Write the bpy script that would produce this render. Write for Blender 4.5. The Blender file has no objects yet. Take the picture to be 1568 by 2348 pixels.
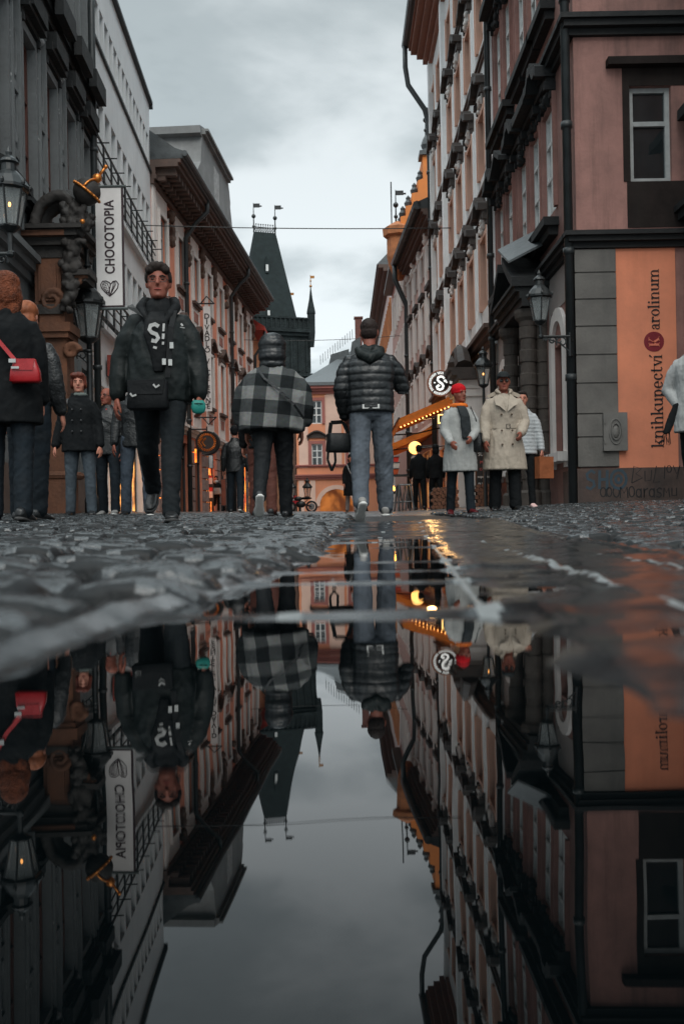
import bpy, bmesh, math, random
import numpy as np
from mathutils import Vector, Matrix, noise
random.seed(7)
R = math.radians
PI = math.pi
scn = bpy.context.scene
COL = scn.collection
# ---------------------------------------------------------------- photograph geometry
FPX, CAMH, ROLL = 2200.0, 0.065, 0.018          # focal length (in px of a 1568x2348 picture), eye height, camera roll
def W(u, v, d):
    """point of the photograph (1568x2348 px) at depth d metres -> world"""
    dx, dv = u - 784, 1196 - v
    return Vector(((dx + ROLL * dv) / FPX * d, d, CAMH + (dv - ROLL * dx) / FPX * d))
# ---------------------------------------------------------------- objects
def V3(*a): return Vector(a)
class MB:
    """collects shapes into one mesh"""
    def __init__(s): s.v = []; s.f = []; s.m = []; s.sm = []; s.cm = 0; s.cs = False
    def add(s, vs, fs):
        o = len(s.v); s.v.extend([tuple(p) for p in vs])
        for f in fs:
            s.f.append(tuple(o + i for i in f)); s.m.append(s.cm); s.sm.append(s.cs)
        return s
    def box(s, x0, x1, y0, y1, z0, z1, M=None):
        p = [V3(x, y, z) for z in (z0, z1) for y in (y0, y1) for x in (x0, x1)]
        if M is not None: p = [M @ q for q in p]
        return s.add(p, [(0, 2, 3, 1), (4, 5, 7, 6), (0, 1, 5, 4), (2, 6, 7, 3), (0, 4, 6, 2), (1, 3, 7, 5)])
    def fbox(s, fr, s0, s1, n0, n1, z0, z1):
        p = [fr.p(a, n, z) for z in (z0, z1) for n in (n0, n1) for a in (s0, s1)]
        return s.add(p, [(0, 2, 3, 1), (4, 5, 7, 6), (0, 1, 5, 4), (2, 6, 7, 3), (0, 4, 6, 2), (1, 3, 7, 5)])
    def prism(s, pa, pb):
        """two outlines with the same number of corners, joined and capped"""
        n = len(pa)
        return s.add(list(pa) + list(pb), [tuple(range(n))[::-1], tuple(range(n, 2 * n))] +
                     [(i, (i + 1) % n, n + (i + 1) % n, n + i) for i in range(n)])
    def fprism(s, fr, poly, n0, n1):
        return s.prism([fr.p(a, n0, z) for a, z in poly], [fr.p(a, n1, z) for a, z in poly])
    def rings(s, rr, cap=True, closed=False):
        n = len(rr[0]); k = len(rr); vs = [p for r in rr for p in r]; fs = []
        for i in range(k if closed else k - 1):
            a, b = i * n, ((i + 1) % k) * n
            for j in range(n): fs.append((a + j, a + (j + 1) % n, b + (j + 1) % n, b + j))
        if cap and not closed:
            fs.append(tuple(range(n))[::-1]); fs.append(tuple(range((k - 1) * n, k * n)))
        return s.add(vs, fs)
    def tube(s, pts, r, n=8, closed=False, flat=1.0):
        pts = [Vector(p) for p in pts]; k = len(pts)
        rs = r if isinstance(r, (list, tuple)) else [r] * k
        up = None; rr = []
        for i in range(k):
            a = pts[i - 1] if (i > 0 or closed) else pts[i]
            b = pts[(i + 1) % k] if (i < k - 1 or closed) else pts[i]
            t = (b - a).normalized() if (b - a).length > 1e-9 else V3(0, 0, 1)
            if up is None: up = V3(0, 0, 1) if abs(t.z) < .95 else V3(1, 0, 0)
            x = t.cross(up)
            if x.length < 1e-6: x = t.orthogonal()
            x.normalize(); y = x.cross(t).normalized(); up = y
            rr.append([pts[i] + x * rs[i] * math.cos(2 * PI * j / n) + y * rs[i] * flat * math.sin(2 * PI * j / n) for j in range(n)])
        return s.rings(rr, closed=closed)
    def lathe(s, prof, c=(0, 0, 0), n=16, M=None):
        c = Vector(c)
        rr = []
        for r, z in prof:
            ring = [V3(r * math.cos(2 * PI * j / n), r * math.sin(2 * PI * j / n), z) for j in range(n)]
            rr.append([(M @ q if M is not None else q) + c for q in ring])
        return s.rings(rr)
    def ball(s, c, rx, ry=None, rz=None, n=10, k=6, M=None):
        ry = rx if ry is None else ry; rz = rx if rz is None else rz
        rr = []
        for i in range(k + 1):
            a = PI * (i + .04 if i == 0 else i - .04 if i == k else i) / k
            ring = [V3(rx * math.sin(a) * math.cos(2 * PI * j / n), ry * math.sin(a) * math.sin(2 * PI * j / n), -rz * math.cos(a)) for j in range(n)]
            rr.append([(M @ q if M is not None else q) + Vector(c) for q in ring])
        return s.rings(rr)
    def build(s, name, mats, parent=None, root=None, smooth=False):
        me = bpy.data.meshes.new(name); me.from_pydata(s.v, [], s.f)
        for m in (mats if isinstance(mats, (list, tuple)) else [mats]): me.materials.append(m)
        me.polygons.foreach_set('material_index', s.m)
        me.polygons.foreach_set('use_smooth', [bool(smooth or q) for q in s.sm])
        me.update()
        return link(name, me, parent)
ROOTINV = {}
def link(name, data, parent=None):
    o = bpy.data.objects.new(name, data); COL.objects.link(o)
    if parent is not None:
        o.parent = parent
        if parent.name in ROOTINV: o.matrix_parent_inverse = ROOTINV[parent.name]
    return o
def tag(o, label=None, cat=None, group=None, kind=None):
    if label: o['label'] = label
    if cat: o['category'] = cat
    if group: o['group'] = group
    if kind: o['kind'] = kind
    return o
def thing(name, label, cat, loc=(0, 0, 0), rz=0.0, group=None, local=False):
    """an Empty at the thing's base; local=False: its parts are given in world coordinates"""
    o = bpy.data.objects.new(name, None); COL.objects.link(o); o.empty_display_size = .3
    o.location = loc; o.rotation_euler = (0, 0, rz)
    if not local: ROOTINV[o.name] = (Matrix.Translation(Vector(loc)) @ Matrix.Rotation(rz, 4, 'Z')).inverted()
    return tag(o, label, cat, group)
def kids(o): return [c for c in bpy.data.objects if c.parent == o]
def dup(o, loc, rz=0.0, label=None, parent=None):
    c = o.copy(); COL.objects.link(c)
    if parent is None:
        c.location = loc; c.rotation_euler = (0, 0, rz)
        if label: c['label'] = label
    else: c.parent = parent
    for ch in kids(o): dup(ch, None, 0, None, c)
    return c
class Fr:
    """a facade: s runs along it, n out of it, z up"""
    def __init__(s, o, d, side):
        s.o = Vector((o[0], o[1], 0)); s.d = Vector((d[0], d[1], 0)).normalized()
        s.n = Vector((s.d.y, -s.d.x, 0)) * side
    def p(s, a, n, z): return s.o + s.d * a + s.n * n + V3(0, 0, z)
    def at_y(s, y): return (y - s.o.y) / s.d.y
def text(name, body, size, M, mat, parent=None, ext=.006, align='CENTER', spacing=1.0, bold=0.0):
    cu = bpy.data.curves.new(name, 'FONT'); cu.body = body; cu.size = size; cu.extrude = ext
    cu.align_x = align; cu.align_y = 'CENTER'; cu.space_character = spacing; cu.offset = bold
    cu.materials.append(mat)
    o = bpy.data.objects.new('tmp', cu); COL.objects.link(o)
    me = bpy.data.meshes.new_from_object(o.evaluated_get(bpy.context.evaluated_depsgraph_get())); me.name = name
    bpy.data.objects.remove(o); bpy.data.curves.remove(cu); me.transform(M)
    if not me.materials: me.materials.append(mat)
    return link(name, me, parent)
def facing(p, rz=0.0, roll=0.0):
    """matrix of a text that faces the camera side (-y), turned by rz about z and rolled in its own plane"""
    return Matrix.Translation(Vector(p)) @ Matrix.Rotation(rz, 4, 'Z') @ Matrix.Rotation(PI / 2, 4, 'X') @ Matrix.Rotation(roll, 4, 'Z')
# ---------------------------------------------------------------- materials
MATS = {}
def _new(name):
    m = bpy.data.materials.new(name); m.use_nodes = True
    nt = m.node_tree; b = nt.nodes['Principled BSDF']
    return m, nt, b
def mat(name, c, rough=.7, var=.25, scale=3.0, bump=.15, bscale=None, metal=0.0, spec=.5, streak=0.0, streak_c=(.02, .02, .02), bdist=.01, rvar=0.15, coat=0.0):
    if name in MATS: return MATS[name]
    m, nt, b = _new(name); N = nt.nodes.new; L = nt.links.new
    tc = N('ShaderNodeTexCoord')
    n1 = N('ShaderNodeTexNoise'); n1.inputs['Scale'].default_value = scale; n1.inputs['Detail'].default_value = 8; n1.inputs['Roughness'].default_value = .65
    L(tc.outputs['Object'], n1.inputs['Vector'])
    mr = N('ShaderNodeMapRange'); mr.inputs[1].default_value = .3; mr.inputs[2].default_value = .7
    mr.inputs[3].default_value = 1 - var; mr.inputs[4].default_value = 1 + var
    L(n1.outputs['Fac'], mr.inputs[0])
    mx = N('ShaderNodeVectorMath'); mx.operation = 'SCALE'; mx.inputs[0].default_value = c[:3]
    L(mr.outputs[0], mx.inputs['Scale'])
    out = mx.outputs[0]
    if streak > 0:
        mp = N('ShaderNodeMapping'); mp.inputs['Scale'].default_value = (2.2, 2.2, .22)
        L(tc.outputs['Object'], mp.inputs[0])
        n2 = N('ShaderNodeTexNoise'); n2.inputs['Scale'].default_value = 1.6; n2.inputs['Detail'].default_value = 9; n2.inputs['Roughness'].default_value = .7
        L(mp.outputs[0], n2.inputs['Vector'])
        m2 = N('ShaderNodeMapRange'); m2.inputs[1].default_value = .5; m2.inputs[2].default_value = .78; m2.inputs[3].default_value = 0; m2.inputs[4].default_value = streak
        L(n2.outputs['Fac'], m2.inputs[0])
        mix = N('ShaderNodeMix'); mix.data_type = 'RGBA'
        L(m2.outputs[0], mix.inputs[0]); L(out, mix.inputs[6]); mix.inputs[7].default_value = (*streak_c, 1)
        out = mix.outputs[2]
    L(out, b.inputs['Base Color'])
    b.inputs['Metallic'].default_value = metal
    b.inputs['Specular IOR Level'].default_value = spec
    b.inputs['Coat Weight'].default_value = coat
    if rvar > 0:
        m3 = N('ShaderNodeMapRange'); m3.inputs[1].default_value = .3; m3.inputs[2].default_value = .7
        m3.inputs[3].default_value = max(.02, rough - rvar); m3.inputs[4].default_value = min(1, rough + rvar)
        L(n1.outputs['Fac'], m3.inputs[0]); L(m3.outputs[0], b.inputs['Roughness'])
    else: b.inputs['Roughness'].default_value = rough
    if bump > 0:
        n3 = N('ShaderNodeTexNoise'); n3.inputs['Scale'].default_value = bscale or scale * 8; n3.inputs['Detail'].default_value = 6
        L(tc.outputs['Object'], n3.inputs['Vector'])
        bp = N('ShaderNodeBump'); bp.inputs['Strength'].default_value = bump; bp.inputs['Distance'].default_value = bdist
        L(n3.outputs['Fac'], bp.inputs['Height']); L(bp.outputs[0], b.inputs['Normal'])
    MATS[name] = m
    return m
def emit(name, c, s, var=0.0, scale=4.0, c2=None):
    if name in MATS: return MATS[name]
    m, nt, b = _new(name); N = nt.nodes.new; L = nt.links.new
    b.inputs['Base Color'].default_value = (*c, 1); b.inputs['Roughness'].default_value = .4
    b.inputs['Emission Strength'].default_value = s
    if c2 is not None:
        tc = N('ShaderNodeTexCoord'); n1 = N('ShaderNodeTexNoise'); n1.inputs['Scale'].default_value = scale; n1.inputs['Detail'].default_value = 5
        L(tc.outputs['Object'], n1.inputs['Vector'])
        rp = N('ShaderNodeValToRGB'); rp.color_ramp.elements[0].position = .38; rp.color_ramp.elements[1].position = .66
        rp.color_ramp.elements[0].color = (*c2, 1); rp.color_ramp.elements[1].color = (*c, 1)
        L(n1.outputs['Fac'], rp.inputs[0]); L(rp.outputs[0], b.inputs['Emission Color'])
    else: b.inputs['Emission Color'].default_value = (*c, 1)
    MATS[name] = m
    return m
def glass(name, c=(.015, .02, .022), rough=.04, wob=.25):
    m = mat(name, c, rough, .5, 1.2, wob, 1.6, spec=.9, rvar=.02, bdist=.02)
    return m
def clear(name, c=(.8, .85, .86), a=.3):
    if name in MATS: return MATS[name]
    m, nt, b = _new(name); b.inputs['Base Color'].default_value = (*c, 1); b.inputs['Roughness'].default_value = .08
    b.inputs['Alpha'].default_value = a; b.inputs['Specular IOR Level'].default_value = .8
    MATS[name] = m
    return m
# ================================================================ camera, sky, sun
cam = bpy.data.cameras.new('camera'); cam_o = bpy.data.objects.new('camera', cam); COL.objects.link(cam_o)
cam.sensor_fit = 'VERTICAL'; cam.sensor_height = 36.0; cam.sensor_width = 24.0
cam.lens = 36.0 * FPX / 2348; cam.shift_y = 22.0 / 2348; cam.shift_x = 0
cam.clip_start = .02; cam.clip_end = 3000
_up = V3(ROLL, 0, 1).normalized(); _rt = V3(1, 0, -ROLL).normalized(); _bk = V3(0, -1, 0)
_m = Matrix((_rt, _up, _bk)).transposed().to_4x4(); _m.translation = (0, 0, CAMH)
cam_o.matrix_world = _m
cam.dof.use_dof = True; cam.dof.focus_distance = 9.0; cam.dof.aperture_fstop = 7.0
scn.camera = cam_o
scn.view_settings.view_transform = 'Standard'; scn.view_settings.look = 'None'; scn.view_settings.gamma = 1
scn.view_settings.exposure = EXPOSURE = 0.72
HIGH_SKY_BOOST = 1.45
SUN_EL, SUN_AZ = R(52), R(170)
wd = bpy.data.worlds.new('World'); scn.world = wd; wd.use_nodes = True
nt = wd.node_tree; nt.nodes.clear(); N = nt.nodes.new; L = nt.links.new
sky = N('ShaderNodeTexSky'); sky.sky_type = 'NISHITA'; sky.sun_disc = False; sky.sun_elevation = SUN_EL; sky.sun_rotation = SUN_AZ
bgs = N('ShaderNodeBackground'); bgs.inputs[1].default_value = .05; L(sky.outputs[0], bgs.inputs[0])
tc = N('ShaderNodeTexCoord')
sep = N('ShaderNodeSeparateXYZ'); L(tc.outputs['Generated'], sep.inputs[0])
zz = N('ShaderNodeMath'); zz.operation = 'ABSOLUTE'; L(sep.outputs[2], zz.inputs[0])
za = N('ShaderNodeMath'); za.operation = 'ADD'; za.inputs[1].default_value = .16; L(zz.outputs[0], za.inputs[0])
dv = N('ShaderNodeVectorMath'); dv.operation = 'DIVIDE'
cb = N('ShaderNodeCombineXYZ'); L(za.outputs[0], cb.inputs[0]); L(za.outputs[0], cb.inputs[1]); cb.inputs[2].default_value = 1
L(tc.outputs['Generated'], dv.inputs[0]); L(cb.outputs[0], dv.inputs[1])
def cloud(scale, detail, off, dist=.6):
    mp = N('ShaderNodeMapping'); mp.inputs['Location'].default_value = off; mp.inputs['Rotation'].default_value = (0, 0, .5); mp.inputs['Scale'].default_value = (1, 1, .3)
    L(dv.outputs[0], mp.inputs[0])
    n = N('ShaderNodeTexNoise'); n.inputs['Scale'].default_value = scale; n.inputs['Detail'].default_value = detail; n.inputs['Roughness'].default_value = .52; n.inputs['Distortion'].default_value = dist
    L(mp.outputs[0], n.inputs['Vector'])
    return n.outputs['Fac']
c1, c2 = cloud(.85, 6, (3.1, 1.7, 0), .4), cloud(2.4, 7, (7.0, 2.0, 0), .2)
ad = N('ShaderNodeMath'); ad.operation = 'MULTIPLY_ADD'; ad.inputs[1].default_value = .5; L(c2, ad.inputs[0]); L(c1, ad.inputs[2])
rp = N('ShaderNodeValToRGB'); cr = rp.color_ramp; cr.interpolation = 'EASE'
cr.elements[0].position = .60; cr.elements[0].color = (.20, .245, .262, 1)
cr.elements[1].position = .92; cr.elements[1].color = (.72, .78, .80, 1)
e = cr.elements.new(.73); e.color = (.43, .49, .51, 1)
L(ad.outputs[0], rp.inputs[0])
# clouds brighter low over the street end than at the top of the view
gr = N('ShaderNodeMapRange'); gr.inputs[1].default_value = .10; gr.inputs[2].default_value = .48; gr.inputs[3].default_value = .86; gr.inputs[4].default_value = .66
L(zz.outputs[0], gr.inputs[0])
g2 = N('ShaderNodeMapRange'); g2.inputs[1].default_value = .49; g2.inputs[2].default_value = .68; g2.inputs[3].default_value = 0; g2.inputs[4].default_value = HIGH_SKY_BOOST  # sky above the view brightened further, added to light the facades
L(zz.outputs[0], g2.inputs[0])
gs = N('ShaderNodeMath'); gs.operation = 'ADD'; L(gr.outputs[0], gs.inputs[0]); L(g2.outputs[0], gs.inputs[1])
ml = N('ShaderNodeVectorMath'); ml.operation = 'SCALE'; L(rp.outputs[0], ml.inputs[0]); L(gs.outputs[0], ml.inputs['Scale'])
bgc = N('ShaderNodeBackground'); bgc.inputs[1].default_value = 1.0; L(ml.outputs[0], bgc.inputs[0])
mxs = N('ShaderNodeMixShader'); mxs.inputs[0].default_value = .93; L(bgs.outputs[0], mxs.inputs[1]); L(bgc.outputs[0], mxs.inputs[2])
wo = N('ShaderNodeOutputWorld'); L(mxs.outputs[0], wo.inputs[0])
sun = bpy.data.lights.new('sun', 'SUN'); sun.energy = 1.2; sun.angle = R(50); sun.color = (1, .95, .88)
sun_o = bpy.data.objects.new('sun', sun); COL.objects.link(sun_o)
_d = V3(math.sin(SUN_AZ) * math.cos(SUN_EL), math.cos(SUN_AZ) * math.cos(SUN_EL), math.sin(SUN_EL))
sun_o.rotation_euler = (-_d).to_track_quat('-Z', 'Y').to_euler(); sun_o.location = _d * 60
# ================================================================ ground
def xE(y): return np.interp(y, [-1, .1, .3, .433, .635, 1.09, 2.2, 4.2, 6, 9], [-.6, -.30, -.19, -.154, -.143, -.092, -.05, -.02, .05, .1])
def xR(y): return .33 + .115 * np.minimum(y, 9)
def zg(x, y):
    x = np.asarray(x, float); y = np.asarray(y, float)
    base = np.interp(y, [-9, -1, 0, 3.0, 4.2, 6.5, 8.6, 12, 19, 25, 45, 90, 150, 500], [.03, 0, 0, 0, .008, .046, .076, .128, .225, .3, .53, .84, 1.0, 1.2])
    dl = xE(y) - x
    left = np.where(dl > 0, np.minimum(dl * .5, .017) + .017 * np.clip(dl - .06, 0, 6), 0)
    dr = x - xR(y)
    right = np.where(dr > 0, np.minimum(dr * .05, .12), 0)
    slab = np.where((dl <= 0) & (dr <= 0) & (y < 4.2), -.004 * np.minimum(1, np.minimum(-dl, .04) / .04), 0)
    return base + left + right + slab
def Z(x, y): return float(zg(x, y))
def grid_obj(name, xs, ys, zf, mats, mi=None, smooth=True):
    X, Y = np.meshgrid(xs, ys); Zz = zf(X, Y); nx, ny = len(xs), len(ys)
    vs = np.stack([X, Y, Zz], -1).reshape(-1, 3)
    i = np.arange(nx * ny).reshape(ny, nx)
    fs = np.stack([i[:-1, :-1], i[:-1, 1:], i[1:, 1:], i[1:, :-1]], -1).reshape(-1, 4)
    me = bpy.data.meshes.new(name); me.from_pydata(vs.tolist(), [], fs.tolist())
    for m in mats: me.materials.append(m)
    if mi is not None:
        c = vs[fs].mean(1); me.polygons.foreach_set('material_index', mi(c[:, 0], c[:, 1], c[:, 2]).astype(int).tolist())
    me.polygons.foreach_set('use_smooth', [smooth] * len(fs)); me.update()
    return link(name, me)
m_joint = mat('wet dark street sand', (.010, .0115, .0125), .55, .5, 8, .5, 60, bdist=.006, spec=.25)
m_cobble = mat('wet granite cobble', (.024, .028, .030), .20, .8, 24, 1.0, 75, spec=.95, bdist=.0065, rvar=.17)
m_slab = mat('wet gutter slab', (.012, .0145, .016), .19, .6, 12, .35, 45, spec=.34, bdist=.003, rvar=.15)
m_mortar = mat('pale joint mortar', (.15, .16, .16), .45, .4, 14, .5, 80, bdist=.004)
def pave_far(name):
    """street beyond the modelled stones: the same cobbles as bump and tone"""
    m, nt, b = _new(name); N = nt.nodes.new; L = nt.links.new
    tc = N('ShaderNodeTexCoord'); vo = N('ShaderNodeTexVoronoi'); vo.inputs['Scale'].default_value = 8.5; vo.inputs['Randomness'].default_value = .55
    L(tc.outputs['Object'], vo.inputs['Vector'])
    ns = N('ShaderNodeTexNoise'); ns.inputs['Scale'].default_value = 2.0; ns.inputs['Detail'].default_value = 7; L(tc.outputs['Object'], ns.inputs['Vector'])
    r1 = N('ShaderNodeMapRange'); r1.inputs[1].default_value = .3; r1.inputs[2].default_value = .7; r1.inputs[3].default_value = .05; r1.inputs[4].default_value = .1; L(ns.outputs['Fac'], r1.inputs[0])
    cc = N('ShaderNodeCombineColor'); [L(r1.outputs[0], cc.inputs[i]) for i in range(3)]; L(cc.outputs[0], b.inputs['Base Color'])
    r2 = N('ShaderNodeMapRange'); r2.inputs[1].default_value = .35; r2.inputs[2].default_value = .65; r2.inputs[3].default_value = .18; r2.inputs[4].default_value = .55; L(ns.outputs['Fac'], r2.inputs[0]); L(r2.outputs[0], b.inputs['Roughness'])
    bp = N('ShaderNodeBump'); bp.invert = True; bp.inputs['Strength'].default_value = .8; bp.inputs['Distance'].default_value = .02; L(vo.outputs['Distance'], bp.inputs['Height']); L(bp.outputs[0], b.inputs['Normal'])
    return m
m_far = pave_far('distant wet cobbles')
YC = 15.0
ys = np.concatenate([np.arange(-4, 0, .5), np.arange(0, 6, .1), np.arange(6, YC, .5), np.arange(YC, 60, 1.5), np.arange(60, 200, 10), [250, 400, 800, 1500]])
xs = np.concatenate([[-900, -300, -80, -30], np.arange(-12, -2, .5), np.arange(-2, 2, .05), np.arange(2, 12, .5), [30, 80, 300, 900]])
street = grid_obj('street', xs, ys, lambda X, Y: zg(X, Y) - .026 * (Y < YC - .1) - .002, [m_joint, m_far], lambda x, y, z: (y > YC - .3) * 1)
tag(street, 'wet paved street running between the houses', 'street', kind='structure')
# ---- cobbles, stone by stone, in one paving mesh
def cobbles():
    rng = np.random.default_rng(3); V = []; Fc = []; MI = []; off = 0
    sx, sy = .105, .088
    k = 7
    t = np.array([-1, -.80, -.4, 0, .4, .80, 1]); TX, TY = np.meshgrid(t, t)
    dome = 1 - .5 * (np.abs(TX) ** 7 + np.abs(TY) ** 6)
    idx = np.arange(k * k).reshape(k, k)
    top = np.stack([idx[:-1, :-1], idx[:-1, 1:], idx[1:, 1:], idx[1:, :-1]], -1).reshape(-1, 4)
    ring = np.concatenate([idx[0, :], idx[1:, -1], idx[-1, -2::-1], idx[-2:0:-1, 0]])
    rr_ = np.add.outer(np.arange(k - 1), np.zeros(k - 1)); cc_ = rr_.T; edge = ((rr_ == 0) | (rr_ == k - 2) | (cc_ == 0) | (cc_ == k - 2)).reshape(-1)
    nr = len(ring); sk = k * k + np.arange(nr)
    side = np.stack([ring, np.roll(ring, -1), np.roll(sk, -1), sk], -1)[:, ::-1]
    y = .16; row = 0
    while y < YC:
        lim = .48 * y + 1.1
        x = -lim - rng.random() * sx
        while x < lim:
            w = sx * (.8 + .5 * rng.random()); cx = x + w / 2 + .012; cy = y + rng.normal(0, .007) + .03 * math.sin(x * .9)
            x += w + .014
            if xE(cy) - .022 + .015 * math.sin(cy * 23) < cx < xR(cy) + .05: continue
            if cx > 3.7 and cy > 14.7: continue
            hx, hy = w / 2 * (.92 + .1 * rng.random()), sy / 2 * (.86 + .08 * rng.random())
            ang = rng.normal(0, .06)
            PX, PY = TX * hx * (1 - .10 * TY ** 2), TY * hy * (1 - .10 * TX ** 2)
            GX, GY = cx + PX * math.cos(ang) - PY * math.sin(ang), cy + PX * math.sin(ang) + PY * math.cos(ang)
            tilt = rng.normal(0, .05, 2) * (1, 1.7)
            hh = rng.normal(0, .0055)
            near = max(0, 1 - (xE(cy) - cx) / .25) if cx < 0 else 0
            GZ = zg(GX, GY) + hh * (1 - .6 * near) - .020 + .025 * dome + tilt[0] * PX + tilt[1] * PY + rng.normal(0, .0011, TX.shape)
            P = np.stack([GX, GY, GZ], -1).reshape(-1, 3)
            S = P[ring].copy(); S[:, 2] -= .025
            V.append(P); V.append(S); Fc.append(np.concatenate([top, side]) + off); MI.append(np.concatenate([np.where(edge & (rng.random(len(edge)) < .75), 1, 0), np.ones(len(side))])); off += k * k + nr
        y += sy * (1.05 + .1 * rng.random()); row += 1
    V = np.concatenate(V); Fc = np.concatenate(Fc)
    me = bpy.data.meshes.new('cobblestone_paving'); me.from_pydata(V.tolist(), [], Fc.tolist()); me.materials.append(m_cobble); me.materials.append(m_joint); me.polygons.foreach_set('material_index', np.concatenate(MI).astype(int).tolist())
    me.polygons.foreach_set('use_smooth', [True] * len(Fc)); me.update()
    return tag(link('cobblestone_paving', me), 'wet grey cobblestones beside the long puddle', 'paving', kind='structure')
cobbles()
# ---- gutter slabs, partly under the puddle
def fbm(X, Y, s, seed, octv=3):
    rng = np.random.default_rng(seed); out = 0; a = 1
    for o in range(octv):
        for q in range(4):
            th = rng.random() * 2 * PI; f = s * 2 ** o * (.7 + .6 * rng.random()); ph = rng.random() * 2 * PI
            out = out + a * np.sin((X * math.cos(th) + Y * math.sin(th)) * f + ph) / 4
        a *= .55
    return out
JX = [(-.075, .06), (.05, .073), (.175, .08), (.30, .086), (.42, .092)]
CY = [(.665, .034, 1.0), (.27, .006, .0), (.83, .009, .45), (1.0, .012, .9), (1.22, .012, .7), (1.5, .014, .8), (1.85, .016, .75), (2.3, .018, .9), (2.9, .02, .9), (3.6, .025, 1), (4.4, .03, 1), (5.3, .03, 1), (6.3, .03, 1)]
def slabz(X, Y, part=False):
    z = zg(X, Y) + .0015 * fbm(X, Y, 9, 1) + .0007 * fbm(X, Y, 60, 2)
    rightish = np.clip((X - (.035 + .073 * Y)) / .05, 0, 1)
    z = z - .035 * np.clip((xE(Y) - .022 - X) / .02, 0, 1) - .045 * np.clip((X - xR(Y) - .03) / .03, 0, 1) + .0062 * rightish * np.clip((Y - .25) / .14, 0, 1) + .0034 * rightish * fbm(X, Y, 22, 9)
    br = fbm(X, Y, 5.5, 5)
    ridge = 0
    for i, (a, b) in enumerate(JX):
        d = np.abs(X - (a + b * Y) - .0025 * fbm(X, Y, 7, 20 + i, 2)); w = .0042 + .0012 * np.sin(Y * 9 + i)
        amp = np.clip(.35 + br * .9 + (.45 if i == 1 else .2 if i == 2 else -.25), 0, 1) * np.clip((Y - .5) / .15, 0.0, 1) * np.clip(1 - (Y - 2.2) / 2.5, .12, 1)
        ridge = np.maximum(ridge, amp * .0055 * np.exp(-(d / w) ** 2))
    for j, (yc, w, h) in enumerate(CY):
        d = np.abs(Y - yc - .02 * X - .008 * fbm(X, Y, 6, 50 + j, 2))
        lf = 1 - np.clip((X - (.06 + .073 * Y)) / .05, 0, 1) * .75
        ridge = np.maximum(ridge, h * lf * np.clip(.75 + .5 * fbm(X, Y, 14, 70 + j), 0.1, 1) * (.0075 if j else .0085) * np.exp(-(d / w) ** 2))
    return ridge if part else z + ridge
SL = []
def slab_mi(x, y, z):
    g = np.zeros(len(x))
    for i, (a, b) in enumerate(JX): g = np.where(np.abs(x - (a + b * y)) < .0075, 1, g)
    return np.where(slabz(x, y, True) > .0016, g, 0)
def slab_piece(x0, x1, y0, y1, sx_, sy_):
    return grid_obj('gutter_slabs', np.arange(x0, x1, sx_), np.arange(y0, y1 + sy_ * .5, sy_), slabz, [m_slab, m_mortar], slab_mi)
tag(slab_piece(-.36, .62, .05, 1.3, .0042, .006), 'wet smooth gutter slabs under the near puddle', 'paving', kind='structure')
tag(slab_piece(-.20, 1.35, 1.3, 7.6, .009, .02), 'wet smooth gutter slabs running up the street', 'paving', kind='structure')
# ---- the puddle
def water():
    m, nt, b = _new('still puddle water'); N = nt.nodes.new; L = nt.links.new
    b.inputs['Base Color'].default_value = (.0008, .0016, .0019, 1); b.inputs['Roughness'].default_value = .012
    b.inputs['IOR'].default_value = 1.52
    tc = N('ShaderNodeTexCoord'); n = N('ShaderNodeTexNoise'); n.inputs['Scale'].default_value = 9; n.inputs['Detail'].default_value = 2; L(tc.outputs['Object'], n.inputs['Vector'])
    bp = N('ShaderNodeBump'); bp.inputs['Strength'].default_value = .05; bp.inputs['Distance'].default_value = .006; L(n.outputs['Fac'], bp.inputs['Height']); L(bp.outputs[0], b.inputs['Normal'])
    return m
pud = MB(); pud.add([(-1.6, -.5, 0), (1.2, -.5, 0), (1.2, 4.2, 0), (-.6, 4.2, 0)], [(0, 1, 2, 3)])
tag(pud.build('puddle', water()), 'long still puddle mirroring the street', 'puddle', kind='structure')
# ================================================================ people
def smat(name, c, **k):
    k.setdefault('rough', .75); k.setdefault('var', .18); k.setdefault('scale', 9); k.setdefault('bump', .42); k.setdefault('bscale', 11); k.setdefault('bdist', .022); k.setdefault('spec', .2)
    return mat(name, c, **k)
m_skin = smat('weathered skin', (.23, .072, .046), rough=.55, bscale=220, bump=.1, bdist=.002, spec=.35)
m_skin2 = smat('light skin', (.42, .175, .12), rough=.55, bscale=220, bump=.1, bdist=.002, spec=.35)
m_lip = smat('lips', (.28, .06, .05), rough=.45); m_eye = smat('eye', (.03, .022, .018), rough=.25, spec=.5, bump=.05); m_brow = smat('dark brow hair', (.02, .014, .012))
m_black = smat('black wool cloth', (.004, .0052, .0062), rough=.85)
m_blk2 = smat('black leather', (.005, .0065, .0075), rough=.42, spec=.55, bump=.4, bscale=60)
m_shoe = smat('black shoe leather', (.012, .013, .014), rough=.35, spec=.5); m_sole = smat('rubber sole', (.05, .05, .05), rough=.7); m_wsole = smat('white rubber sole', (.55, .55, .53), rough=.6)
m_jean = smat('dark blue jeans', (.008, .0125, .017), rough=.8, var=.45, scale=6); m_jean2 = smat('washed grey jeans', (.075, .088, .105), rough=.8, var=.45, scale=5)
def loft(mb, rr, n=16, sup=2.0):
    """rr = [(centre, x axis, y axis, rx, ry)]"""
    out = []
    for c, X, Y, rx, ry in rr:
        ring = []
        for j in range(n):
            a = 2 * PI * j / n; ca_, sa_ = math.cos(a), math.sin(a)
            ring.append(c + X * rx * math.copysign(abs(ca_) ** (2 / sup), ca_) + Y * ry * math.copysign(abs(sa_) ** (2 / sup), sa_))
        out.append(ring)
    mb.rings(out)
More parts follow.
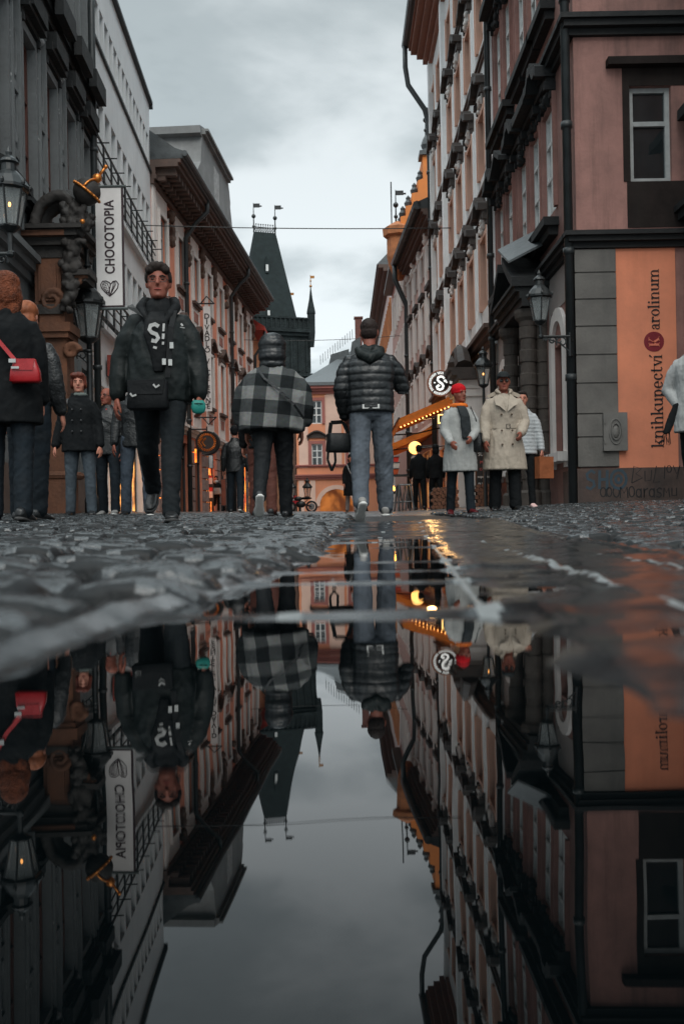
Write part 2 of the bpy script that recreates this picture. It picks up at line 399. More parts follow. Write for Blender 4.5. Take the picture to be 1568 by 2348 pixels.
def limb(mb, pts, rad, n=12):
    """tapering limb with rounded ends"""
    pts = [Vector(p) for p in pts]
    d0 = (pts[0] - pts[1]).normalized(); d1 = (pts[-1] - pts[-2]).normalized()
    mb.tube([pts[0] + d0 * rad[0] * .6] + pts + [pts[-1] + d1 * rad[-1] * .6], [rad[0] * .55] + list(rad) + [rad[-1] * .55], n)
def fuse(mb, name, m, parent, vox, smooth=3, disp=None, dec=False):
    """join overlapping closed shapes into one continuous surface, then push folds into it"""
    me = bpy.data.meshes.new('tmp'); me.from_pydata(mb.v, [], mb.f)
    o = bpy.data.objects.new('tmp', me); COL.objects.link(o)
    r = o.modifiers.new('r', 'REMESH'); r.mode = 'VOXEL'; r.voxel_size = vox
    if smooth:
        s = o.modifiers.new('s', 'SMOOTH'); s.factor = .5; s.iterations = smooth
    dg = bpy.context.evaluated_depsgraph_get()
    nm = bpy.data.meshes.new_from_object(o.evaluated_get(dg)); nm.name = name
    bpy.data.objects.remove(o); bpy.data.meshes.remove(me)
    if disp is not None:
        n = len(nm.vertices); co = np.empty(n * 3); nm.vertices.foreach_get('co', co); co = co.reshape(-1, 3)
        no = np.empty(n * 3); nm.vertex_normals.foreach_get('vector', no); no = no.reshape(-1, 3)
        co = co + no * disp(co)[:, None]
        nm.vertices.foreach_set('co', co.reshape(-1))
    nm.materials.clear(); nm.materials.append(m)
    nm.polygons.foreach_set('use_smooth', [True] * len(nm.polygons)); nm.update()
    return link(name, nm, parent)
def folds(seed, amp=.006, f=(8, 8, 19), amp2=.002, f2=40):
    def fn(co):
        out = np.empty(len(co))
        for i, (x, y, z) in enumerate(co):
            wx = .12 * noise.noise((x * 4 + seed, y * 4, z * 3)); 
            a = noise.noise(((x + wx) * f[0] + seed, (y + wx) * f[1] + z * 3, (z * .7 + .5 * wx) * f[2] + 1.6 * x * f[0]))
            k_ = .35 + .9 * max(0, noise.noise((x * 5, y * 5 + seed, z * 4)) + .25)
            out[i] = amp * k_ * (1 - 2 * abs(a)) + amp2 * noise.noise((x * f2, y * f2 + seed, z * f2))
        return out
    return fn
def quilt(seed, pitch=.075, amp=.011):
    g = folds(seed, .004)
    def fn(co): return amp * (np.abs(np.sin(co[:, 2] * PI / pitch)) ** .6 - .6) + g(co)
    return fn
def D(f, o=0.0):
    return V3(math.sin(o), -math.sin(f) * math.cos(o), -math.cos(f) * math.cos(o))
class Body:
    """joints of a standing or walking figure that faces -y; +x is its left"""
    def __init__(b, H=1.75, lean=0.0, L=(0, .03, 0, 0), Rr=(0, .03, 0, 0), aL=(0.05, .12, .25, .1), aR=(.05, .12, .25, .1), yaw=0.0, nod=0.0, sh=.178, hipw=.088, turn=0.0):
        s = b.s = H / 1.75; b.lean = lean
        T = V3(0, -math.sin(lean), math.cos(lean)); b.T = T
        P = V3(0, 0, 0)
        b.hip = {}; b.knee = {}; b.ank = {}; b.fdir = {}; b.sh = {}; b.elb = {}; b.wri = {}; b.hdir = {}; b.swing = {}
        for k, sg, q in (('L', 1, L), ('R', -1, Rr)):
            h = P + V3(sg * hipw, 0, -.03) * s; f, o, kb, ft = q
            kn = h + D(f, sg * o) * .43 * s; an = kn + D(f - kb, sg * o * .6) * .42 * s
            b.hip[k], b.knee[k], b.ank[k] = h, kn, an
            p = (f - kb) * .55 + ft; yo = sg * .16
            b.fdir[k] = V3(math.sin(yo) * math.cos(p), -math.cos(yo) * math.cos(p), math.sin(p) if ft or p < 0 else math.sin(p) * .6)
        low = min(min(b.ank[k].z - .075 * s, (b.ank[k] + b.fdir[k] * .17 * s).z - .055 * s) for k in 'LR')
        up = V3(0, 0, -low); b.P = P + up
        for d in (b.hip, b.knee, b.ank):
            for k in d: d[k] = d[k] + up
        P = b.P; ct, st = math.cos(turn), math.sin(turn)
        b.ax = V3(ct, st, 0); b.ay = V3(-st, ct, 0) * math.cos(lean) + V3(0, 0, math.sin(lean))
        b.chest = P + T * .36 * s; b.neck = P + T * .51 * s
        for k, sg, q in (('L', 1, aL), ('R', -1, aR)):
            f, o, eb, inn = q
            S = P + T * .425 * s + b.ax * sg * sh * s
            E = S + D(f, sg * o) * .285 * s; d2 = D(f + eb, sg * (o - inn)); Wr = E + d2 * .25 * s
            b.sh[k], b.elb[k], b.wri[k], b.hdir[k] = S, E, Wr, d2
        hl = lean * .4
        b.hu = V3(0, -math.sin(hl + nod), math.cos(hl + nod)); b.hf0 = V3(0, -math.cos(hl + nod), -math.sin(hl + nod))
        M = Matrix.Rotation(yaw, 3, b.hu); b.hf = M @ b.hf0; b.hr = b.hu.cross(b.hf).normalized() * -1
        b.hc = b.neck + T * .02 * s + b.hu * .125 * s + b.hf0 * .012 * s
    def at(b, z):
        """axis of the trunk at height z above the pelvis (negative: hanging straight down)"""
        return b.P + (b.T * z if z > 0 else V3(0, 0, z)) * b.s
    def hd(b, r, f, u): return b.hc + (b.hr * r + b.hf * f + b.hu * u) * b.s
HEADR = [(-.118, .020, .022, .058), (-.106, .042, .046, .046), (-.085, .054, .068, .026), (-.05, .064, .084, .010), (-.01, .071, .094, .002), (.03, .075, .098, -.002), (.065, .070, .090, -.006), (.093, .054, .070, -.009), (.110, .032, .042, -.011), (.118, .010, .013, -.012)]
def hand(mb, w, d, pn, s, curl=.5, sg=1, fing=True):
    """palm, four unequal fingers and a thumb; pn = palm normal"""
    d = d.normalized(); pn = (pn - d * pn.dot(d)).normalized(); side = d.cross(pn).normalized()
    loft(mb, [(w + d * a * s, side, pn, rx * s, ry * s) for a, rx, ry in ((-.02, .026, .020), (.01, .030, .019), (.05, .041, .018), (.085, .040, .015), (.095, .034, .010))], 10, 2.6)
    for i, (o, l) in enumerate(((-.029, .068), (-.010, .078), (.010, .072), (.028, .056))):
        p = w + (d * .085 + side * o) * s; q = d.copy(); pts = [p - d * .02 * s]; 
        for k, ll in enumerate((.45, .32, .23)):
            q = (Matrix.Rotation(0, 3, side) @ q); ang = curl * (.5 + .35 * k) * (1 + .08 * i); q = (q * math.cos(ang) + pn * math.sin(ang)).normalized()
            pts.append(p); p = p + q * l * ll * s
        pts.append(p); limb(mb, pts, [.0092 * s, .0094 * s, .0088 * s, .0078 * s, .007 * s][:len(pts)], 7)
    t0 = w + (d * .02 - side * .030 * sg) * s; t1 = t0 + (d * .035 - side * .022 * sg + pn * .010) * s; t2 = t1 + (d * .030 - side * .004 * sg + pn * .012) * s; t3 = t2 + (d * .022 + pn * .008) * s
    limb(mb, [t0, t1, t2, t3], [.014 * s, .012 * s, .0105 * s, .009 * s], 7)
def body_mesh(b, par, vox, skin, curl=(.5, .5), face=True):
    m = MB(); s = b.s; X, Y = b.ax, b.ay
    loft(m, [(b.at(z), X, Y, rx * s, ry * s) for z, rx, ry in ((-.10, .06, .06), (-.07, .13, .09), (0, .155, .105), (.12, .138, .095), (.26, .15, .105), (.38, .160, .10), (.43, .135, .080), (.475, .08, .062), (.53, .054, .056))], 16)
    limb(m, [b.at(.40) + b.ax * .10 * s * -1, b.at(.40) + b.ax * .10 * s], [.05 * s, .05 * s], 10)
    for k in 'LR': limb(m, [b.at(.38) + (b.sh[k] - b.at(.425)) * .5, b.sh[k].lerp(b.elb[k], .25) - (b.sh[k] - b.at(.425)) * .06], [.045 * s, .042 * s], 10)
    limb(m, [b.neck - b.T * .05 * s, b.neck + b.T * .03 * s, b.hc - b.hu * .04 * s], [.058 * s, .054 * s, .055 * s], 12)
    loft(m, [(b.hd(0, f, u), b.hr, b.hf, rx * s, ry * s) for u, rx, ry, f in HEADR], 18)
    limb(m, [b.hd(0, .093, .018), b.hd(0, .108, -.012), b.hd(0, .116, -.030)], [.008 * s, .011 * s, .015 * s], 8)
    for k in (-1, 1):
        B = Matrix((b.hr, b.hf, b.hu)).transposed()
        m.ball(b.hd(k * .076, -.004, -.006), .011 * s, .020 * s, .032 * s, 8, 6, B)
        m.ball(b.hd(k * .030, .080, .024), .024 * s, .010 * s, .007 * s, 8, 5, B)
        m.ball(b.hd(k * .040, .056, -.034), .026 * s, .024 * s, .028 * s, 8, 5, B)
    m.ball(b.hd(0, .088, -.064), .024 * s, .010 * s, .011 * s, 8, 5, B); m.ball(b.hd(0, .082, -.100), .022 * s, .018 * s, .016 * s, 8, 5, B)
    for i, k in enumerate('LR'):
        sg = 1 if k == 'L' else -1
        limb(m, [b.sh[k].lerp(b.elb[k], .22) - (b.sh[k] - b.at(.425)) * .06, b.sh[k].lerp(b.elb[k], .5), b.elb[k], b.elb[k].lerp(b.wri[k], .4), b.wri[k]], [.042 * s, .044 * s, .040 * s, .040 * s, .028 * s], 10)
        inward = V3(-sg, 0, 0) + V3(0, .25, 0)
        hand(m, b.wri[k] + b.hdir[k] * .01, b.hdir[k], inward, s, curl[i], sg)
        limb(m, [b.hip[k], b.hip[k].lerp(b.knee[k], .5), b.knee[k], b.knee[k].lerp(b.ank[k], .35), b.ank[k]], [.085 * s, .07 * s, .052 * s, .052 * s, .036 * s], 12)
        pass
    o = fuse(m, 'body', skin, par, vox, 2)
    if face:
        for k in (-1, 1):
            q = MB(); q.ball(b.hd(k * .031, .084, .004), .012 * s, .010 * s, .0045 * s, 8, 6); q.build('eye', m_eye, o, smooth=True)
            q = MB(); limb(q, [b.hd(k * .014, .098, .020), b.hd(k * .032, .096, .027), b.hd(k * .052, .082, .021)], [.003 * s, .004 * s, .002 * s], 6); q.build('eyebrow', m_brow, o, smooth=True)
        q = MB(); limb(q, [b.hd(-.022, .089, -.064), b.hd(0, .0985, -.062), b.hd(.022, .089, -.064)], [.004 * s, .0075 * s, .004 * s], 6); q.build('mouth', m_lip, o, smooth=True)
    return o
def trousers(b, par, vox, m, seed=0, fit=1.0, hem=.062, knee=.070, name='trousers', waist=.12, short=0.0):
    q = MB(); s = b.s
    loft(q, [(b.at(z), b.ax, b.ay, rx * s, ry * s) for z, rx, ry in ((-.13, .10, .075), (-.09, .165, .115), (0, .17 * fit, .118 * fit), (waist, .15, .105))], 16)
    for k in 'LR':
        h, kn, an = b.hip[k], b.knee[k], b.ank[k] + (b.knee[k] - b.ank[k]) * short; e = an - V3(0, 0, .02 * s)
        limb(q, [h + V3(0, 0, .02), h.lerp(kn, .35), h.lerp(kn, .75), kn, kn.lerp(an, .3), kn.lerp(an, .7), e], [.092 * fit * s, .090 * fit * s, .076 * fit * s, knee * s, (knee * .95) * s, hem * 1.02 * s, hem * s], 12)
    return fuse(q, name, m, par, vox, 2, folds(seed + 3, .008, (7, 7, 15), .003))
def upper(b, par, vox, m, rings, seed=0, sl=(.078, .066, .060, .050), name='jacket', disp=None, cuff=1.0, sup=2.05, sleeves='LR', smooth=2):
    q = MB(); s = b.s; sl = [a * .84 for a in sl]
    z1, rx1, ry1, yo1 = rings[1]; rings = [(rings[0][0], rx1 * .99, ry1 * .99, yo1), (rings[0][0] + .006, rx1, ry1, yo1)] + list(rings[2:])
    loft(q, [(b.at(z) + b.ay * (yo * s), b.ax, b.ay, rx * s, ry * s) for z, rx, ry, yo in rings], 20, sup)
    for k in sleeves:
        S, E, Wr = b.sh[k], b.elb[k], b.elb[k].lerp(b.wri[k], cuff); ins = b.at(.385) + (S - b.at(.425)) * .50
        limb(q, [ins, S - V3(0, 0, .035 * s) - (S - b.at(.425)) * .10, S.lerp(E, .45), E, E.lerp(Wr, .5), Wr], [sl[0] * s * .9, sl[0] * s * .86, sl[1] * s, sl[1] * .98 * s, sl[2] * s, sl[3] * s], 12)
    return fuse(q, name, m, par, vox, smooth, disp or folds(seed, .008))
JKT = [(-.14, .165, .115, 0), (-.12, .178, .125, 0), (0, .175, .123, 0), (.12, .165, .118, 0), (.26, .178, .128, 0), (.36, .188, .118, 0), (.42, .165, .098, 0), (.465, .11, .085, 0), (.515, .075, .075, 0), (.54, .07, .07, 0)]
def shoes(b, par, m, sole=None, h=.065, boot=False):
    for k in 'LR':
        s = b.s; f = b.fdir[k].normalized(); sd = f.cross(V3(0, 0, 1)).normalized(); up = sd.cross(f).normalized()
        heel = b.ank[k] - up * .045 * s - f * .045 * s
        q = MB()
        loft(q, [(heel + f * a * s + up * u * s, sd, up, rx * s, ry * s) for a, u, rx, ry in ((-.035, .012, .018, .022), (-.02, .014, .034, .036), (.03, .018, .039, .046), (.09, .008, .040, .036), (.15, -.002, .046, .026), (.20, -.006, .042, .020), (.235, -.010, .020, .012))], 12, 2.4)
        limb(q, [heel + f * .03 * s + up * .02 * s, b.ank[k] + (b.knee[k] - b.ank[k]) * (.28 if boot else .06)], [.040 * s, .043 * s], 10)
        o = fuse(q, 'shoe', m, par, .008, 2)
        if sole is not None:
            q = MB(); loft(q, [(heel + f * a * s - up * .026 * s, sd, up, rx * s, .011 * s) for a, rx in ((-.04, .02), (-.02, .038), (.04, .038), (.10, .037), (.15, .049), (.21, .043), (.245, .018))], 12, 3)
            q.build('sole', sole, o, smooth=True)
def hair(b, par, m, blobs, seed=0, vox=.009, amp=.006, name='hair', f=(30, 30, 9)):
    q = MB(); B = Matrix((b.hr, b.hf, b.hu)).transposed()
    for (r, f_, u), (a, c, d) in blobs: q.ball(b.hd(r, f_, u), a * b.s, c * b.s, d * b.s, 14, 9, B)
    return fuse(q, name, m, par, vox, 2, folds(seed, amp, f, .003, 60))
SHORT = [((0, -.018, .045), (.084, .098, .085)), ((0, .045, .088), (.062, .048, .030)), ((0, -.055, 0), (.070, .052, .070))]
def strap(b, par_unused, pts, m, w=.022, th=.006):
    q = MB(); P = [Vector(p) for p in pts]
    for i in range(len(P) - 1):
        d = (P[i + 1] - P[i]).normalized(); sd = V3(d.z, 0, -d.x)
        if sd.length < 1e-4: sd = V3(1, 0, 0)
        sd = sd.normalized() * w / 2; nn = sd.cross(d).normalized() * th / 2
        q.prism([P[i] - sd - nn, P[i] + sd - nn, P[i] + sd + nn, P[i] - sd + nn], [P[i + 1] - sd - nn, P[i + 1] + sd - nn, P[i + 1] + sd + nn, P[i + 1] - sd + nn])
    return q
def person(label, u, d, rz=0.0, group=None, x=None):
    xx = W(u, 1150, d).x if x is None else x
    return thing('person', label, 'person', (xx, d, Z(xx, d) - .004), rz, group, local=True)
def world(root, p):
    return Matrix.Translation(root.location) @ Matrix.Rotation(root.rotation_euler.z, 4, 'Z') @ Vector(p)

def ribbon(q, pts, w, nrm=V3(0, -1, 0), th=.004):
    """flat brush stroke: one continuous strip"""
    P = [Vector(p) for p in pts]; n = len(P); A = []; Bq = []
    for i in range(n):
        t = (P[min(n - 1, i + 1)] - P[max(0, i - 1)]).normalized(); sd = t.cross(nrm).normalized() * w / 2
        A.append(P[i] - sd); Bq.append(P[i] + sd)
    vs = A + Bq + [a + nrm * th for a in A] + [a + nrm * th for a in Bq]
    fs = []
    for i in range(n - 1): fs += [(2 * n + i, 2 * n + i + 1, 3 * n + i + 1, 3 * n + i), (i, i + 1, 2 * n + i + 1, 2 * n + i), (n + i, n + i + 1, 3 * n + i + 1, 3 * n + i)]
    q.add(vs, fs)
# ================================================================ building helpers
m_glass = glass('window glass')
m_glassd = glass('dark shop glass', (.012, .014, .015), .08, .1)
m_skypane = mat('glass with painted sky sheen', (.55, .57, .58), .12, .5, 3.5, .1, 2.0, spec=.9, rvar=.04)  # pale base colour stands in for bright sky mirrored in the panes
m_white = mat('white window paint', (.62, .63, .62), .5, .12, 5, .1)
m_greyfr = mat('grey window paint', (.33, .35, .35), .5, .2, 6, .15)
m_brownfr = mat('brown window paint', (.10, .035, .025), .5, .25, 5, .1)
m_iron = mat('black painted iron', (.012, .015, .016), .42, .3, 9, .2, 60, spec=.5, bdist=.003)
m_pipe = mat('dark zinc pipe', (.030, .036, .038), .45, .3, 3, .15, spec=.5)
m_slate = mat('grey slate', (.10, .112, .118), .5, .35, 7, .5, 30, bdist=.02)
m_sheet = mat('weathered sheet metal', (.055, .064, .068), .45, .4, 2.5, .35, 12, spec=.5, bdist=.02)
def wall(mb, fr, s0, s1, z0, z1, ops, n=0.0, depth=.28, cmr=None):
    """wall face with real openings (sa, sb, za, zb) and their reveals"""
    S = sorted({s0, s1, *[o[0] for o in ops], *[o[1] for o in ops]}); S = [a for a in S if s0 <= a <= s1]
    Zs = sorted({z0, z1, *[o[2] for o in ops], *[o[3] for o in ops]}); Zs = [a for a in Zs if z0 <= a <= z1]
    for i in range(len(S) - 1):
        for j in range(len(Zs) - 1):
            a, b, c, d = S[i], S[i + 1], Zs[j], Zs[j + 1]
            if b - a < 1e-5 or d - c < 1e-5: continue
            mx, mz = (a + b) / 2, (c + d) / 2
            if any(o[0] < mx < o[1] and o[2] < mz < o[3] for o in ops): continue
            mb.add([fr.p(a, n, c), fr.p(b, n, c), fr.p(b, n, d), fr.p(a, n, d)], [(0, 1, 2, 3)])
    k = mb.cm
    if cmr is not None: mb.cm = cmr
    for a, b, c, d in ops:
        m = n - depth
        mb.add([fr.p(a, n, c), fr.p(b, n, c), fr.p(b, n, d), fr.p(a, n, d), fr.p(a, m, c), fr.p(b, m, c), fr.p(b, m, d), fr.p(a, m, d)],
               [(0, 1, 5, 4), (1, 2, 6, 5), (2, 3, 7, 6), (3, 0, 4, 7)])
    mb.cm = k
def shell(mb, fr, s0, s1, z0, z1, D):
    """sides, back and top of a house body behind its front"""
    mb.add([fr.p(s0, 0, z0), fr.p(s0, -D, z0), fr.p(s1, -D, z0), fr.p(s1, 0, z0), fr.p(s0, 0, z1), fr.p(s0, -D, z1), fr.p(s1, -D, z1), fr.p(s1, 0, z1)],
           [(0, 1, 5, 4), (1, 2, 6, 5), (2, 3, 7, 6), (4, 5, 6, 7)])
def window(par, fr, o, n, fmat, mull=1, trans=(.62,), bw=.07, gl=None, bars=.045, pane_label=None, deep=.06, half=None):
    a, b, c, d = o; m = MB()
    m.fbox(fr, a, a + bw, n - deep, n, c, d); m.fbox(fr, b - bw, b, n - deep, n, c, d)
    m.fbox(fr, a + bw, b - bw, n - deep, n - .002, c, c + bw); m.fbox(fr, a + bw, b - bw, n - deep, n - .002, d - bw, d)
    for i in range(mull):
        x = a + (b - a) * (i + 1) / (mull + 1); m.fbox(fr, x - bars, x + bars, n - deep + .004, n + .006, c + bw, d - bw)
    for t in trans:
        z = c + (d - c) * t; m.fbox(fr, a + bw, b - bw, n - deep + .006, n + .012, z - bars * .8, z + bars * .8)
    w = m.build('window', fmat, par)
    g = MB(); g.fbox(fr, a + bw * .5, b - bw * .5, n - deep - .03, n - deep + .012, c + bw * .5, d - bw * .5)
    p = g.build('pane', gl or m_glass, w)
    return w
def surround(par, fr, o, wd, n, mt, name='architrave', sill=None, sill_out=.16):
    a, b, c, d = o; m = MB()
    m.fbox(fr, a - wd, a - .003, -.02, n, c, d + wd); m.fbox(fr, b + .003, b + wd, -.02, n, c, d + wd); m.fbox(fr, a - .003, b + .003, -.02, n - .003, d + .003, d + wd)
    m.fbox(fr, a - wd - .03, a - wd, -.02, n + .025, c, d + wd + .03); m.fbox(fr, b + wd, b + wd + .03, -.02, n + .025, c, d + wd + .03)
    s = m.build(name, mt, par)
    if sill is not None:
        q = MB(); q.fbox(fr, a - wd - .08, b + wd + .08, -.02, sill_out, c - .13, c - .02); q.fbox(fr, a - wd, b + wd, -.02, sill_out * .6, c - .22, c - .13)
        q.build('sill', sill, s)
    return s
def band(m, fr, s0, s1, z, steps, e=0.0):
    """moulding: steps = [(height, projection), ...] upward from z"""
    for h, n in steps:
        m.fbox(fr, s0 - e * n, s1 + e * n, -.03, n, z, z + h); z += h
def ogee_hood(par, fr, c, w, z, out, mt, kind, name='pediment', orn=None):
    m = MB(); h = w / 2
    m.fbox(fr, c - h * .92, c + h * .92, -.02, out * .45, z, z + .10)
    if kind == 'tri': top = [(-h, .1), (-h, .2), (0, .2 + h * .55), (h, .2), (h, .1), (0, .1 + h * .5)]
    elif kind == 'arc':
        k = 9; up = [(-h + 2 * h * i / (k - 1), .22 + h * .5 * math.sin(PI * i / (k - 1))) for i in range(k)]; lo = [(x, y - .13) for x, y in up[::-1]]
        top = up + lo
    elif kind == 'swan':
        k = 13; up = []
        for i in range(k):
            t = -1 + 2 * i / (k - 1); up.append((h * t, .24 + h * .42 * (.5 + .5 * math.cos(PI * t)) + .05 * math.sin(3 * PI * abs(t))))
        top = up + [(x, y - .17) for x, y in up[::-1]]
    else: top = [(-h, .1), (-h, .26), (h, .26), (h, .1)]
    n = len(top)
    pf = [fr.p(c + x, out, z + y) for x, y in top]; pb = [fr.p(c + x, -.02, z + y) for x, y in top]
    vs = pb + pf
    m.add(vs, [(i, (i + 1) % n, n + (i + 1) % n, n + i) for i in range(n)])
    if kind in ('arc', 'swan'):
        q = n // 2
        for base in (0, n): m.add([vs[base + i] for i in range(n)], [(i, i + 1, n - 2 - i, n - 1 - i) for i in range(q - 1)])
        m.add([fr.p(c + x, out * .35, z + y - .02) for x, y in top[:q]] + [fr.p(c - h, out * .35, z + .1), fr.p(c + h, out * .35, z + .1)], [tuple(range(q)) + (q + 1, q)])
    elif kind == 'tri':
        for base in (0, n): m.add([vs[base + i] for i in range(n)], [(0, 1, 2, 5), (2, 3, 4, 5)])
        m.add([fr.p(c - h, out * .35, z + .1), fr.p(c + h, out * .35, z + .1), fr.p(c, out * .35, z + .15 + h * .5)], [(0, 1, 2)])
    else: m.add(vs, [(0, 1, 2, 3), (4, 5, 6, 7)])
    # returned ends and brackets
    for sgn in (-1, 1):
        m.fbox(fr, c + sgn * h * .86 - .05, c + sgn * h * .86 + .05, -.02, out * .55, z - .14, z + .001)
        m.fbox(fr, c + sgn * h * .86 - .035, c + sgn * h * .86 + .035, -.02, out * .3, z - .26, z - .142)
    p = m.build(name, mt, par)
    if orn is not None:
        q = MB(); rnd = random.Random(int(abs(c) * 91 + z * 13))
        for i in range(9): q.ball(fr.p(c + rnd.uniform(-.24, .24), .06, z - .12 - rnd.random() * .3 + .1), rnd.uniform(.05, .11), n=6, k=4)
        for sgn in (-1, 1): q.tube([fr.p(c + sgn * (.05 + .28 * t), .07, z - .05 - .22 * math.sin(t * PI)) for t in (0, .3, .6, 1)], [.05, .05, .04, .02], 6)
        q.build('carved_ornament', orn, p, smooth=True)
    return p
def downpipe(par, pts, r=.065, name='downpipe'):
    m = MB(); m.tube(pts, r, 10)
    a, b = Vector(pts[-2]), Vector(pts[-1])
    k = max(1, int((a - b).length / 2.0))
    for i in range(1, k + 1):
        p = a.lerp(b, i / (k + 1)); t = (b - a).normalized(); m.tube([p - t * .05, p + t * .05], r * 1.3, 10)
    return m.build(name, m_pipe, par, smooth=True)
def stucco(m, fr, s0, s1, z0, z1, num, seed, r=(.04, .10), n=.02):
    rnd = random.Random(seed)
    for i in range(num): m.ball(fr.p(rnd.uniform(s0, s1), n, rnd.uniform(z0, z1)), rnd.uniform(*r), n=6, k=4)
# ================================================================ left side: grey baroque house
LD = (-.047, 1.0); LX = lambda y: -6 + .047 * (23.4 - y)
frL = Fr((LX(12.0), 12.0), LD, 1)                 # s = 0 at y = 12
sL = frL.at_y
m_L0 = mat('grey baroque plaster', (.155, .166, .170), .85, .25, 1.4, .5, 14, streak=.6, streak_c=(.13, .138, .14), bdist=.02)
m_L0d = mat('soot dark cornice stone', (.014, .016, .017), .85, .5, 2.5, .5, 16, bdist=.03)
m_L0st = mat('crumbly stucco relief', (.36, .365, .365), .85, .35, 5, .8, 22, bdist=.03)
t = thing('baroque_house', 'dark grey baroque house with heavy black cornice and tall narrow windows at the left edge', 'building', (LX(17.5), 17.5, Z(-5.8, 17.5)))
cols = [16.15, 17.95, 19.6, 21.25, 22.75]
cols = [13.0, 14.6] + cols
W1 = [(sL(y) - .42, sL(y) + .42, 6.1, 9.2) for y in cols]
W2 = [(sL(y) - .42, sL(y) + .42, 11.0, 13.6) for y in cols]
W3 = [(sL(y) - .4, sL(y) + .4, 15.4, 17.6) for y in cols]
W0 = [(sL(y) - .5, sL(y) + .5, 1.6, 3.9) for y in (13.0, 14.8, 16.6)]
Wd = [(sL(22.4) - .45, sL(22.4) + .45, 1.3, 3.7)]
m = MB(); sE = sL(23.4)
wall(m, frL, 0, sE, 0, 19, W0 + W1 + W2 + W3 + Wd, depth=.3); shell(m, frL, 0, sE, 0, 19, 9)
m.build('wall', m_L0, t)
for o in W1 + W2 + W3:
    w = window(t, frL, o, -.10, m_brownfr if o in W1 else m_greyfr, 1, (.33, .66), .07, bars=.05, gl=m_skypane)
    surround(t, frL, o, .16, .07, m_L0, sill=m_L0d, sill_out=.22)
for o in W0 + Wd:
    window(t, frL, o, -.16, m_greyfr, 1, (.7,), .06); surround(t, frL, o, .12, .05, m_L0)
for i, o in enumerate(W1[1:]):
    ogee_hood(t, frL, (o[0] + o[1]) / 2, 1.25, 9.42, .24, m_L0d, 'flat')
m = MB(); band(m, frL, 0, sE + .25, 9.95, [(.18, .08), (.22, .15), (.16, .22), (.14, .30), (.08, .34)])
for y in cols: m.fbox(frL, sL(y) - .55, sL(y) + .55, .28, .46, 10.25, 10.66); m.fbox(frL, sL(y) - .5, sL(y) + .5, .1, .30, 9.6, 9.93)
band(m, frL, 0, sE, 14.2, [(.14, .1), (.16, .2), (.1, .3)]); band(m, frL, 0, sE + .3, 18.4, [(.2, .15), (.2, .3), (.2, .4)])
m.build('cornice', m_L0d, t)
m = MB()
for i, y in enumerate(cols):
    stucco(m, frL, sL(y) - .75, sL(y) + .75, 9.55, 9.9, 26, i)
    stucco(m, frL, sL(y) + .52, sL(y) + .72, 7.4, 9.5, 34, 40 + i, (.03, .07))
m.build('stucco_relief', m_L0st, t, smooth=True)
m = MB()
for y in cols:
    yy = y + .82; a = sL(yy)
    m.fbox(frL, a - .26, a - .2, -.02, .11, 5.4, 9.9); m.fbox(frL, a + .2, a + .26, -.02, .11, 5.4, 9.9)
    for zc, hh in ((6.1, .42), (7.3, .42), (8.5, .42)):
        pts = [frL.p(a + .13 * math.cos(q), .04, zc + hh * math.sin(q)) for q in np.linspace(0, 2 * PI, 18)[:-1]]
        m.tube(pts, .035, 5, closed=True)
    m.fbox(frL, a - .2, a + .2, -.02, .07, 6.62, 6.78); m.fbox(frL, a - .2, a + .2, -.02, .07, 7.82, 7.98)
m.build('pilaster', m_L0, t)
m = MB(); band(m, frL, 0, sE, 4.6, [(.16, .08), (.14, .2), (.12, .3)]); m.build('string_course', m_L0, t)
m = MB(); band(m, frL, 0, sE, 0.0, [(1.15, .09)])
m.build('plinth', mat('brown plinth stone', (.12, .085, .07), .8, .3, 2, .4, 20), t)
# the black hood over the shop window at the left edge
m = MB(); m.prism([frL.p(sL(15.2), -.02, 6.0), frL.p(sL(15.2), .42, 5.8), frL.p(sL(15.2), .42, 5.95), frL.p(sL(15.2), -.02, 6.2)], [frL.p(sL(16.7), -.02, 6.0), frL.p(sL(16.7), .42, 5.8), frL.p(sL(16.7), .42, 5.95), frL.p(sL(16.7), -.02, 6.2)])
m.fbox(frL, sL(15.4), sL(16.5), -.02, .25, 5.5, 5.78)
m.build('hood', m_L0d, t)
e0 = frL.p(sE - .12, .14, 0)
downpipe(t, [frL.p(sE + 1.2, 1.1, 13.9), frL.p(sE + .9, .9, 13.75), frL.p(sE + .2, .3, 13.35), frL.p(sE - .05, .15, 13.1), V3(e0.x, e0.y, 12.7), V3(e0.x, e0.y, Z(e0.x, e0.y))], .085)
# ================================================================ left side: white modern house
m_L1 = mat('white smooth facade', (.66, .68, .69), .7, .10, .8, .15, 20, streak=.28, streak_c=(.4, .42, .43))
m_L1d = mat('dark slab edge', (.05, .055, .058), .6, .3, 3, .2)
frW = Fr((LX(23.4), 23.4), LD, 1); SW = frW.at_y(33.55)
t = thing('modern_house', 'plain white modern house with long window bands and iron balcony railings', 'building', (LX(28.5), 28.5, Z(-6.2, 28.5)))
rows = [(12.45, 13.55, 15, .16), (8.95, 11.05, 11, .2), (5.45, 7.75, 10, .2)]
ops = []; fins = MB()
for z0, z1, k, g in rows:
    p = (SW - .5) / k
    ops += [(.25 + p * i + g / 2, .25 + p * (i + 1) - g / 2, z0, z1) for i in range(k)]
shop = [(.6 + 2.35 * i, .6 + 2.35 * i + 2.0, .45, 3.2) for i in range(4)]
m = MB(); wall(m, frW, 0, SW, 0, 14.75, ops + shop, depth=.42); shell(m, frW, 0, SW, 0, 14.75, 9)
m.build('wall', m_L1, t)
m_curt = mat('dim glass with curtains', (.05, .055, .058), .3, .5, 6, .1, spec=.7)
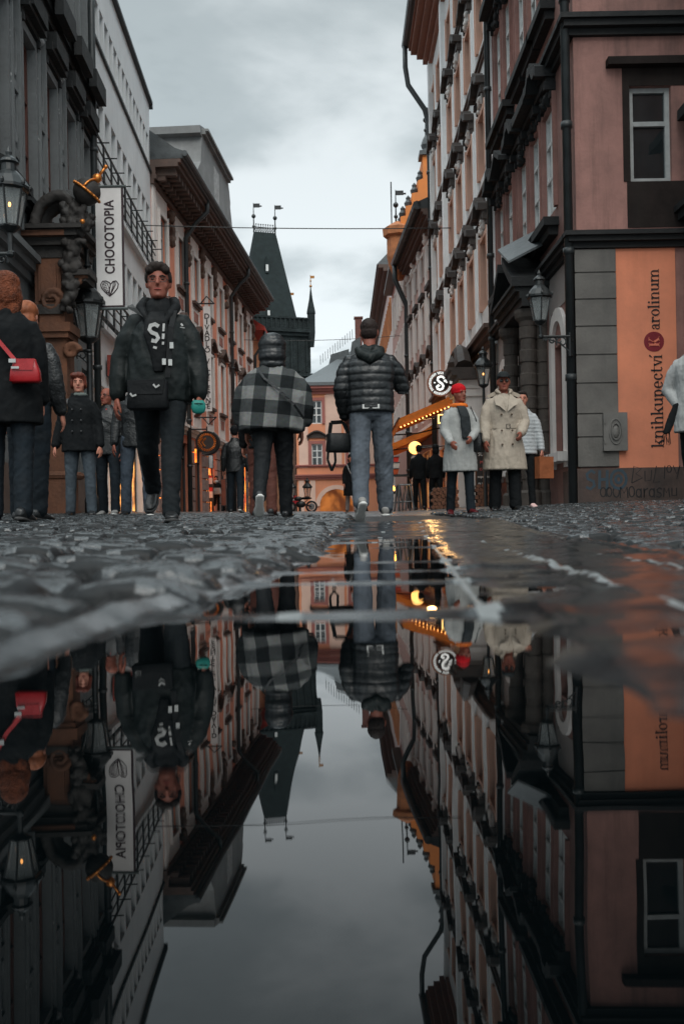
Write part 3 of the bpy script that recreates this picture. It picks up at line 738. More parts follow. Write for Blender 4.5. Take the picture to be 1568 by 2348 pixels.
for i, o in enumerate(ops): window(t, frW, o, -.30, m_greyfr if o[2] > 12 else m_L1d, 1 if o[3] - o[2] > 1.5 else 0, (.75,) if o[3] - o[2] > 1.5 else (), .045, bars=.025, gl=m_curt if i % 3 else m_glass)
m = MB()
for z0, z1, k, g in rows: m.fbox(frW, 0, SW, -.02, .07, z0 - .09, z0 - .01)
m.fbox(frW, -.02, SW + .03, -.4, .13, 14.76, 14.86); m.fbox(frW, SW + .01, SW + .25, -.1, .1, 14.7, 14.84)
m.build('slab_edge', m_L1d, t)
m_warm = emit('lit shop interior', (1.0, .42, .10), 1.1, scale=2.2, c2=(.10, .035, .015))
for i, o in enumerate(shop): window(t, frW, o, -.2, m_L1d, 0, (.86,), .06, gl=m_warm)
m = MB(); band(m, frW, 0, SW, 3.45, [(.1, .06), (.1, .12)]); m.build('string_course', m_L1, t)
def railing(z0, z1, s0, s1):
    m = MB(); m.fbox(frW, s0, s1, -.02, .16, z0 - .16, z0 - .02); par = m.build('balcony', m_L1, t)
    q = MB()
    for z in np.linspace(z0 + .12, z1, 4): q.tube([frW.p(s0, .14, z), frW.p(s1, .14, z)], .022 if z < z1 else .035, 6)
    for s in np.arange(s0, s1 + .01, 1.02):
        q.tube([frW.p(s, .14, z0 - .12), frW.p(s, .14, z1 + .02)], .03, 6); q.tube([frW.p(s, .13, z1 - .3), frW.p(s, .48, z1 - .3)], .018, 5)
    q.build('railing', m_iron, par)
railing(8.75, 9.75, .1, SW - .1); railing(5.2, 6.15, .1, SW - .3)
m = MB(); m.fbox(frW, frW.at_y(24.9), frW.at_y(26.9), .06, .22, 3.95, 4.5); rs = m.build('shop_fascia', mat('rusty red sign board', (.20, .028, .018), .6, .5, 7, .4), t)
# ================================================================ left side: salmon palace
m_sal = mat('salmon plaster', (.72, .27, .17), .85, .14, 1.1, .2, 20, streak=.35, streak_c=(.33, .13, .09))
m_pale = mat('pale plaster trim', (.72, .68, .65), .8, .12, 1.5, .25, 25, streak=.35, streak_c=(.25, .22, .2))
m_brn = mat('brown carved stone', (.105, .062, .045), .8, .4, 4, .6, 20, bdist=.02)
m_cor = mat('brown painted cornice', (.10, .064, .052), .75, .3, 3, .3)
frP = Fr((-6.48, 33.6), (.066, 1), 1); SP = frP.at_y(55.4)
t = thing('salmon_palace', 'salmon and white palace with a deep bracketed brown cornice behind the white house', 'building', (-5.9, 44, Z(-5.9, 44)))
nb = 8; p = SP / nb
cs = [p * (i + .5) for i in range(nb)]
R3 = [(c - .48, c + .48, 9.35, 11.25) for c in cs]; R2 = [(c - .48, c + .48, 5.3, 7.6) for c in cs]
R1 = [(c - .95, c + .95, .5, 3.3) for c in cs]
m = MB(); wall(m, frP, 0, SP, 0, 12.4, R3 + R2 + R1, depth=.22); shell(m, frP, 0, SP, 0, 12.4, 10); m.build('wall', m_sal, t)
m = MB()
for c in cs:                                     # pale bays behind windows
    for za, zb in ((8.3, 12.0), (4.1, 8.0)):
        for o in R3 + R2:
            if abs((o[0] + o[1]) / 2 - c) < .01 and za < o[2] < zb:
                wall(m, frP, c - .74, c + .74, za, zb, [(o[0] - .003, o[1] + .003, o[2] - .003, o[3] + .003)], n=.05, depth=.05)
                m.fbox(frP, c - .74, c - .72, -.02, .047, za, zb); m.fbox(frP, c + .72, c + .74, -.02, .047, za, zb)
for s in (0.2, SP - .2): m.fbox(frP, s - .18, s + .18, -.02, .09, 4.1, 12.0)
band(m, frP, 0, SP, 3.62, [(.14, .1), (.12, .2), (.1, .28)]); band(m, frP, 0, SP, 8.02, [(.1, .08), (.08, .14)])
m.build('pale_trim', m_pale, t)
m_ash = mat('pinkish grey ashlar', (.30, .215, .195), .8, .25, 3, .35, 22)
for i in range(nb + 1):
    c = p * i; a, b = max(0, c - .42), min(SP, c + .42); m = MB()
    for k in range(7): m.fbox(frP, a, b, -.02, .10, .04 + k * .5, .04 + k * .5 + .455)
    m.build('rusticated_pier', m_ash, t)
for i, o in enumerate(R3 + R2):
    window(t, frP, o, -.06, m_greyfr, 1, (.64,), .06, bars=.035); surround(t, frP, o, .13, .12, m_pale, sill=m_cor, sill_out=.2)
for i, c in enumerate(cs):
    ogee_hood(t, frP, c, 1.5, 7.78 if i % 2 else 7.78, .30, m_cor, 'arc' if i % 2 else 'tri')
    m = MB(); rnd = random.Random(i)
    for k in range(16): m.ball(frP.p(c + 1.06 + rnd.uniform(-.15, .15), .14, 10.6 + rnd.random() * 1.2), rnd.uniform(.08, .16), n=6, k=4)
    fuse(m, 'carved_console', m_brn, t, .05, 1, folds(i, .05, (5, 5, 5), .02, 14))
    for za in (8.45, 4.45):
        m = MB()
        for q in (-.38, .04): m.fbox(frP, c + q, c + q + .34, -.02, .075, za + .08, za + .5)
        m.build('relief_panel', mat('faded red relief', (.32, .14, .11), .85, .5, 12, .8, 30), t)
m_litr = emit('lit red shop window', (1.0, .30, .05), 1.5, scale=3.0, c2=(.25, .02, .01))
for i, o in enumerate(R1): window(t, frP, o, -.12, m_L1d, 1, (.8,), .07, gl=m_glassd if i % 3 else m_litr)
m = MB()                                         # the great cornice with modillions
band(m, frP, -.1, SP + .3, 12.0, [(.16, .14), (.14, .24)])
for s in np.arange(.1, SP, .47): m.fbox(frP, s, s + .24, -.02, .88, 12.32, 12.56); m.fbox(frP, s + .02, s + .22, -.02, .5, 12.16, 12.318)
band(m, frP, -.1, SP + .3, 12.562, [(.13, 1.0), (.13, 1.1)]); band(m, frP, -.1, SP + .3, 12.30, [(.258, .2)])
m.build('cornice', m_cor, t)
m = MB(); m.prism([frP.p(-.1, 1.18, 12.83), frP.p(-.1, 1.3, 13.05), frP.p(-.1, .9, 13.2), frP.p(-.1, -4.5, 17.2), frP.p(-.1, -9.5, 12.83)], [frP.p(SP + .2, 1.18, 12.83), frP.p(SP + .2, 1.3, 13.05), frP.p(SP + .2, .9, 13.2), frP.p(SP + .2, -4.5, 17.2), frP.p(SP + .2, -9.5, 12.83)])
m.tube([frP.p(-.15, 1.25, 12.98), frP.p(SP + .25, 1.25, 12.98)], .11, 8)
m.build('roof', m_sheet, t)
# attic gable over the cornice
m_gab = mat('grey weathered gable plaster', (.20, .205, .205), .8, .3, 1.2, .4, 10, streak=.4, streak_c=(.1, .1, .1))
def atticgable(s0, s1, zt, nback, nfront):
    m = MB(); w = s1 - s0; c = (s0 + s1) / 2
    out = [(s0 - .3, 12.9), (s0 - .1, 14.2), (s0 + .09 * w, 14.9), (s0 + .13 * w, zt - .85), (s0 + .09 * w, zt - .8), (s0 + .09 * w, zt - .5), (c - .22 * w, zt - .12), (c - .08 * w, zt), (c + .12 * w, zt - .08), (s1 - .2 * w, zt - .3), (s1 - .12 * w, zt - .6), (s1 - .08 * w, zt - 1.0), (s1 - .05 * w, zt - 1.5), (s1 - .06 * w, 15.2), (s1 - .0 * w, 14.4), (s1 + .6, 13.7), (s1 + 1.6, 12.9)]
    m.fprism(frP, out, nback, nfront)
    g = m.build('attic_gable', m_gab, t)
    q = MB(); band(q, frP, s0 + .13 * w, s1 - .13 * w, zt - .75, [(.12, nfront + .15), (.1, nfront + .28)]); q.build('gable_cornice', m_gab, g)
    q = MB(); q.fbox(frP, c - .55, c + .55, nfront - .02, nfront + .03, 14.1, zt - 1.2); q.build('gable_niche', m_L0st, g)
atticgable(frP.at_y(38.6), frP.at_y(46.4), 16.9, -2.2, .6)
m = MB(); m.fprism(frP, [(SP - 6.5, 13.1), (SP - 5.8, 15.0), (SP - 4.6, 15.0), (SP - 3.4, 13.1)], -2, .1); m.build('dormer', m_gab, t)
dp = lambda y, n: frP.p(frP.at_y(y), n, 0)
for y in (38.0, 47.9):
    a = dp(y, .22); b = dp(y, 1.1)
    downpipe(t, [V3(b.x, b.y, 12.9), V3(b.x, b.y, 12.4), V3(*(a.lerp(b, .5).xy), 12.0), V3(a.x, a.y, 11.4), V3(a.x, a.y, Z(a.x, a.y))], .09)
# ================================================================ far left: narrow orange house with a red tiled pent roof
frQ = Fr((-5.0, 55.5), (.02, 1), 1); SQ = 17.0
m_org = mat('orange plaster', (.56, .25, .12), .85, .18, 1.3, .2, streak=.3, streak_c=(.25, .12, .08))
t = thing('orange_house', 'narrow orange house with red tiled roof edge just past the salmon palace', 'building', (-5, 62, Z(-5, 62)))
ops = [(1.2 + 2.6 * i, 2.2 + 2.6 * i, z, z + 1.8) for i in range(6) for z in (4.6, 8.2)]
m = MB(); wall(m, frQ, 0, SQ, 0, 11.2, ops, depth=.2); shell(m, frQ, 0, SQ, 0, 11.2, 8); m.build('wall', m_org, t)
for o in ops: window(t, frQ, o, -.1, m_greyfr, 1, (.6,), .07)
m_tile = mat('red roof tiles', (.42, .045, .03), .7, .4, 6, .6, 14, bdist=.04)
m = MB(); m.prism([frQ.p(-.2, .75, 11.2), frQ.p(-.2, .75, 11.4), frQ.p(-.2, -3.5, 14.2), frQ.p(-.2, -3.5, 11.2)], [frQ.p(SQ, .75, 11.2), frQ.p(SQ, .75, 11.4), frQ.p(SQ, -3.5, 14.2), frQ.p(SQ, -3.5, 11.2)]); m.build('roof', m_tile, t)
a, b = frQ.p(.3, .12, 0), frQ.p(.3, .7, 0)
downpipe(t, [V3(b.x, b.y, 11.2), V3(b.x, b.y, 10.6), V3(a.x, a.y, 9.8), V3(a.x, a.y, .6)], .09)
# ================================================================ right side: corner house
m_R1 = mat('dusky pink plaster', (.285, .15, .128), .85, .42, 1.1, .5, 16, streak=.85, streak_c=(.11, .065, .056), bdist=.015)
m_R1d = mat('blackened moulding', (.010, .0115, .0125), .8, .5, 3, .5, 18, bdist=.02)
m_rust = mat('grey rendered ashlar', (.135, .128, .118), .8, .35, 1.6, .5, 22, streak=.55, streak_c=(.07, .07, .068))
XR = 3.74; YR = 15.0; YR2 = 22.6; YR3 = 37.0; YR4 = 54.0
frC = Fr((XR, YR), (1, 0), 1)                     # end wall of the corner house, looking down the street
frS = Fr((XR, YR), (0, 1), -1)                    # its long street side
t = thing('corner_house', 'dusky pink corner house with black mouldings, grey ashlar corner and bookshop wall panel', 'building', (XR, YR, Z(XR, YR)))
def cz(u, v): w = W(u, v, YR); return w.x - XR, w.z
a0, zt = cz(1441, 198); a1, zb = cz(1540, 415)
cw = (a0, a1, zb, zt); cw2 = (a0, a1, 10.0, 12.0)
m = MB(); wall(m, frC, 0, 5.2, 0, 19, [cw, cw2], depth=.22)
sc = [1.75, 2.85, 4.05, 5.55, 6.7]
S1 = [(s - .42, s + .42, 5.35, 7.15) for s in sc]; S2 = [(s - .42, s + .42, 9.0, 11.2) for s in sc]; S3 = [(s - .4, s + .4, 13.2, 15.4) for s in sc]
arch = (.90, 1.65, 1.15, 3.0); gate = (2.62, 3.72, 0, 3.05); a2 = (6.3, 7.1, 1.15, 3.05)
wall(m, frS, 0, YR2 - YR, 0, 19, S1 + S2 + S3 + [arch, gate, a2], depth=.2)
m.add([frC.p(0, 0, 19), frC.p(5.2, 0, 19), frC.p(5.2, -7.6, 19), frC.p(0, -7.6, 19)], [(0, 1, 2, 3)])
m.build('wall', m_R1, t)
ROWS = S1 + S2 + S3
for i, o in enumerate(ROWS):
    window(t, frS, o, -.03, m_white, 1, (.36, .70), .06, bars=.035, gl=m_skypane); surround(t, frS, o, .10, .05, m_R1)
for o in (cw, cw2): window(t, frC, o, -.08, m_greyfr, 0, (.62,), .075, bars=.045)
m = MB(); a, b, c, d = cw                         # dark field left of, above and below the end-wall window
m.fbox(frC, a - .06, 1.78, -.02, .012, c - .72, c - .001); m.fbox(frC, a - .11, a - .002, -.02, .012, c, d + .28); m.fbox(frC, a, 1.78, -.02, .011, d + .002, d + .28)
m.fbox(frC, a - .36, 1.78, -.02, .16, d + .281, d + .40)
m.build('window_surround', mat('dark grey brown render', (.022, .017, .0155), .9, .5, 2.2, .5, 14, spec=.15, streak=.5, streak_c=(.03, .027, .024)), t)
for i, s in enumerate(sc):
    for zr in (7.45, 11.5):
        ogee_hood(t, frS, s, 1.12, zr, .36, m_R1d, ('swan', 'flat', 'swan', 'tri', 'swan')[i] if zr < 9 else 'flat', orn=m_R1d)
m = MB()                                          # mouldings round both sides
def wrap(m, z, steps):
    for h, n in steps:
        m.fbox(frC, -n, 5.2, -.02, n, z, z + h); m.fbox(frS, -.018, YR2 - YR - .02, -.02, n, z, z + h - .002); z += h
z1 = cz(1320, 572)[1]; z2 = cz(1320, 86)[1]
wrap(m, z1, [(.09, .08), (.08, .16), (.07, .22)]); wrap(m, z2, [(.1, .08), (.1, .18), (.08, .24)])
wrap(m, z2 + 4.1, [(.12, .1), (.1, .2), (.1, .3)])
for s in sc:
    for zr in (5.0, 8.65): m.fbox(frS, s - .6, s + .6, -.02, .26, zr, zr + .14); m.fbox(frS, s - .52, s + .52, -.02, .16, zr - .14, zr - .002)
m.build('moulding', m_R1d, t)
m = MB()                                          # ashlar corner courses
zc = [cz(1330, v)[1] for v in (1100, 1072, 1003, 950, 880, 815, 750, 688, 627, 573)]
su = cz(1412, 800)[0]
for i in range(1, len(zc) - 1):
    m.fbox(frC, -.05, su, -.02, .05, zc[i] + .012, zc[i + 1] - .012)
    m.fbox(frS, -.047, .55, -.02, .05, zc[i] + .014, zc[i + 1] - .014)
m.fbox(frC, -.03, su - .01, -.02, .03, zc[1], z1 - .01)
m.build('ashlar_corner', m_rust, t)
m = MB(); zp = cz(1500, 1072)[1]
m.fbox(frC, -.07, 5.2, -.02, .07, 0, zp); m.fbox(frS, -.068, .9, -.02, .07, 0, zp - .002)
plinth = m.build('plinth', mat('stained brown plinth', (.075, .05, .042), .75, .5, 2.6, .5, 14, streak=.6, streak_c=(.03, .028, .028)), t)
m = MB(); pw0, pw1 = cz(1413, 800)[0], cz(1549, 800)[0]
m.fbox(frC, pw0, pw1, -.02, .022, zp + .003, z1 - .006)
panel = m.build('painted_panel', mat('orange painted wall', (.74, .26, .145), .8, .16, 1.1, .3, 22, streak=.3, streak_c=(.5, .16, .08)), t)
m = MB(); b0, zb1 = cz(1378, 948); b1, zb0 = cz(1434, 1034)
m.fbox(frC, b0, b1, .052, .11, zb0, zb1)
for zz_ in (zb0 + .14, zb1 - .14): m.fbox(frC, b0 + .005, b0 + .04, .11, .125, zz_ - .03, zz_ + .03)
for k, (rr_, dd) in enumerate(((.13, .128), (.085, .14))):
    pts = [frC.p((b0 + b1) / 2 + rr_ * .75 * math.cos(q), dd - .012, (zb0 + zb1) / 2 + rr_ * 1.5 * math.sin(q)) for q in np.linspace(0, 2 * PI, 20)[:-1]]
    m.tube(pts, .012, 5, closed=True)
m.ball(frC.p((b0 + b1) / 2, .11, (zb0 + zb1) / 2), .06, .03, .10)
m.build('utility_box', mat('grey meter box', (.15, .145, .135), .6, .25, 4, .2), t)
# rusticated grey wall of the street side, arched window, gateway
for q in (arch, a2):
    m = MB()
    m.fbox(frS, q[0] - .22, q[0] - .003, -.02, .06, .9, q[3]); m.fbox(frS, q[1] + .003, q[1] + .22, -.02, .06, .9, q[3]); cc = (q[0] + q[1]) / 2; rr_ = (q[1] - q[0]) / 2
    for k in range(10):
        t0, t1 = PI * k / 10, PI * (k + 1) / 10
        m.fprism(frS, [(cc + math.cos(t0) * (rr_ + .003), q[3] + math.sin(t0) * .4), (cc + math.cos(t0) * (rr_ + .22), q[3] + math.sin(t0) * .62), (cc + math.cos(t1) * (rr_ + .22), q[3] + math.sin(t1) * .62), (cc + math.cos(t1) * (rr_ + .003), q[3] + math.sin(t1) * .4)], -.02, .06)
    m.fbox(frS, q[0] - .3, q[1] + .3, -.02, .22, q[2] - .16, q[2] - .005)
    m.build('architrave', m_pale, t)
for q in (arch, a2): window(t, frS, q, -.1, m_brownfr, 1, (.7,), .09, gl=m_glassd)
m = MB(); m.fbox(frS, gate[0], gate[1], -.2, -.14, 0, gate[3])
for k in range(2):
    for j in range(3): m.fbox(frS, gate[0] + .06 + k * .53, gate[0] + .5 + k * .53, -.14, -.10, .2 + j * .95, .95 + j * .95)
m.build('door', mat('old brown gate wood', (.05, .03, .022), .6, .4, 5, .3), t)
m = MB(); m.fbox(frS, .55, YR2 - YR, -.02, .012, zp + .003, z1 - .1)
m = MB()
for s in (.9,): wall(m, frS, .56, YR2 - YR, .9, z1 - .004, [(arch[0] - .22, arch[1] + .22, .9, arch[3] + .62), (2.0, 4.35, .9, z1 - .3), (a2[0] - .22, a2[1] + .22, .9, a2[3] + .62)], n=.014, depth=.016)
m.build('street_render', mat('pale grey pink render', (.30, .265, .25), .8, .2, 1.2, .3, streak=.4, streak_c=(.14, .125, .12)), t)
# gateway portal: banded columns, entablature and broken pediment
m_band = mat('banded brown stone', (.07, .058, .05), .8, .4, 4, .5, 18, bdist=.02)
for s, n_ in ((2.28, .34), (2.36, .06), (4.0, .34), (4.0, .06)):
    m = MB(); c = frS.p(s, n_, 0); z = .02
    m.lathe([(.21, 0), (.21, .5), (.17, .55)], (c.x, c.y, z), 18)
    for k in range(7):
        zz_ = .57 + k * .42
        m.lathe([(.135, zz_), (.135, zz_ + .2)], (c.x, c.y, 0), 18); m.lathe([(.14, zz_ + .201), (.152, zz_ + .206), (.155, zz_ + .405), (.14, zz_ + .419)], (c.x, c.y, 0), 18)
    m.lathe([(.15, 3.511), (.16, 3.6), (.22, 3.66), (.24, 3.74), (.24, 3.8)], (c.x, c.y, 0), 18)
    m.build('column', m_band, t)
m = MB(); band(m, frS, 1.95, 4.35, 3.82, [(.14, .5), (.12, .54), (.10, .62), (.06, .66)], .0)
m.build('entablature', m_R1d, t)
m = MB()
for s0, s1, sg in ((1.9, 2.9, 1), (3.4, 4.4, -1)):
    k = 7; up = []
    for i in range(k):
        q = i / (k - 1); s_ = s0 + (s1 - s0) * q; f_ = q if sg > 0 else 1 - q
        up.append((s_, 4.32 + .62 * f_ ** 1.2))
    out = up + [(x, z - .16) for x, z in up[::-1]]
    n_ = len(out); A = [frS.p(x, -.02, z) for x, z in out]; B = [frS.p(x, .68, z) for x, z in out]
    m.add(A + B, [(i, (i + 1) % n_, n_ + (i + 1) % n_, n_ + i) for i in range(n_)]); m.add(B, [(i, i + 1, n_ - 2 - i, n_ - 1 - i) for i in range(k - 1)]); m.add(A, [(i, i + 1, n_ - 2 - i, n_ - 1 - i) for i in range(k - 1)])
m.fbox(frS, 2.95, 3.35, -.02, .42, 4.27, 5.1)
m.build('pediment', m_R1d, t)
m = MB(); m.prism([frS.p(1.85, -.01, 4.92), frS.p(1.85, .74, 4.55), frS.p(1.85, .74, 4.59), frS.p(1.85, -.01, 4.97)], [frS.p(2.95, -.01, 5.42), frS.p(2.95, .74, 5.06), frS.p(2.95, .74, 5.1), frS.p(2.95, -.01, 5.47)]); m.build('pediment_flashing', m_sheet, t)
a = frC.p(-.13, .02, 0)
downpipe(t, [V3(a.x, a.y, 19), V3(a.x, a.y, 18), V3(a.x, a.y, Z(a.x, a.y))], .07)
a = frS.p(YR2 - YR, .13, 0)
downpipe(t, [V3(a.x, a.y, 19), V3(a.x, a.y, 18), V3(a.x, a.y, Z(a.x, a.y))], .075)
# writing of the bookshop: own serif letters made of strokes
def serif_word(word, h, fr, s_base, z0, n, mt, par, name, x0=0.0, ret=False):
    """letters run upward along z, their tops pointing to -s; h = x-height"""
    m = MB(); T = .30; t_ = .075; x = x0
    def put(p): return fr.p(s_base - p[1] * h, n, z0 + p[0] * h)
    def poly(ps):
        a = [fr.p(s_base - q[1] * h, n, z0 + q[0] * h) for q in ps]; b = [fr.p(s_base - q[1] * h, n + .008, z0 + q[0] * h) for q in ps]; m.prism(a, b)
    def rect(x0, y0, x1, y1): poly([(x0, y0), (x1, y0), (x1, y1), (x0, y1)])
    def arc(cx, cy, ro, qo, ri, qi, a0, a1, k=12):
        for i in range(k):
            u0, u1 = a0 + (a1 - a0) * i / k, a0 + (a1 - a0) * (i + 1) / k
            poly([(cx + ro * math.cos(u0), cy + qo * math.sin(u0)), (cx + ro * math.cos(u1), cy + qo * math.sin(u1)), (cx + ri * math.cos(u1), cy + qi * math.sin(u1)), (cx + ri * math.cos(u0), cy + qi * math.sin(u0))])
    def stem(x, y0, y1, foot=True, head='flag'):
        rect(x, y0, x + T * .62, y1)
        if foot: rect(x - .12, y0, x + T * .62 + .12, y0 + t_)
        if head == 'flag': poly([(x - .13, y1 - .13), (x, y1 - .2), (x, y1), (x - .13, y1 - .06)])
    S = T * .62
    for ch in word:
        if ch in 'nmhu':
            k = 2 if ch == 'm' else 1
            if ch == 'u':
                stem(x + .13, .2, 1, False); stem(x + .75, 0, 1, False); rect(x + .9, 0, x + 1.06, t_); arc(x + .47, .27, .34, .29, .16, .2, PI, 2 * PI); w = 1.1
            else:
                stem(x + .13, 0, 1.5 if ch == 'h' else 1)
                for j in range(k):
                    cx = x + .13 + S + .25 + j * .62; arc(cx, .68, .36, .33, .18, .25, 0, PI * .93); rect(cx + .18, 0, cx + .36, .70); rect(cx + .06, 0, cx + .48, t_)
                w = 1.12 + (k - 1) * .62
        elif ch == 'k':
            stem(x + .13, 0, 1.5); poly([(x + .3, .42), (x + .8, .95), (x + .9, .95), (x + .42, .42)]); rect(x + .62, .93, x + 1.0, 1.0); poly([(x + .42, .56), (x + .6, .7), (x + 1.02, 0), (x + .76, 0)]); rect(x + .62, 0, x + 1.1, t_); w = 1.1
        elif ch in 'ií':
            stem(x + .13, 0, 1)
            if ch == 'i': arc(x + .22, 1.32, .13, .13, 0, 0, 0, 2 * PI, 10)
            else: poly([(x + .14, 1.2), (x + .2, 1.2), (x + .5, 1.52), (x + .32, 1.56)])
            w = .55
        elif ch == 'p':
            stem(x + .13, -.48, 1, True); arc(x + .52, .5, .40, .52, .20, .42, -PI * .78, PI * .78); w = 1.02
        elif ch in 'ec':
            arc(x + .5, .5, .44, .52, .24, .43, PI * .18 if ch == 'e' else PI * .2, PI * 1.80); w = .98
            if ch == 'e': rect(x + .14, .47, x + .9, .47 + t_); arc(x + .5, .5, .42, .52, .22, .43, 0, PI * .2, 3)
            else: arc(x + .76, .72, .12, .12, 0, 0, 0, 2 * PI, 8)
        elif ch == 't':
            rect(x + .16, .15, x + .16 + S, 1.35); rect(x, .93, x + .62, 1.0); arc(x + .44, .24, .28, .25, .1, .16, PI, 1.9 * PI, 8); w = .68
        elif ch == 'v':
            poly([(x + .1, 1), (x + .32, 1), (x + .62, .02), (x + .5, .02)]); poly([(x + .5, .02), (x + .62, .02), (x + .92, 1), (x + .84, 1)]); rect(x, .93, x + .45, 1.0); rect(x + .68, .93, x + 1.02, 1.0); w = 1.0
        elif ch == 'a':
            rect(x + .52, .08, x + .52 + S, .72); arc(x + .42, .70, .29, .3, .12, .22, 0, PI * .95, 8); arc(x + .34, .28, .28, .29, .12, .2, PI * .3, PI * 1.75, 10); arc(x + .2, .76, .1, .1, 0, 0, 0, 2 * PI, 8); rect(x + .6, 0, x + .86, t_ * 1.2); w = .92
        elif ch == 'r':
            stem(x + .13, 0, 1); arc(x + .52, .64, .28, .34, .14, .24, PI * .25, PI * .9, 6); arc(x + .66, .84, .13, .13, 0, 0, 0, 2 * PI, 8); w = .82
        elif ch == 'o': arc(x + .5, .5, .46, .52, .25, .44, 0, 2 * PI, 18); w = 1.02
        elif ch == 'l': stem(x + .13, 0, 1.5); w = .56
        elif ch == 'K':
            rect(x + .12, 0, x + .4, 1.5); rect(x, 0, x + .52, t_); rect(x, 1.43, x + .52, 1.5); poly([(x + .4, .62), (x + .98, 1.46), (x + 1.1, 1.46), (x + .4, .46)]); rect(x + .78, 1.43, x + 1.28, 1.5); poly([(x + .46, .74), (x + .66, .96), (x + 1.28, 0), (x + .96, 0)]); rect(x + .78, 0, x + 1.4, t_); w = 1.4
        x += w * 1.0
    if ret: return x, m
    return m.build(name, mt, par)
m_ink = mat('black sign paint', (.014, .012, .014), .6, .1, 5, 0)
sb, zk0 = cz(1519, 1026); _, zk1 = cz(1519, 812)
L1_, _m_ = serif_word('knihkupectví', 1, frC, 0, 0, 0, m_ink, None, '', ret=True)
hk = (zk1 - zk0) / L1_
serif_word('knihkupectví', hk, frC, sb, zk0, .023, m_ink, panel, 'lettering')
_, zr0 = cz(1507, 757); _, zr1 = cz(1507, 617)
L2_, _m_ = serif_word('arolinum', 1, frC, 0, 0, 0, m_ink, None, '', ret=True)
serif_word('arolinum', (zr1 - zr0) / L2_, frC, cz(1509, 700)[0], zr0, .023, m_ink, panel, 'lettering')
ck, zkc = cz(1497, 784); rk = 23 / FPX * YR
m = MB(); m.prism([frC.p(ck + rk * math.cos(q), .021, zkc + rk * math.sin(q)) for q in np.linspace(0, 2 * PI, 33)[:-1]], [frC.p(ck + rk * math.cos(q), .027, zkc + rk * math.sin(q)) for q in np.linspace(0, 2 * PI, 33)[:-1]])
disc = m.build('logo_disc', mat('crimson sign paint', (.20, .008, .018), .6, .1, 5, 0), panel)
serif_word('K', rk * .72, frC, ck + rk * .54, zkc - rk * .5, .027, mat('orange sign paint', (.75, .2, .12), .7, .1, 5, 0), panel, 'lettering')
# graffiti on the plinth: sprayed strokes
import itertools
def ribbon0(q, P, w):
    n = len(P); A = []; Bq = []; nrm = V3(0, -1, 0)
    for i in range(n):
        t = (P[min(n - 1, i + 1)] - P[max(0, i - 1)]); t = t if t.length > 1e-6 else V3(1, 0, 0)
        sd = t.normalized().cross(nrm).normalized() * w / 2
        A.append(P[i] - sd); Bq.append(P[i] + sd)
    q.add(A + Bq, [(i, i + 1, n + i + 1, n + i) for i in range(n - 1)])
def spray(par, strokes, r, mt, s0, z0, sc_):
    m = MB(); cnt = itertools.count(1)
    for st in strokes:
        pts = [frC.p(s0 + x * sc_, .072, z0 + y * sc_) for x, y in st]
        ct_ = next(cnt) * .2
        ribbon0(m, [q - V3(0, .0012 * ct_, 0) for q in pts], 2 * r)
    return m.build('graffiti', mt, par)
def circ(cx, cy, rx, ry, a0=0, a1=2 * PI, k=12): return [(cx + rx * math.cos(a0 + (a1 - a0) * i / k), cy + ry * math.sin(a0 + (a1 - a0) * i / k)) for i in range(k + 1)]
Sst = lambda x, w=.5, h=1.0: [(x + w, h * .85), (x + w * .6, h), (x + w * .1, h * .8), (x + w * .2, h * .55), (x + w * .8, h * .42), (x + w * .9, h * .18), (x + w * .5, 0), (x, h * .12)]
m_sp1 = mat('blue spray paint', (.03, .055, .075), .6, .2, 20, 0); m_sp2 = mat('black spray paint', (.008, .009, .01), .6, .2, 20, 0)
spray(plinth, [Sst(0), [(.75, 1.0), (.72, 0)], [(1.15, 1), (1.12, 0)], [(.72, .5), (1.15, .52)], circ(1.75, .5, .42, .5), circ(1.75, .5, .16, .2)], .022, m_sp1, cz(1340, 1120)[0], cz(1340, 1122)[1], .29)
spray(plinth, [[(0, 0), (.15, 1), (.6, .85), (.25, .55), (.65, .3), (0, 0)], [(.8, .7), (.8, .1), (1.15, .15), (1.2, .75)], [(1.5, 1.0), (1.3, .0), (1.7, .05)], [(2.0, 1), (1.95, .2)], circ(2.25, .8, .14, .2), [(2.5, 1), (2.7, .5), (2.9, 1), (2.7, .2)]], .007, m_sp2, cz(1444, 1112)[0], cz(1444, 1108)[1], .26)
spray(plinth, [circ(.2, .4, .18, .3), [(.4, .7), (.4, .1)], circ(.6, .4, .16, .3), circ(1.05, .4, .2, .34), [(1.3, 0), (1.35, .7), (1.55, .3), (1.75, .7), (1.8, 0)], circ(2.05, .4, .18, .34), circ(2.5, .3, .16, .26), [(2.66, .6), (2.66, 0)], [(2.85, .6), (2.85, 0), (2.9, .5), (3.1, .6)], circ(3.35, .3, .16, .26), [(3.5, .6), (3.5, 0)], Sst(3.65, .35, .62), [(4.1, 0), (4.15, .6), (4.3, .3), (4.45, .6), (4.5, 0)], [(4.65, .6), (4.65, .1), (4.95, .1), (4.95, .6)]], .009, m_sp2, cz(1372, 1142)[0], cz(1372, 1143)[1], .24)
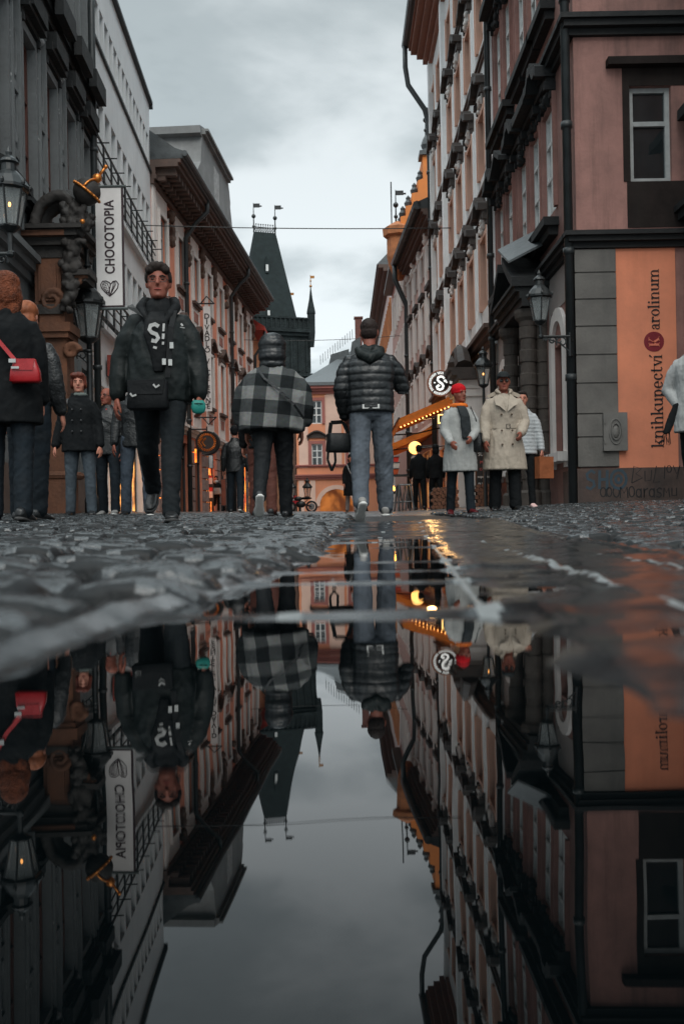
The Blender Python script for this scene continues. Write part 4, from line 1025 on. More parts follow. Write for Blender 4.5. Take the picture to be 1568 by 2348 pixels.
# ================================================================ right edge: the wing that closes the corner
frE = Fr((XR + 1.78, YR - .02), (0, -1), 1)
t = thing('side_wing', 'dark pink side wing with arched passage at the right edge of the corner', 'building', (XR + 1.78, 14.3, Z(5.5, 14.3)))
eo = [(.16, .9, 6.4, 8.6), (.3, 1.7, 0, 2.9)]
m = MB(); wall(m, frE, 0, 4.2, 0, 19, eo, depth=.3); shell(m, frE, 0, 4.2, 0, 19, 4); m.build('wall', m_R1, t)
window(t, frE, eo[0], -.05, m_greyfr, 0, (.55,), .07)
m = MB(); m.fbox(frE, eo[1][0], eo[1][1], -.3, -.2, 0, 2.9); m.build('door', mat('dark passage', (.02, .02, .02), .8, .2, 3, 0), t)
m = MB(); band(m, frE, 0, 4.2, 4.55, [(.12, .1), (.12, .2), (.1, .26)]); band(m, frE, 0, 4.2, 9.1, [(.12, .1), (.12, .2)]); m.fbox(frE, .05, 1.05, -.02, .2, 6.2, 6.36); m.build('moulding', m_R1d, t)
# ================================================================ right side: tall pale house with swan-neck hoods
m_R2 = mat('pale grey facade', (.72, .71, .70), .8, .12, 1.2, .25, 20, streak=.35, streak_c=(.26, .24, .23))
m_peach = mat('peach plaster', (.60, .37, .285), .85, .14, 1.2, .2, streak=.25, streak_c=(.38, .2, .14))
m_hood = mat('dark brown hood', (.04, .030, .026), .65, .5, 3.5, .4, 18, bdist=.02)
fr2 = Fr((XR + .02, YR2 + .02), (0, 1), -1); S_2 = YR3 - YR2
t = thing('tall_pale_house', 'tall pale house with peach strips and rows of dark swan-neck window hoods', 'building', (XR, 30, Z(XR, 30)))
c2 = [y - YR2 for y in (24.4, 26.65, 28.85, 31.0, 34.1, 36.2)]
zr2 = [(5.45, 7.2), (8.85, 10.35), (12.15, 13.6), (15.2, 16.4)]
OP = [(c - .5, c + .5, a, b) for a, b in zr2 for c in c2]
cafe = [(1.2 + 2.2 * i, 2.9 + 2.2 * i, .1, 2.7) for i in range(6)]
m = MB(); wall(m, fr2, 0, S_2, 0, 18.3, OP + cafe, depth=.3, cmr=1); m.cm = 0; shell(m, fr2, 0, S_2, 0, 18.3, 11)
m.build('wall', [m_R2, m_peach], t)
for o in OP: window(t, fr2, o, -.22, m_brownfr, 1, (.62,), .06, bars=.035); surround(t, fr2, o, .13, .06, m_peach)
m = MB()
for c in c2:
    for q in (-.86, .86):
        for (za, zb), zc in zip(zr2, (4.9, 8.1, 11.3, 14.4)): m.fbox(fr2, c + q - .1, c + q + .1, -.02, .07, za - .4, zb + .1)
for y in (22.75, 32.5, 36.85): m.fbox(fr2, y - YR2 - .22, y - YR2 + .22, -.02, .16, 4.2, 17.6)
m.build('pilaster', mat('off white pilaster paint', (.85, .86, .86), .75, .1, 1.5, .2, streak=.2, streak_c=(.4, .4, .39)), t)
for r_, (za, zb) in enumerate(zr2[:3]):
    for i, c in enumerate(c2): ogee_hood(t, fr2, c, 1.34, zb + .46, .27, m_hood, 'swan', orn=m_pale)
m = MB()
band(m, fr2, 0, S_2, 4.35, [(.12, .1), (.12, .24), (.1, .34)])
for za, zb in zr2[1:]: band(m, fr2, 0, S_2, za - .55, [(.09, .06), (.07, .1)])
m.build('string_course', m_cor, t)
m = MB(); band(m, fr2, -.1, S_2 + .15, 17.5, [(.2, .14), (.2, .32), (.18, .55), (.16, .78), (.12, .86)]); m.build('cornice', mat('reddish eaves board', (.26, .12, .085), .75, .2, 2, .2), t)
m = MB(); m.prism([fr2.p(-.2, .92, 18.37), fr2.p(-.2, .95, 18.6), fr2.p(-.2, -5, 22), fr2.p(-.2, -11, 18.37)], [fr2.p(S_2 + .2, .92, 18.37), fr2.p(S_2 + .2, .95, 18.6), fr2.p(S_2 + .2, -5, 22), fr2.p(S_2 + .2, -11, 18.37)])
m.tube([fr2.p(-.2, .98, 18.5), fr2.p(S_2 + .3, .98, 18.5)], .14, 8); m.build('roof', m_sheet, t)
a, b = fr2.p(S_2 - .02, .14, 0), fr2.p(S_2 + .1, 1.0, 0)
downpipe(t, [V3(b.x, b.y, 18.6), V3(b.x, b.y, 17.6), V3(b.x + .1, b.y, 16.9), V3(a.x - .15, a.y, 15.9), V3(a.x, a.y, 15.3), V3(a.x, a.y, Z(a.x, a.y))], .10)
m_cafe = emit('lit cafe interior', (1.0, .40, .10), .9, scale=1.6, c2=(.05, .022, .014))
for i, o in enumerate(cafe): window(t, fr2, o, -.14, m_brownfr, 1, (.78,), .07, gl=m_cafe if i > 2 else m_glassd)
m = MB(); band(m, fr2, 0, S_2, 0, [(.6, .08)])
for k in range(7): m.fbox(fr2, .03, 1.1, -.02, .05, .62 + k * .52, .62 + k * .52 + .48)
m.build('rusticated_base', m_rust, t)
# cafe doorway with urn pediment
m = MB()
for s in (2.6, 4.4): m.fbox(fr2, s, s + .34, -.02, .45, .05, 3.3); m.fbox(fr2, s - .06, s + .40, -.02, .55, 3.3, 3.5)
m.fbox(fr2, 2.5, 4.85, -.02, .62, 3.502, 3.72)
m.build('doorcase', m_pale, t)
m = MB(); band(m, fr2, 2.3, 5.05, 3.722, [(.1, .7), (.12, .85), (.08, .95)])
for c_, sg in ((2.5, 1), (4.85, -1)):
    m.tube([fr2.p(c_ + sg * 1.0 * q, .5, 4.05 + .55 * math.sin(q * PI * .62)) for q in np.linspace(0, 1, 8)], [.24, .24, .22, .2, .18, .17, .17, .2], 8)
m.lathe([(.1, 4.02), (.22, 4.1), (.3, 4.35), (.18, 4.55), (.1, 4.62), (.14, 4.68), (.02, 4.85)], fr2.p(3.67, .5, 0), 12)
m.build('urn_pediment', m_hood, t, smooth=False)
# ================================================================ right side: pinkish house with deep dark eaves
m_R3 = mat('faded rose plaster', (.47, .30, .26), .85, .15, 1.3, .25, streak=.3, streak_c=(.3, .18, .15))
fr3 = Fr((XR + .02, YR3 + .02), (-.05, 1), -1); S_3 = 8.45
t = thing('rose_house', 'faded rose house with a deep dark eaves gutter beyond the tall pale house', 'building', (XR, 45, Z(XR, 45)))
c3 = [1.15 + 2.05 * i for i in range(4)]
OP = [(c - .42, c + .42, a, b) for a, b in ((4.7, 6.3), (7.5, 9.0), (10.1, 11.1)) for c in c3] + [(c - .8, c + .8, .3, 2.9) for c in c3]
m = MB(); wall(m, fr3, 0, S_3, 0, 12.1, OP, depth=.2); shell(m, fr3, 0, S_3, 0, 12.1, 10); m.build('wall', m_R3, t)
for o in OP: window(t, fr3, o, -.08, m_greyfr, 1, (.62,), .07, gl=m_glass if o[2] > 1 else m_cafe); surround(t, fr3, o, .14, .07, m_pale)
for c in c3:
    for z in (6.5, 9.2): ogee_hood(t, fr3, c, 1.2, z, .2, m_hood, 'flat' if z > 8 else 'arc')
m = MB()
for c in c3: m.fbox(fr3, c + .75, c + 1.1, -.02, .09, 4.2, 11.5); stucco(m, fr3, c + .7, c + 1.15, 11.1, 11.6, 8, int(c * 10), (.08, .14), .08)
band(m, fr3, 0, S_3, 3.6, [(.14, .1), (.12, .22)]); m.build('pilaster', m_pale, t)
m = MB(); band(m, fr3, 0, S_3, 11.55, [(.15, .12), (.15, .3), (.12, .42), (.12, .5)]); m.build('cornice', m_cor, t)
m = MB(); m.prism([fr3.p(-.0, .58, 12.1), fr3.p(-.0, .64, 12.35), fr3.p(-.0, -4.5, 14.6), fr3.p(-.0, -10, 12.1)], [fr3.p(S_3, .58, 12.1), fr3.p(S_3, .64, 12.35), fr3.p(S_3, -4.5, 14.6), fr3.p(S_3, -10, 12.1)])
m.tube([fr3.p(0, .66, 12.22), fr3.p(S_3, .66, 12.22)], .17, 8); m.build('roof', m_pipe, t)
for y in (45.2,):
    a, b = fr3.p(y - YR3, .14, 0), fr3.p(y - YR3, .66, 0)
    downpipe(t, [V3(b.x, b.y, 12.2), V3(b.x, b.y, 11.4), V3(a.x, a.y, 10.2), V3(a.x, a.y, 9.6), V3(a.x, a.y, Z(a.x, a.y))], .12)
# ================================================================ far right: row that bends to the left, with the orange gable
fr4 = Fr((3.34, 45.55), (.0, 1), -1); S_4 = 42.5
t = thing('gabled_house', 'far house with a bright orange stepped gable and oriel rising over the rose house', 'building', (XR, 56, Z(XR, 56)))
m_or2 = mat('bright orange gable paint', (.72, .235, .06), .8, .12, 1.5, .15)
OP = [(1.2 + 2.4 * i, 2.2 + 2.4 * i, z, z + 1.9) for i in range(5) for z in (4.5, 7.8, 11.0)]
m = MB(); wall(m, fr4, 0, 14, 0, 14.0, OP, depth=.2); m.cm = 1; shell(m, fr4, 0, 14, 0, 14.0, 9); m.build('wall', [m_R3, m_or2], t)
for o in OP: window(t, fr4, o, -.08, m_greyfr, 1, (.62,), .08); surround(t, fr4, o, .16, .1, m_pale)
m = MB(); prof = [(.30, 14.0), (.30, 14.5), (.05, 14.55), (.05, 15.0), (-.25, 15.05), (-.25, 15.6), (-.55, 15.65), (-.55, 16.2), (-.8, 16.3), (-.8, 17.4), (-2.4, 17.4), (-2.4, 14.0)]
m.prism([fr4.p(.02, a, z) for a, z in prof], [fr4.p(6, a, z) for a, z in prof])
g = m.build('stepped_gable', m_or2, t)
m = MB()
for i in range(5):
    a, z = ((.17, 14.5), (-.1, 15.0), (-.4, 15.6), (-.68, 16.2), (.3, 14.0))[i]
    for s in (.4,): m.lathe([(.1, z), (.16, z + .1), (.2, z + .25), (.1, z + .4), (.12, z + .5), (.02, z + .62)], fr4.p(s, a, 0), 8)
m.fbox(fr4, -.1, .9, -2.5, -.65, 17.4, 17.6); m.lathe([(.25, 17.6), (.18, 17.8), (.25, 18.0), (.15, 18.3), (.04, 18.5)], fr4.p(.4, -1.0, 0), 8)
m.build('gable_coping', m_sheet, g)
def vane(par, p, h, s=1.0, flag=1):
    m = MB(); p = Vector(p)
    m.tube([p, p + V3(0, 0, h)], [.05 * s, .02 * s], 6); m.ball(p + V3(0, 0, h * .55), .13 * s); m.ball(p + V3(0, 0, h * .2), .1 * s)
    m.box(p.x, p.x + .38 * s * flag, p.y - .01, p.y + .01, p.z + h * .84, p.z + h * .98)
    m.box(p.x + .38 * s * flag, p.x + .5 * s * flag, p.y - .01, p.y + .01, p.z + h * .86, p.z + h * .91)
    return m.build('weather_vane', m_iron, par)
vane(g, fr4.p(.4, -1.0, 18.45), 1.4); vane(t, fr4.p(.4, .5, 14.3), 1.6)
m = MB(); m.lathe([(.2, 11.6), (.45, 12.2), (.55, 12.7), (.55, 13.6), (.72, 13.7), (.75, 14.05), (.5, 14.2), (.15, 14.4)], fr4.p(.5, .40, 0), 8); m.build('oriel', mat('orange brown oriel', (.45, .17, .07), .8, .4, 3, .4), t)
m = MB(); m.prism([fr4.p(6.02, .5, 14.02), fr4.p(6.02, .5, 14.2), fr4.p(6.02, -4, 17), fr4.p(6.02, -9, 14.02)], [fr4.p(14, .5, 14.02), fr4.p(14, .5, 14.2), fr4.p(14, -4, 17), fr4.p(14, -9, 14.02)])
m.build('roof', m_slate, t)
t = thing('far_row_house', 'farthest pale rose house of the right row with aerials on its roof', 'building', (3.2, 78, Z(3.2, 78)))
OP = [(14.9 + 2.4 * i, 15.9 + 2.4 * i, z, z + 1.9) for i in range(11) for z in (4.8, 8.4, 12.0)]
m = MB(); wall(m, fr4, 14.02, S_4, 0, 16.0, OP, depth=.2); shell(m, fr4, 14.02, S_4, 0, 16.0, 9); m.build('wall', m_pale, t)
for o in OP: window(t, fr4, o, -.08, m_greyfr, 1, (.62,), .08); surround(t, fr4, o, .16, .1, m_org)
m = MB(); band(m, fr4, 14.02, S_4, 15.4, [(.2, .2), (.2, .5), (.2, .8)]); band(m, fr4, 14.02, S_4, 7.6, [(.15, .25)]); band(m, fr4, 14.02, S_4, 3.8, [(.2, .3)]); m.build('cornice', m_cor, t)
m = MB(); m.prism([fr4.p(14.1, .9, 16.01), fr4.p(14.1, -3.5, 20.5), fr4.p(14.1, -9, 16.01)], [fr4.p(S_4, .9, 16.01), fr4.p(S_4, -3.5, 20.5), fr4.p(S_4, -9, 16.01)])
m.build('roof', m_slate, t)
m = MB()
for s in (16, 22, 29, 36): m.fbox(fr4, s, s + 1.4, -1.8, -.2, 16.5, 18.4)
m.build('dormer', m_sheet, t)
m = MB()
for s, n, h in ((18, -.3, 22.5), (26, -1, 21), (31, -.8, 20.6)):
    m.tube([fr4.p(s, n, 17), fr4.p(s, n, h)], .045, 5)
    for k in range(3): m.tube([fr4.p(s - .5, n, h - .3 - k * .3), fr4.p(s + .5, n, h - .3 - k * .3)], .02, 4)
m.build('aerial', m_iron, t)
# ================================================================ end of the street: orange house with the archway
YP = 90.0; px0, px1 = W(681, 1100, YP).x, W(930, 1100, YP).x
frA = Fr((px0, YP), (1, 0), 1); SA = px1 - px0
def ca(u, v): w = W(u, v, YP); return w.x - px0, w.z
m_A = mat('strong orange plaster', (.66, .27, .15), .85, .10, .6, .15, streak=.2, streak_c=(.45, .18, .1))
m_Ap = mat('pale apricot panel', (.68, .47, .38), .85, .1, .6, .15)
m_Ar = mat('brick red trim', (.33, .12, .10), .8, .15, 1, .2)
t = thing('archway_house', 'orange house closing the street with white cross windows, slate roof and lit archway', 'building', (px0 + SA / 2, YP, Z(0, YP)))
wz = [(ca(712, 972)[1], ca(712, 919)[1]), (ca(712, 1068)[1], ca(712, 1018)[1])]
wc = [(ca(712, 900)[0], ca(737, 900)[0]), (ca(797, 900)[0], ca(822, 900)[0]), (ca(872, 900)[0], ca(897, 900)[0])]
OP = [(a, b, c, d) for a, b in wc for c, d in wz]
ac, az = ca(772, 1178)[0], 0; ar = 38 / FPX * YP; ah = ca(772, 1160)[1]
zt = ca(681, 886)[1]
m = MB(); wall(m, frA, 0, SA, 0, zt, OP + [(ac - ar, ac + ar, 0, ah + ar + .05)], depth=.35); shell(m, frA, 0, SA, 0, zt, 12)
k = 14                                            # arch spandrels
for sg in (-1, 1):
    pts = [(ac + sg * ar * math.cos(PI / 2 * i / k), ah + ar * math.sin(PI / 2 * i / k)) for i in range(k + 1)]
    for i in range(k): m.add([frA.p(pts[i][0], 0, pts[i][1]), frA.p(pts[i + 1][0], 0, pts[i + 1][1]), frA.p(pts[i + 1][0], 0, ah + ar + .05), frA.p(pts[i][0], 0, ah + ar + .05)], [(0, 1, 2, 3)])
m.build('wall', m_A, t)
for o in OP: window(t, frA, o, -.06, m_white, 1, (.38, .68), .1, bars=.06); surround(t, frA, o, .28, .12, m_Ar)
m = MB()
for u0, u1 in ((748, 782), (832, 860), (684, 704)):
    a, b = ca(u0, 950)[0], ca(u1, 950)[0]; m.fbox(frA, a, b, -.02, .05, wz[1][0] - .2, wz[0][1] + .8)
for u0, u1 in ((686, 698), (712, 724)):
    a, b = ca(u0, 1150)[0], ca(u1, 1150)[0]; m.fbox(frA, a, b, -.02, .07, .1, ca(700, 1102)[1])
for (a, b) in wc:
    m.fbox(frA, a - .4, a - .3, -.02, .10, wz[1][0], wz[0][1] + .5); m.fbox(frA, b + .3, b + .4, -.02, .10, wz[1][0], wz[0][1] + .5)
m.build('pale_panel', m_Ap, t)
for a, b in wc: ogee_hood(t, frA, (a + b) / 2, 1.9, wz[1][1] + .55, .35, m_hood, 'arc')
m = MB(); band(m, frA, -.1, SA, ca(700, 1072)[1], [(.12, .1), (.12, .2)]); band(m, frA, -.15, SA, ca(700, 1100)[1], [(.2, .15), (.15, .3), (.12, .4)]); band(m, frA, -.2, SA, zt - .75, [(.25, .2), (.2, .45), (.25, .7)])
m.build('string_course', m_Ar, t)
m = MB(); pa, pb = [], []
for i in range(17):
    q = PI * i / 16; pa.append((ac + (ar + .02) * math.cos(q), ah + (ar + .02) * math.sin(q))); pb.append((ac + (ar + .42) * math.cos(q), ah + (ar + .42) * math.sin(q)))
for i in range(16): m.fprism(frA, [pa[i], pb[i], pb[i + 1], pa[i + 1]], -.02, .1)
m.build('arch_moulding', m_Ap, t)
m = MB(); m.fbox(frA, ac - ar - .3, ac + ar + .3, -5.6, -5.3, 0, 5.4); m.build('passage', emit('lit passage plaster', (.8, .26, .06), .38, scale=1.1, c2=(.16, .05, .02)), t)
# roof rising to the right
m = MB()
e = [W(694, 876, YP - .8), W(935, 876, YP - .8), W(935, 800, YP + 7), W(822, 794, YP + 7)]
b = [W(694, 876, YP + 14), W(935, 876, YP + 14)]
e[0].x -= .3
m.add([*e, *b], [(0, 1, 2, 3), (0, 3, 4), (4, 3, 2, 5), (1, 5, 2), (0, 4, 5, 1)])
m.fbox(frA, -.3, SA, .4, .85, zt - .05, zt + .25)
m.build('roof', m_slate, t)
m = MB(); c0 = W(822, 760, YP + 6); m.box(c0.x - .35, c0.x + .35, c0.y - .4, c0.y + .4, W(822, 800, YP + 6).z - .5, W(822, 731, YP + 6).z); m.box(c0.x - .45, c0.x + .45, c0.y - .5, c0.y + .5, W(822, 731, YP + 6).z, W(822, 728, YP + 6).z)
m.build('chimney', mat('sooty brick chimney', (.13, .05, .04), .85, .4, 6, .4), t)
m = MB()
for u0, u1, v0, v1 in ((752, 800, 818, 800), (800, 826, 805, 772)):
    a, b = W(u0, v0, YP + 4), W(u1, v1, YP + 4); m.prism([V3(a.x, a.y, a.z - 1), V3(b.x, a.y, a.z - .2), V3(b.x, a.y, b.z), V3(a.x + .3, a.y, b.z - .5)], [V3(a.x, a.y + 3, a.z - 1), V3(b.x, a.y + 3, a.z - .2), V3(b.x, a.y + 3, b.z), V3(a.x + .3, a.y + 3, b.z - .5)])
m.build('dormer', m_sheet, t)
m = MB()
for i in range(14):
    p0 = W(735 + i * 5.6, 836 - i * 4.6, YP + 4); m.tube([p0, p0 + V3(0, 0, .9)], .025, 4)
m.build('roof_railing', m_iron, t)
# house closing the view left of it
t = thing('narrow_dark_house', 'narrow dark house in the gap between orange house and archway house', 'building', (px0 - 2.5, 92, Z(-6, 92)))
frN = Fr((px0 - 6.5, 90.8), (1, 0), 1)
OPN = [(5.0, 5.9, z, z + 1.9) for z in (4.5, 8.0)]
m = MB(); wall(m, frN, 0, 6.4, 0, 11.5, OPN); shell(m, frN, 0, 6.4, 0, 11.5, 8); m.build('wall', m_brn, t)
for o in OPN: window(t, frN, o, -.1, m_greyfr)
m = MB(); m.prism([frN.p(0, .4, 11.5), frN.p(0, -8, 11.5), frN.p(0, -4, 14)], [frN.p(6.4, .4, 11.5), frN.p(6.4, -8, 11.5), frN.p(6.4, -4, 14)]); m.build('roof', m_slate, t)
# ================================================================ the gothic gate tower
YT = 150.0
tc0 = W(617, 1100, YT); zG0 = W(650, 768, YT).z; zG1 = W(650, 742, YT).z; zR = W(615, 535, YT).z
th = R(19.0); hs = 168 / 2 / FPX * YT
m_tw = mat('black gothic stone', (.026, .033, .034), .9, .45, .7, .7, 5, spec=.1, bdist=.2, streak=.4, streak_c=(.015, .018, .018))
m_tr = mat('dark green slate roof', (.024, .032, .033), .8, .3, 1.2, .5, 9, spec=.1, bdist=.06)
t = thing('gate_tower', 'dark gothic gate tower with steep slate roof and pinnacled gallery at the street end', 'tower', (tc0.x, YT, Z(tc0.x, YT)))
ax, ay = V3(math.cos(th), math.sin(th), 0), V3(-math.sin(th), math.cos(th), 0)
def tp(a, b, z): return V3(tc0.x + ROLL * 0, YT, 0) + ax * a * hs + ay * b * hs + V3(0, 0, z)
def tbox(m, a0, a1, b0, b1, z0, z1): m.prism([tp(a0, b0, z0), tp(a1, b0, z0), tp(a1, b1, z0), tp(a0, b1, z0)], [tp(a0, b0, z1), tp(a1, b0, z1), tp(a1, b1, z1), tp(a0, b1, z1)])
m = MB(); tbox(m, -.94, .94, -.94, .94, 0, zG0 - .5)
for i in range(9):                                # blind arcade on both visible sides
    c = -.84 + .21 * i
    for z0 in (11, 17, 23):
        tbox(m, c - .02, c + .02, -.985, -.93, z0, z0 + 5.0); tbox(m, .93, .985, c - .02, c + .02, z0, z0 + 5.0)
for z0 in (10.4, 16.3, 22.3, 28.4): tbox(m, -1.0, 1.0, -1.0, 1.0, z0, z0 + .45)
m.build('wall', m_tw, t)
m = MB()
for i in range(4):
    for c in (-.6, -.2, .2, .6): m.prism([tp(c - .1, -.96, 18.2), tp(c + .1, -.96, 18.2), tp(c + .1, -.96, 20.6), tp(c, -.96, 21.5), tp(c - .1, -.96, 20.6)], [tp(c - .1, -.9, 18.2), tp(c + .1, -.9, 18.2), tp(c + .1, -.9, 20.6), tp(c, -.9, 21.5), tp(c - .1, -.9, 20.6)]) if i == 0 else None
m.build('window', m_glassd, t)
m = MB(); tbox(m, -1.06, 1.06, -1.06, 1.06, zG0 - .5, zG0); tbox(m, -1.0, 1.0, -1.0, 1.0, zG0, zG1 - .25); tbox(m, -1.04, 1.04, -1.04, 1.04, zG1 - .25, zG1)
for i in range(17):
    c = -1 + i * .125; tbox(m, c - .02, c + .02, -1.03, -.98, zG0, zG1 - .25); tbox(m, .98, 1.03, c - .02, c + .02, zG0, zG1 - .25)
m.build('gallery', m_tw, t)
m = MB(); b = .70; top = .30; 
lo = [tp(-b, -b, zG1 - .6), tp(b, -b, zG1 - .6), tp(b, b, zG1 - .6), tp(-b, b, zG1 - .6)]
hi = [tp(-top, -.06, zR), tp(top, -.06, zR), tp(top, .06, zR), tp(-top, .06, zR)]
m.prism(lo, hi)
r_ = m.build('roof', m_tr, t)
m = MB()
for i in range(10):
    c = -top + i * top * 2 / 9; p0 = tp(c, 0, zR); m.tube([p0, p0 + V3(0, 0, 1.25)], .05, 5); m.ball(p0 + V3(0, 0, 1.35), .12, n=6, k=4)
for z in (.1, .9): m.tube([tp(-top, 0, zR + z), tp(top, 0, zR + z)], .06, 5)
for i in range(9):
    c = -top + (i + .5) * top * 2 / 9
    m.tube([tp(c - .03, 0, zR + .15), tp(c + .03, 0, zR + .85)], .04, 4); m.tube([tp(c + .03, 0, zR + .15), tp(c - .03, 0, zR + .85)], .04, 4)
m.build('ridge_railing', m_iron, r_)
for c in (-top, top): vane(t, tp(c, 0, zR), 4.6, 2.6)
def dormer(v0, v1, b_, u):
    p = W(u, v1, YT - hs); z0, z1 = p.z, W(u, v0, YT - hs).z; f = (z0 - (zG1 - .6)) / (zR - zG1 + .6); bb = -b + (b - .06) * f
    m = MB(); c = (u - 615) / 168 * 2
    w = .05
    m.prism([tp(c - w, bb - .03, z0), tp(c + w, bb - .03, z0), tp(c + w, bb - .03, z0 + (z1 - z0) * .55), tp(c, bb - .03, z1), tp(c - w, bb - .03, z0 + (z1 - z0) * .55)], [tp(c - w, bb + .2, z0), tp(c + w, bb + .2, z0), tp(c + w, bb + .2, z0 + (z1 - z0) * .55), tp(c, bb + .2, z1), tp(c - w, bb + .2, z0 + (z1 - z0) * .55)])
    d_ = m.build('dormer', m_tr, r_)
    q = MB(); w2 = .034; q.prism([tp(c - w2, bb - .036, z0 + .3), tp(c + w2, bb - .036, z0 + .3), tp(c + w2, bb - .036, z0 + (z1 - z0) * .5), tp(c - w2, bb - .036, z0 + (z1 - z0) * .5)], [tp(c - w2, bb - .02, z0 + .3), tp(c + w2, bb - .02, z0 + .3), tp(c + w2, bb - .02, z0 + (z1 - z0) * .5), tp(c - w2, bb - .02, z0 + (z1 - z0) * .5)])
    q.build('dormer_window', m_white, r_)
dormer(572, 612, 0, 611); dormer(690, 722, 0, 606)
for sa, sb, nm in ((1, -1, 1), (1, 1, 1), (-1, -1, 1), (-1, 1, 1)):
    c = tp(sa * .98, sb * .98, 0); m = MB(); R_ = .62
    M8 = Matrix.Rotation(.39, 4, 'Z')
    m.lathe([(.4, zG0 - 2.6), (R_, zG0 - .4), (R_, zG1 + .6), (R_ * 1.15, zG1 + .7), (R_ * 1.12, zG1 + 1.0), (R_ * .5, zG1 + 2.8), (.08, zG1 + 4.6)], (c.x, c.y, 0), 8, M8)
    pn = m.build('pinnacle', m_tw, t)
    q = MB(); q.tube([V3(c.x, c.y, zG1 + 4.5), V3(c.x, c.y, zG1 + 6.6)], .06, 5); q.ball(V3(c.x, c.y, zG1 + 4.9), .22); q.ball(V3(c.x, c.y, zG1 + 5.7), .14); q.box(c.x, c.x + .6, c.y - .02, c.y + .02, zG1 + 6.1, zG1 + 6.5)
    q.build('finial', mat('dull gilt', (.35, .16, .05), .4, .3, 5, 0, metal=.6), pn)
STAND = dict(L=(.04, 0.050, .03, 0), Rr=(-.03, .05, .02, 0))
def bagbox(name, m, label, cat, root, c, sz, rz=0.0, taper=.85, group=None):
    """soft handbag with flap and clasp; c = bottom centre in the carrier's local space"""
    w = world(root, c); t = thing(name, label, cat, w, root.rotation_euler.z + rz, group, local=True)
    x, y, z = sz; q = MB()
    loft(q, [(V3(0, 0, h), V3(1, 0, 0), V3(0, 1, 0), a, b_) for h, a, b_ in ((0, x * .44, y * .42), (.012, x * .5, y * .5), (z * .5, x * .47, y * .5), (z * .92, x * .5 * taper, y * .40), (z, x * .48 * taper, y * .32))], 20, 6)
    q.build('bag_body', m, t, smooth=True)
    f = MB(); f.prism([V3(-x * .47 * taper, -y * .52, z * .98), V3(x * .47 * taper, -y * .52, z * .98), V3(x * .40 * taper, -y * .56, z * .5), V3(-x * .40 * taper, -y * .56, z * .5)], [V3(-x * .47 * taper, -y * .36, z * 1.0), V3(x * .47 * taper, -y * .36, z * 1.0), V3(x * .40 * taper, -y * .52, z * .5), V3(-x * .40 * taper, -y * .52, z * .5)]); f.build('flap', m, t)
    return t
def lstrap(t, root, pts, m, w=.02, name='strap'):
    """strap of a bag t, points in the carrier's local space"""
    inv = (Matrix.Translation(t.location) @ Matrix.Rotation(t.rotation_euler.z, 4, 'Z')).inverted()
    return strap(None, None, [inv @ world(root, p) for p in pts], m, w).build(name, m, t)
m_metal = mat('bright buckle metal', (.6, .58, .55), .25, .1, 5, 0, metal=1.0)
m_wht = mat('white print', (.40, .40, .39), .6, .3, 30, .2); m_red = smat('glossy red leather', (.34, .005, .009), rough=.34, spec=.6, bump=.1)
# ---------------------------------------------------------------- 1 young man walking towards us
p1 = person('young man in a dark jacket walking towards us, white print on his hoodie', 373, 6.4, R(4))
b = Body(1.765, -.02, (.26, -.02, .06, .0), (-.40, .05, .55, -.2), (.02, .26, .16, .16), (-.10, .33, .20, .22), yaw=R(3), sh=.162)
body_mesh(b, p1, .007, m_skin, (.8, .5))
m_jk = smat('dark green black jacket', (.008, .0115, .0115), rough=.55, spec=.22, var=.3); m_hood = smat('black hoodie', (.004, .005, .006))
m_kt = smat('charcoal trousers', (.009, .012, .014), rough=.8)
trousers(b, p1, .009, m_kt, 1, 1.0, .055, .068)
upper(b, p1, .009, m_hood, [(-.06, .15, .105, 0), (.1, 0.165, .115, 0), (.28, 0.180, .125, 0), (.38, 0.169, .115, 0), (.44, 0.123, .09, 0), (.49, 0.100, .085, 0), (.53, .075, .07, .0), (.55, 0.066, .062, 0)], 2, (.05, .05, .045, .04), 'hoodie')
BULK = [(-.14, .19, .135, .0), (-.11, .205, .148, 0), (0, .212, .158, 0), (.12, .206, .158, 0), (.26, .192, .150, 0), (.355, .168, .130, 0), (.41, .138, .105, .01), (.455, .105, .08, .03), (.49, .085, .055, .05)]
upper(b, p1, .010, m_jk, BULK, 4, (.088, .086, .082, .062), 'jacket', folds(4, .012, (5, 5, 10), .003, 30))
q = MB(); s = b.s                                   # hood lying round the neck, open collar flaps
for sg in (-1, 1):
    limb(q, [b.at(.47) + V3(sg * .03, .095, .05), b.at(.50) + V3(sg * .095, .04, .035), b.at(.47) + V3(sg * .115, -.05, .01), b.at(.42) + V3(sg * .085, -.118, 0), b.at(.33) + V3(sg * .030, -.150, 0)], [.045, .042, .034, .026, .014], 10)
fuse(q, 'hood', m_hood, p1, .008, 2, folds(8, .006))
q = MB(); q.prism([b.at(.47) + V3(-.20, -.05, .01), b.at(.45) + V3(-.13, -.132, .0), b.at(.40) + V3(-.085, -.152, 0), b.at(.45) + V3(-.16, -.10, .035)], [b.at(.47) + V3(-.20, -.06, .02), b.at(.45) + V3(-.13, -.142, .01), b.at(.40) + V3(-.085, -.162, 0), b.at(.45) + V3(-.16, -.11, .045)])
q.build('lapel', smat('grey jacket lining', (.2, .2, .195)), p1)
q = MB()                                            # hoodie front in the open jacket with its white print
loft(q, [(b.at(z) + V3(xo, y, 0), b.ax, b.ay, rx, .02) for z, xo, rx, y in ((.04, .01, .03, -.165), (.16, .012, .055, -.168), (.28, .0, .085, -.166), (.38, -.005, .075, -.142), (.44, 0, .05, -.112))], 12, 3)
hf = fuse(q, 'hoodie_front', m_hood, p1, .006, 2, folds(3, .003))
q = MB(); P0 = b.at(.285) + V3(-.012, -.1915, 0)
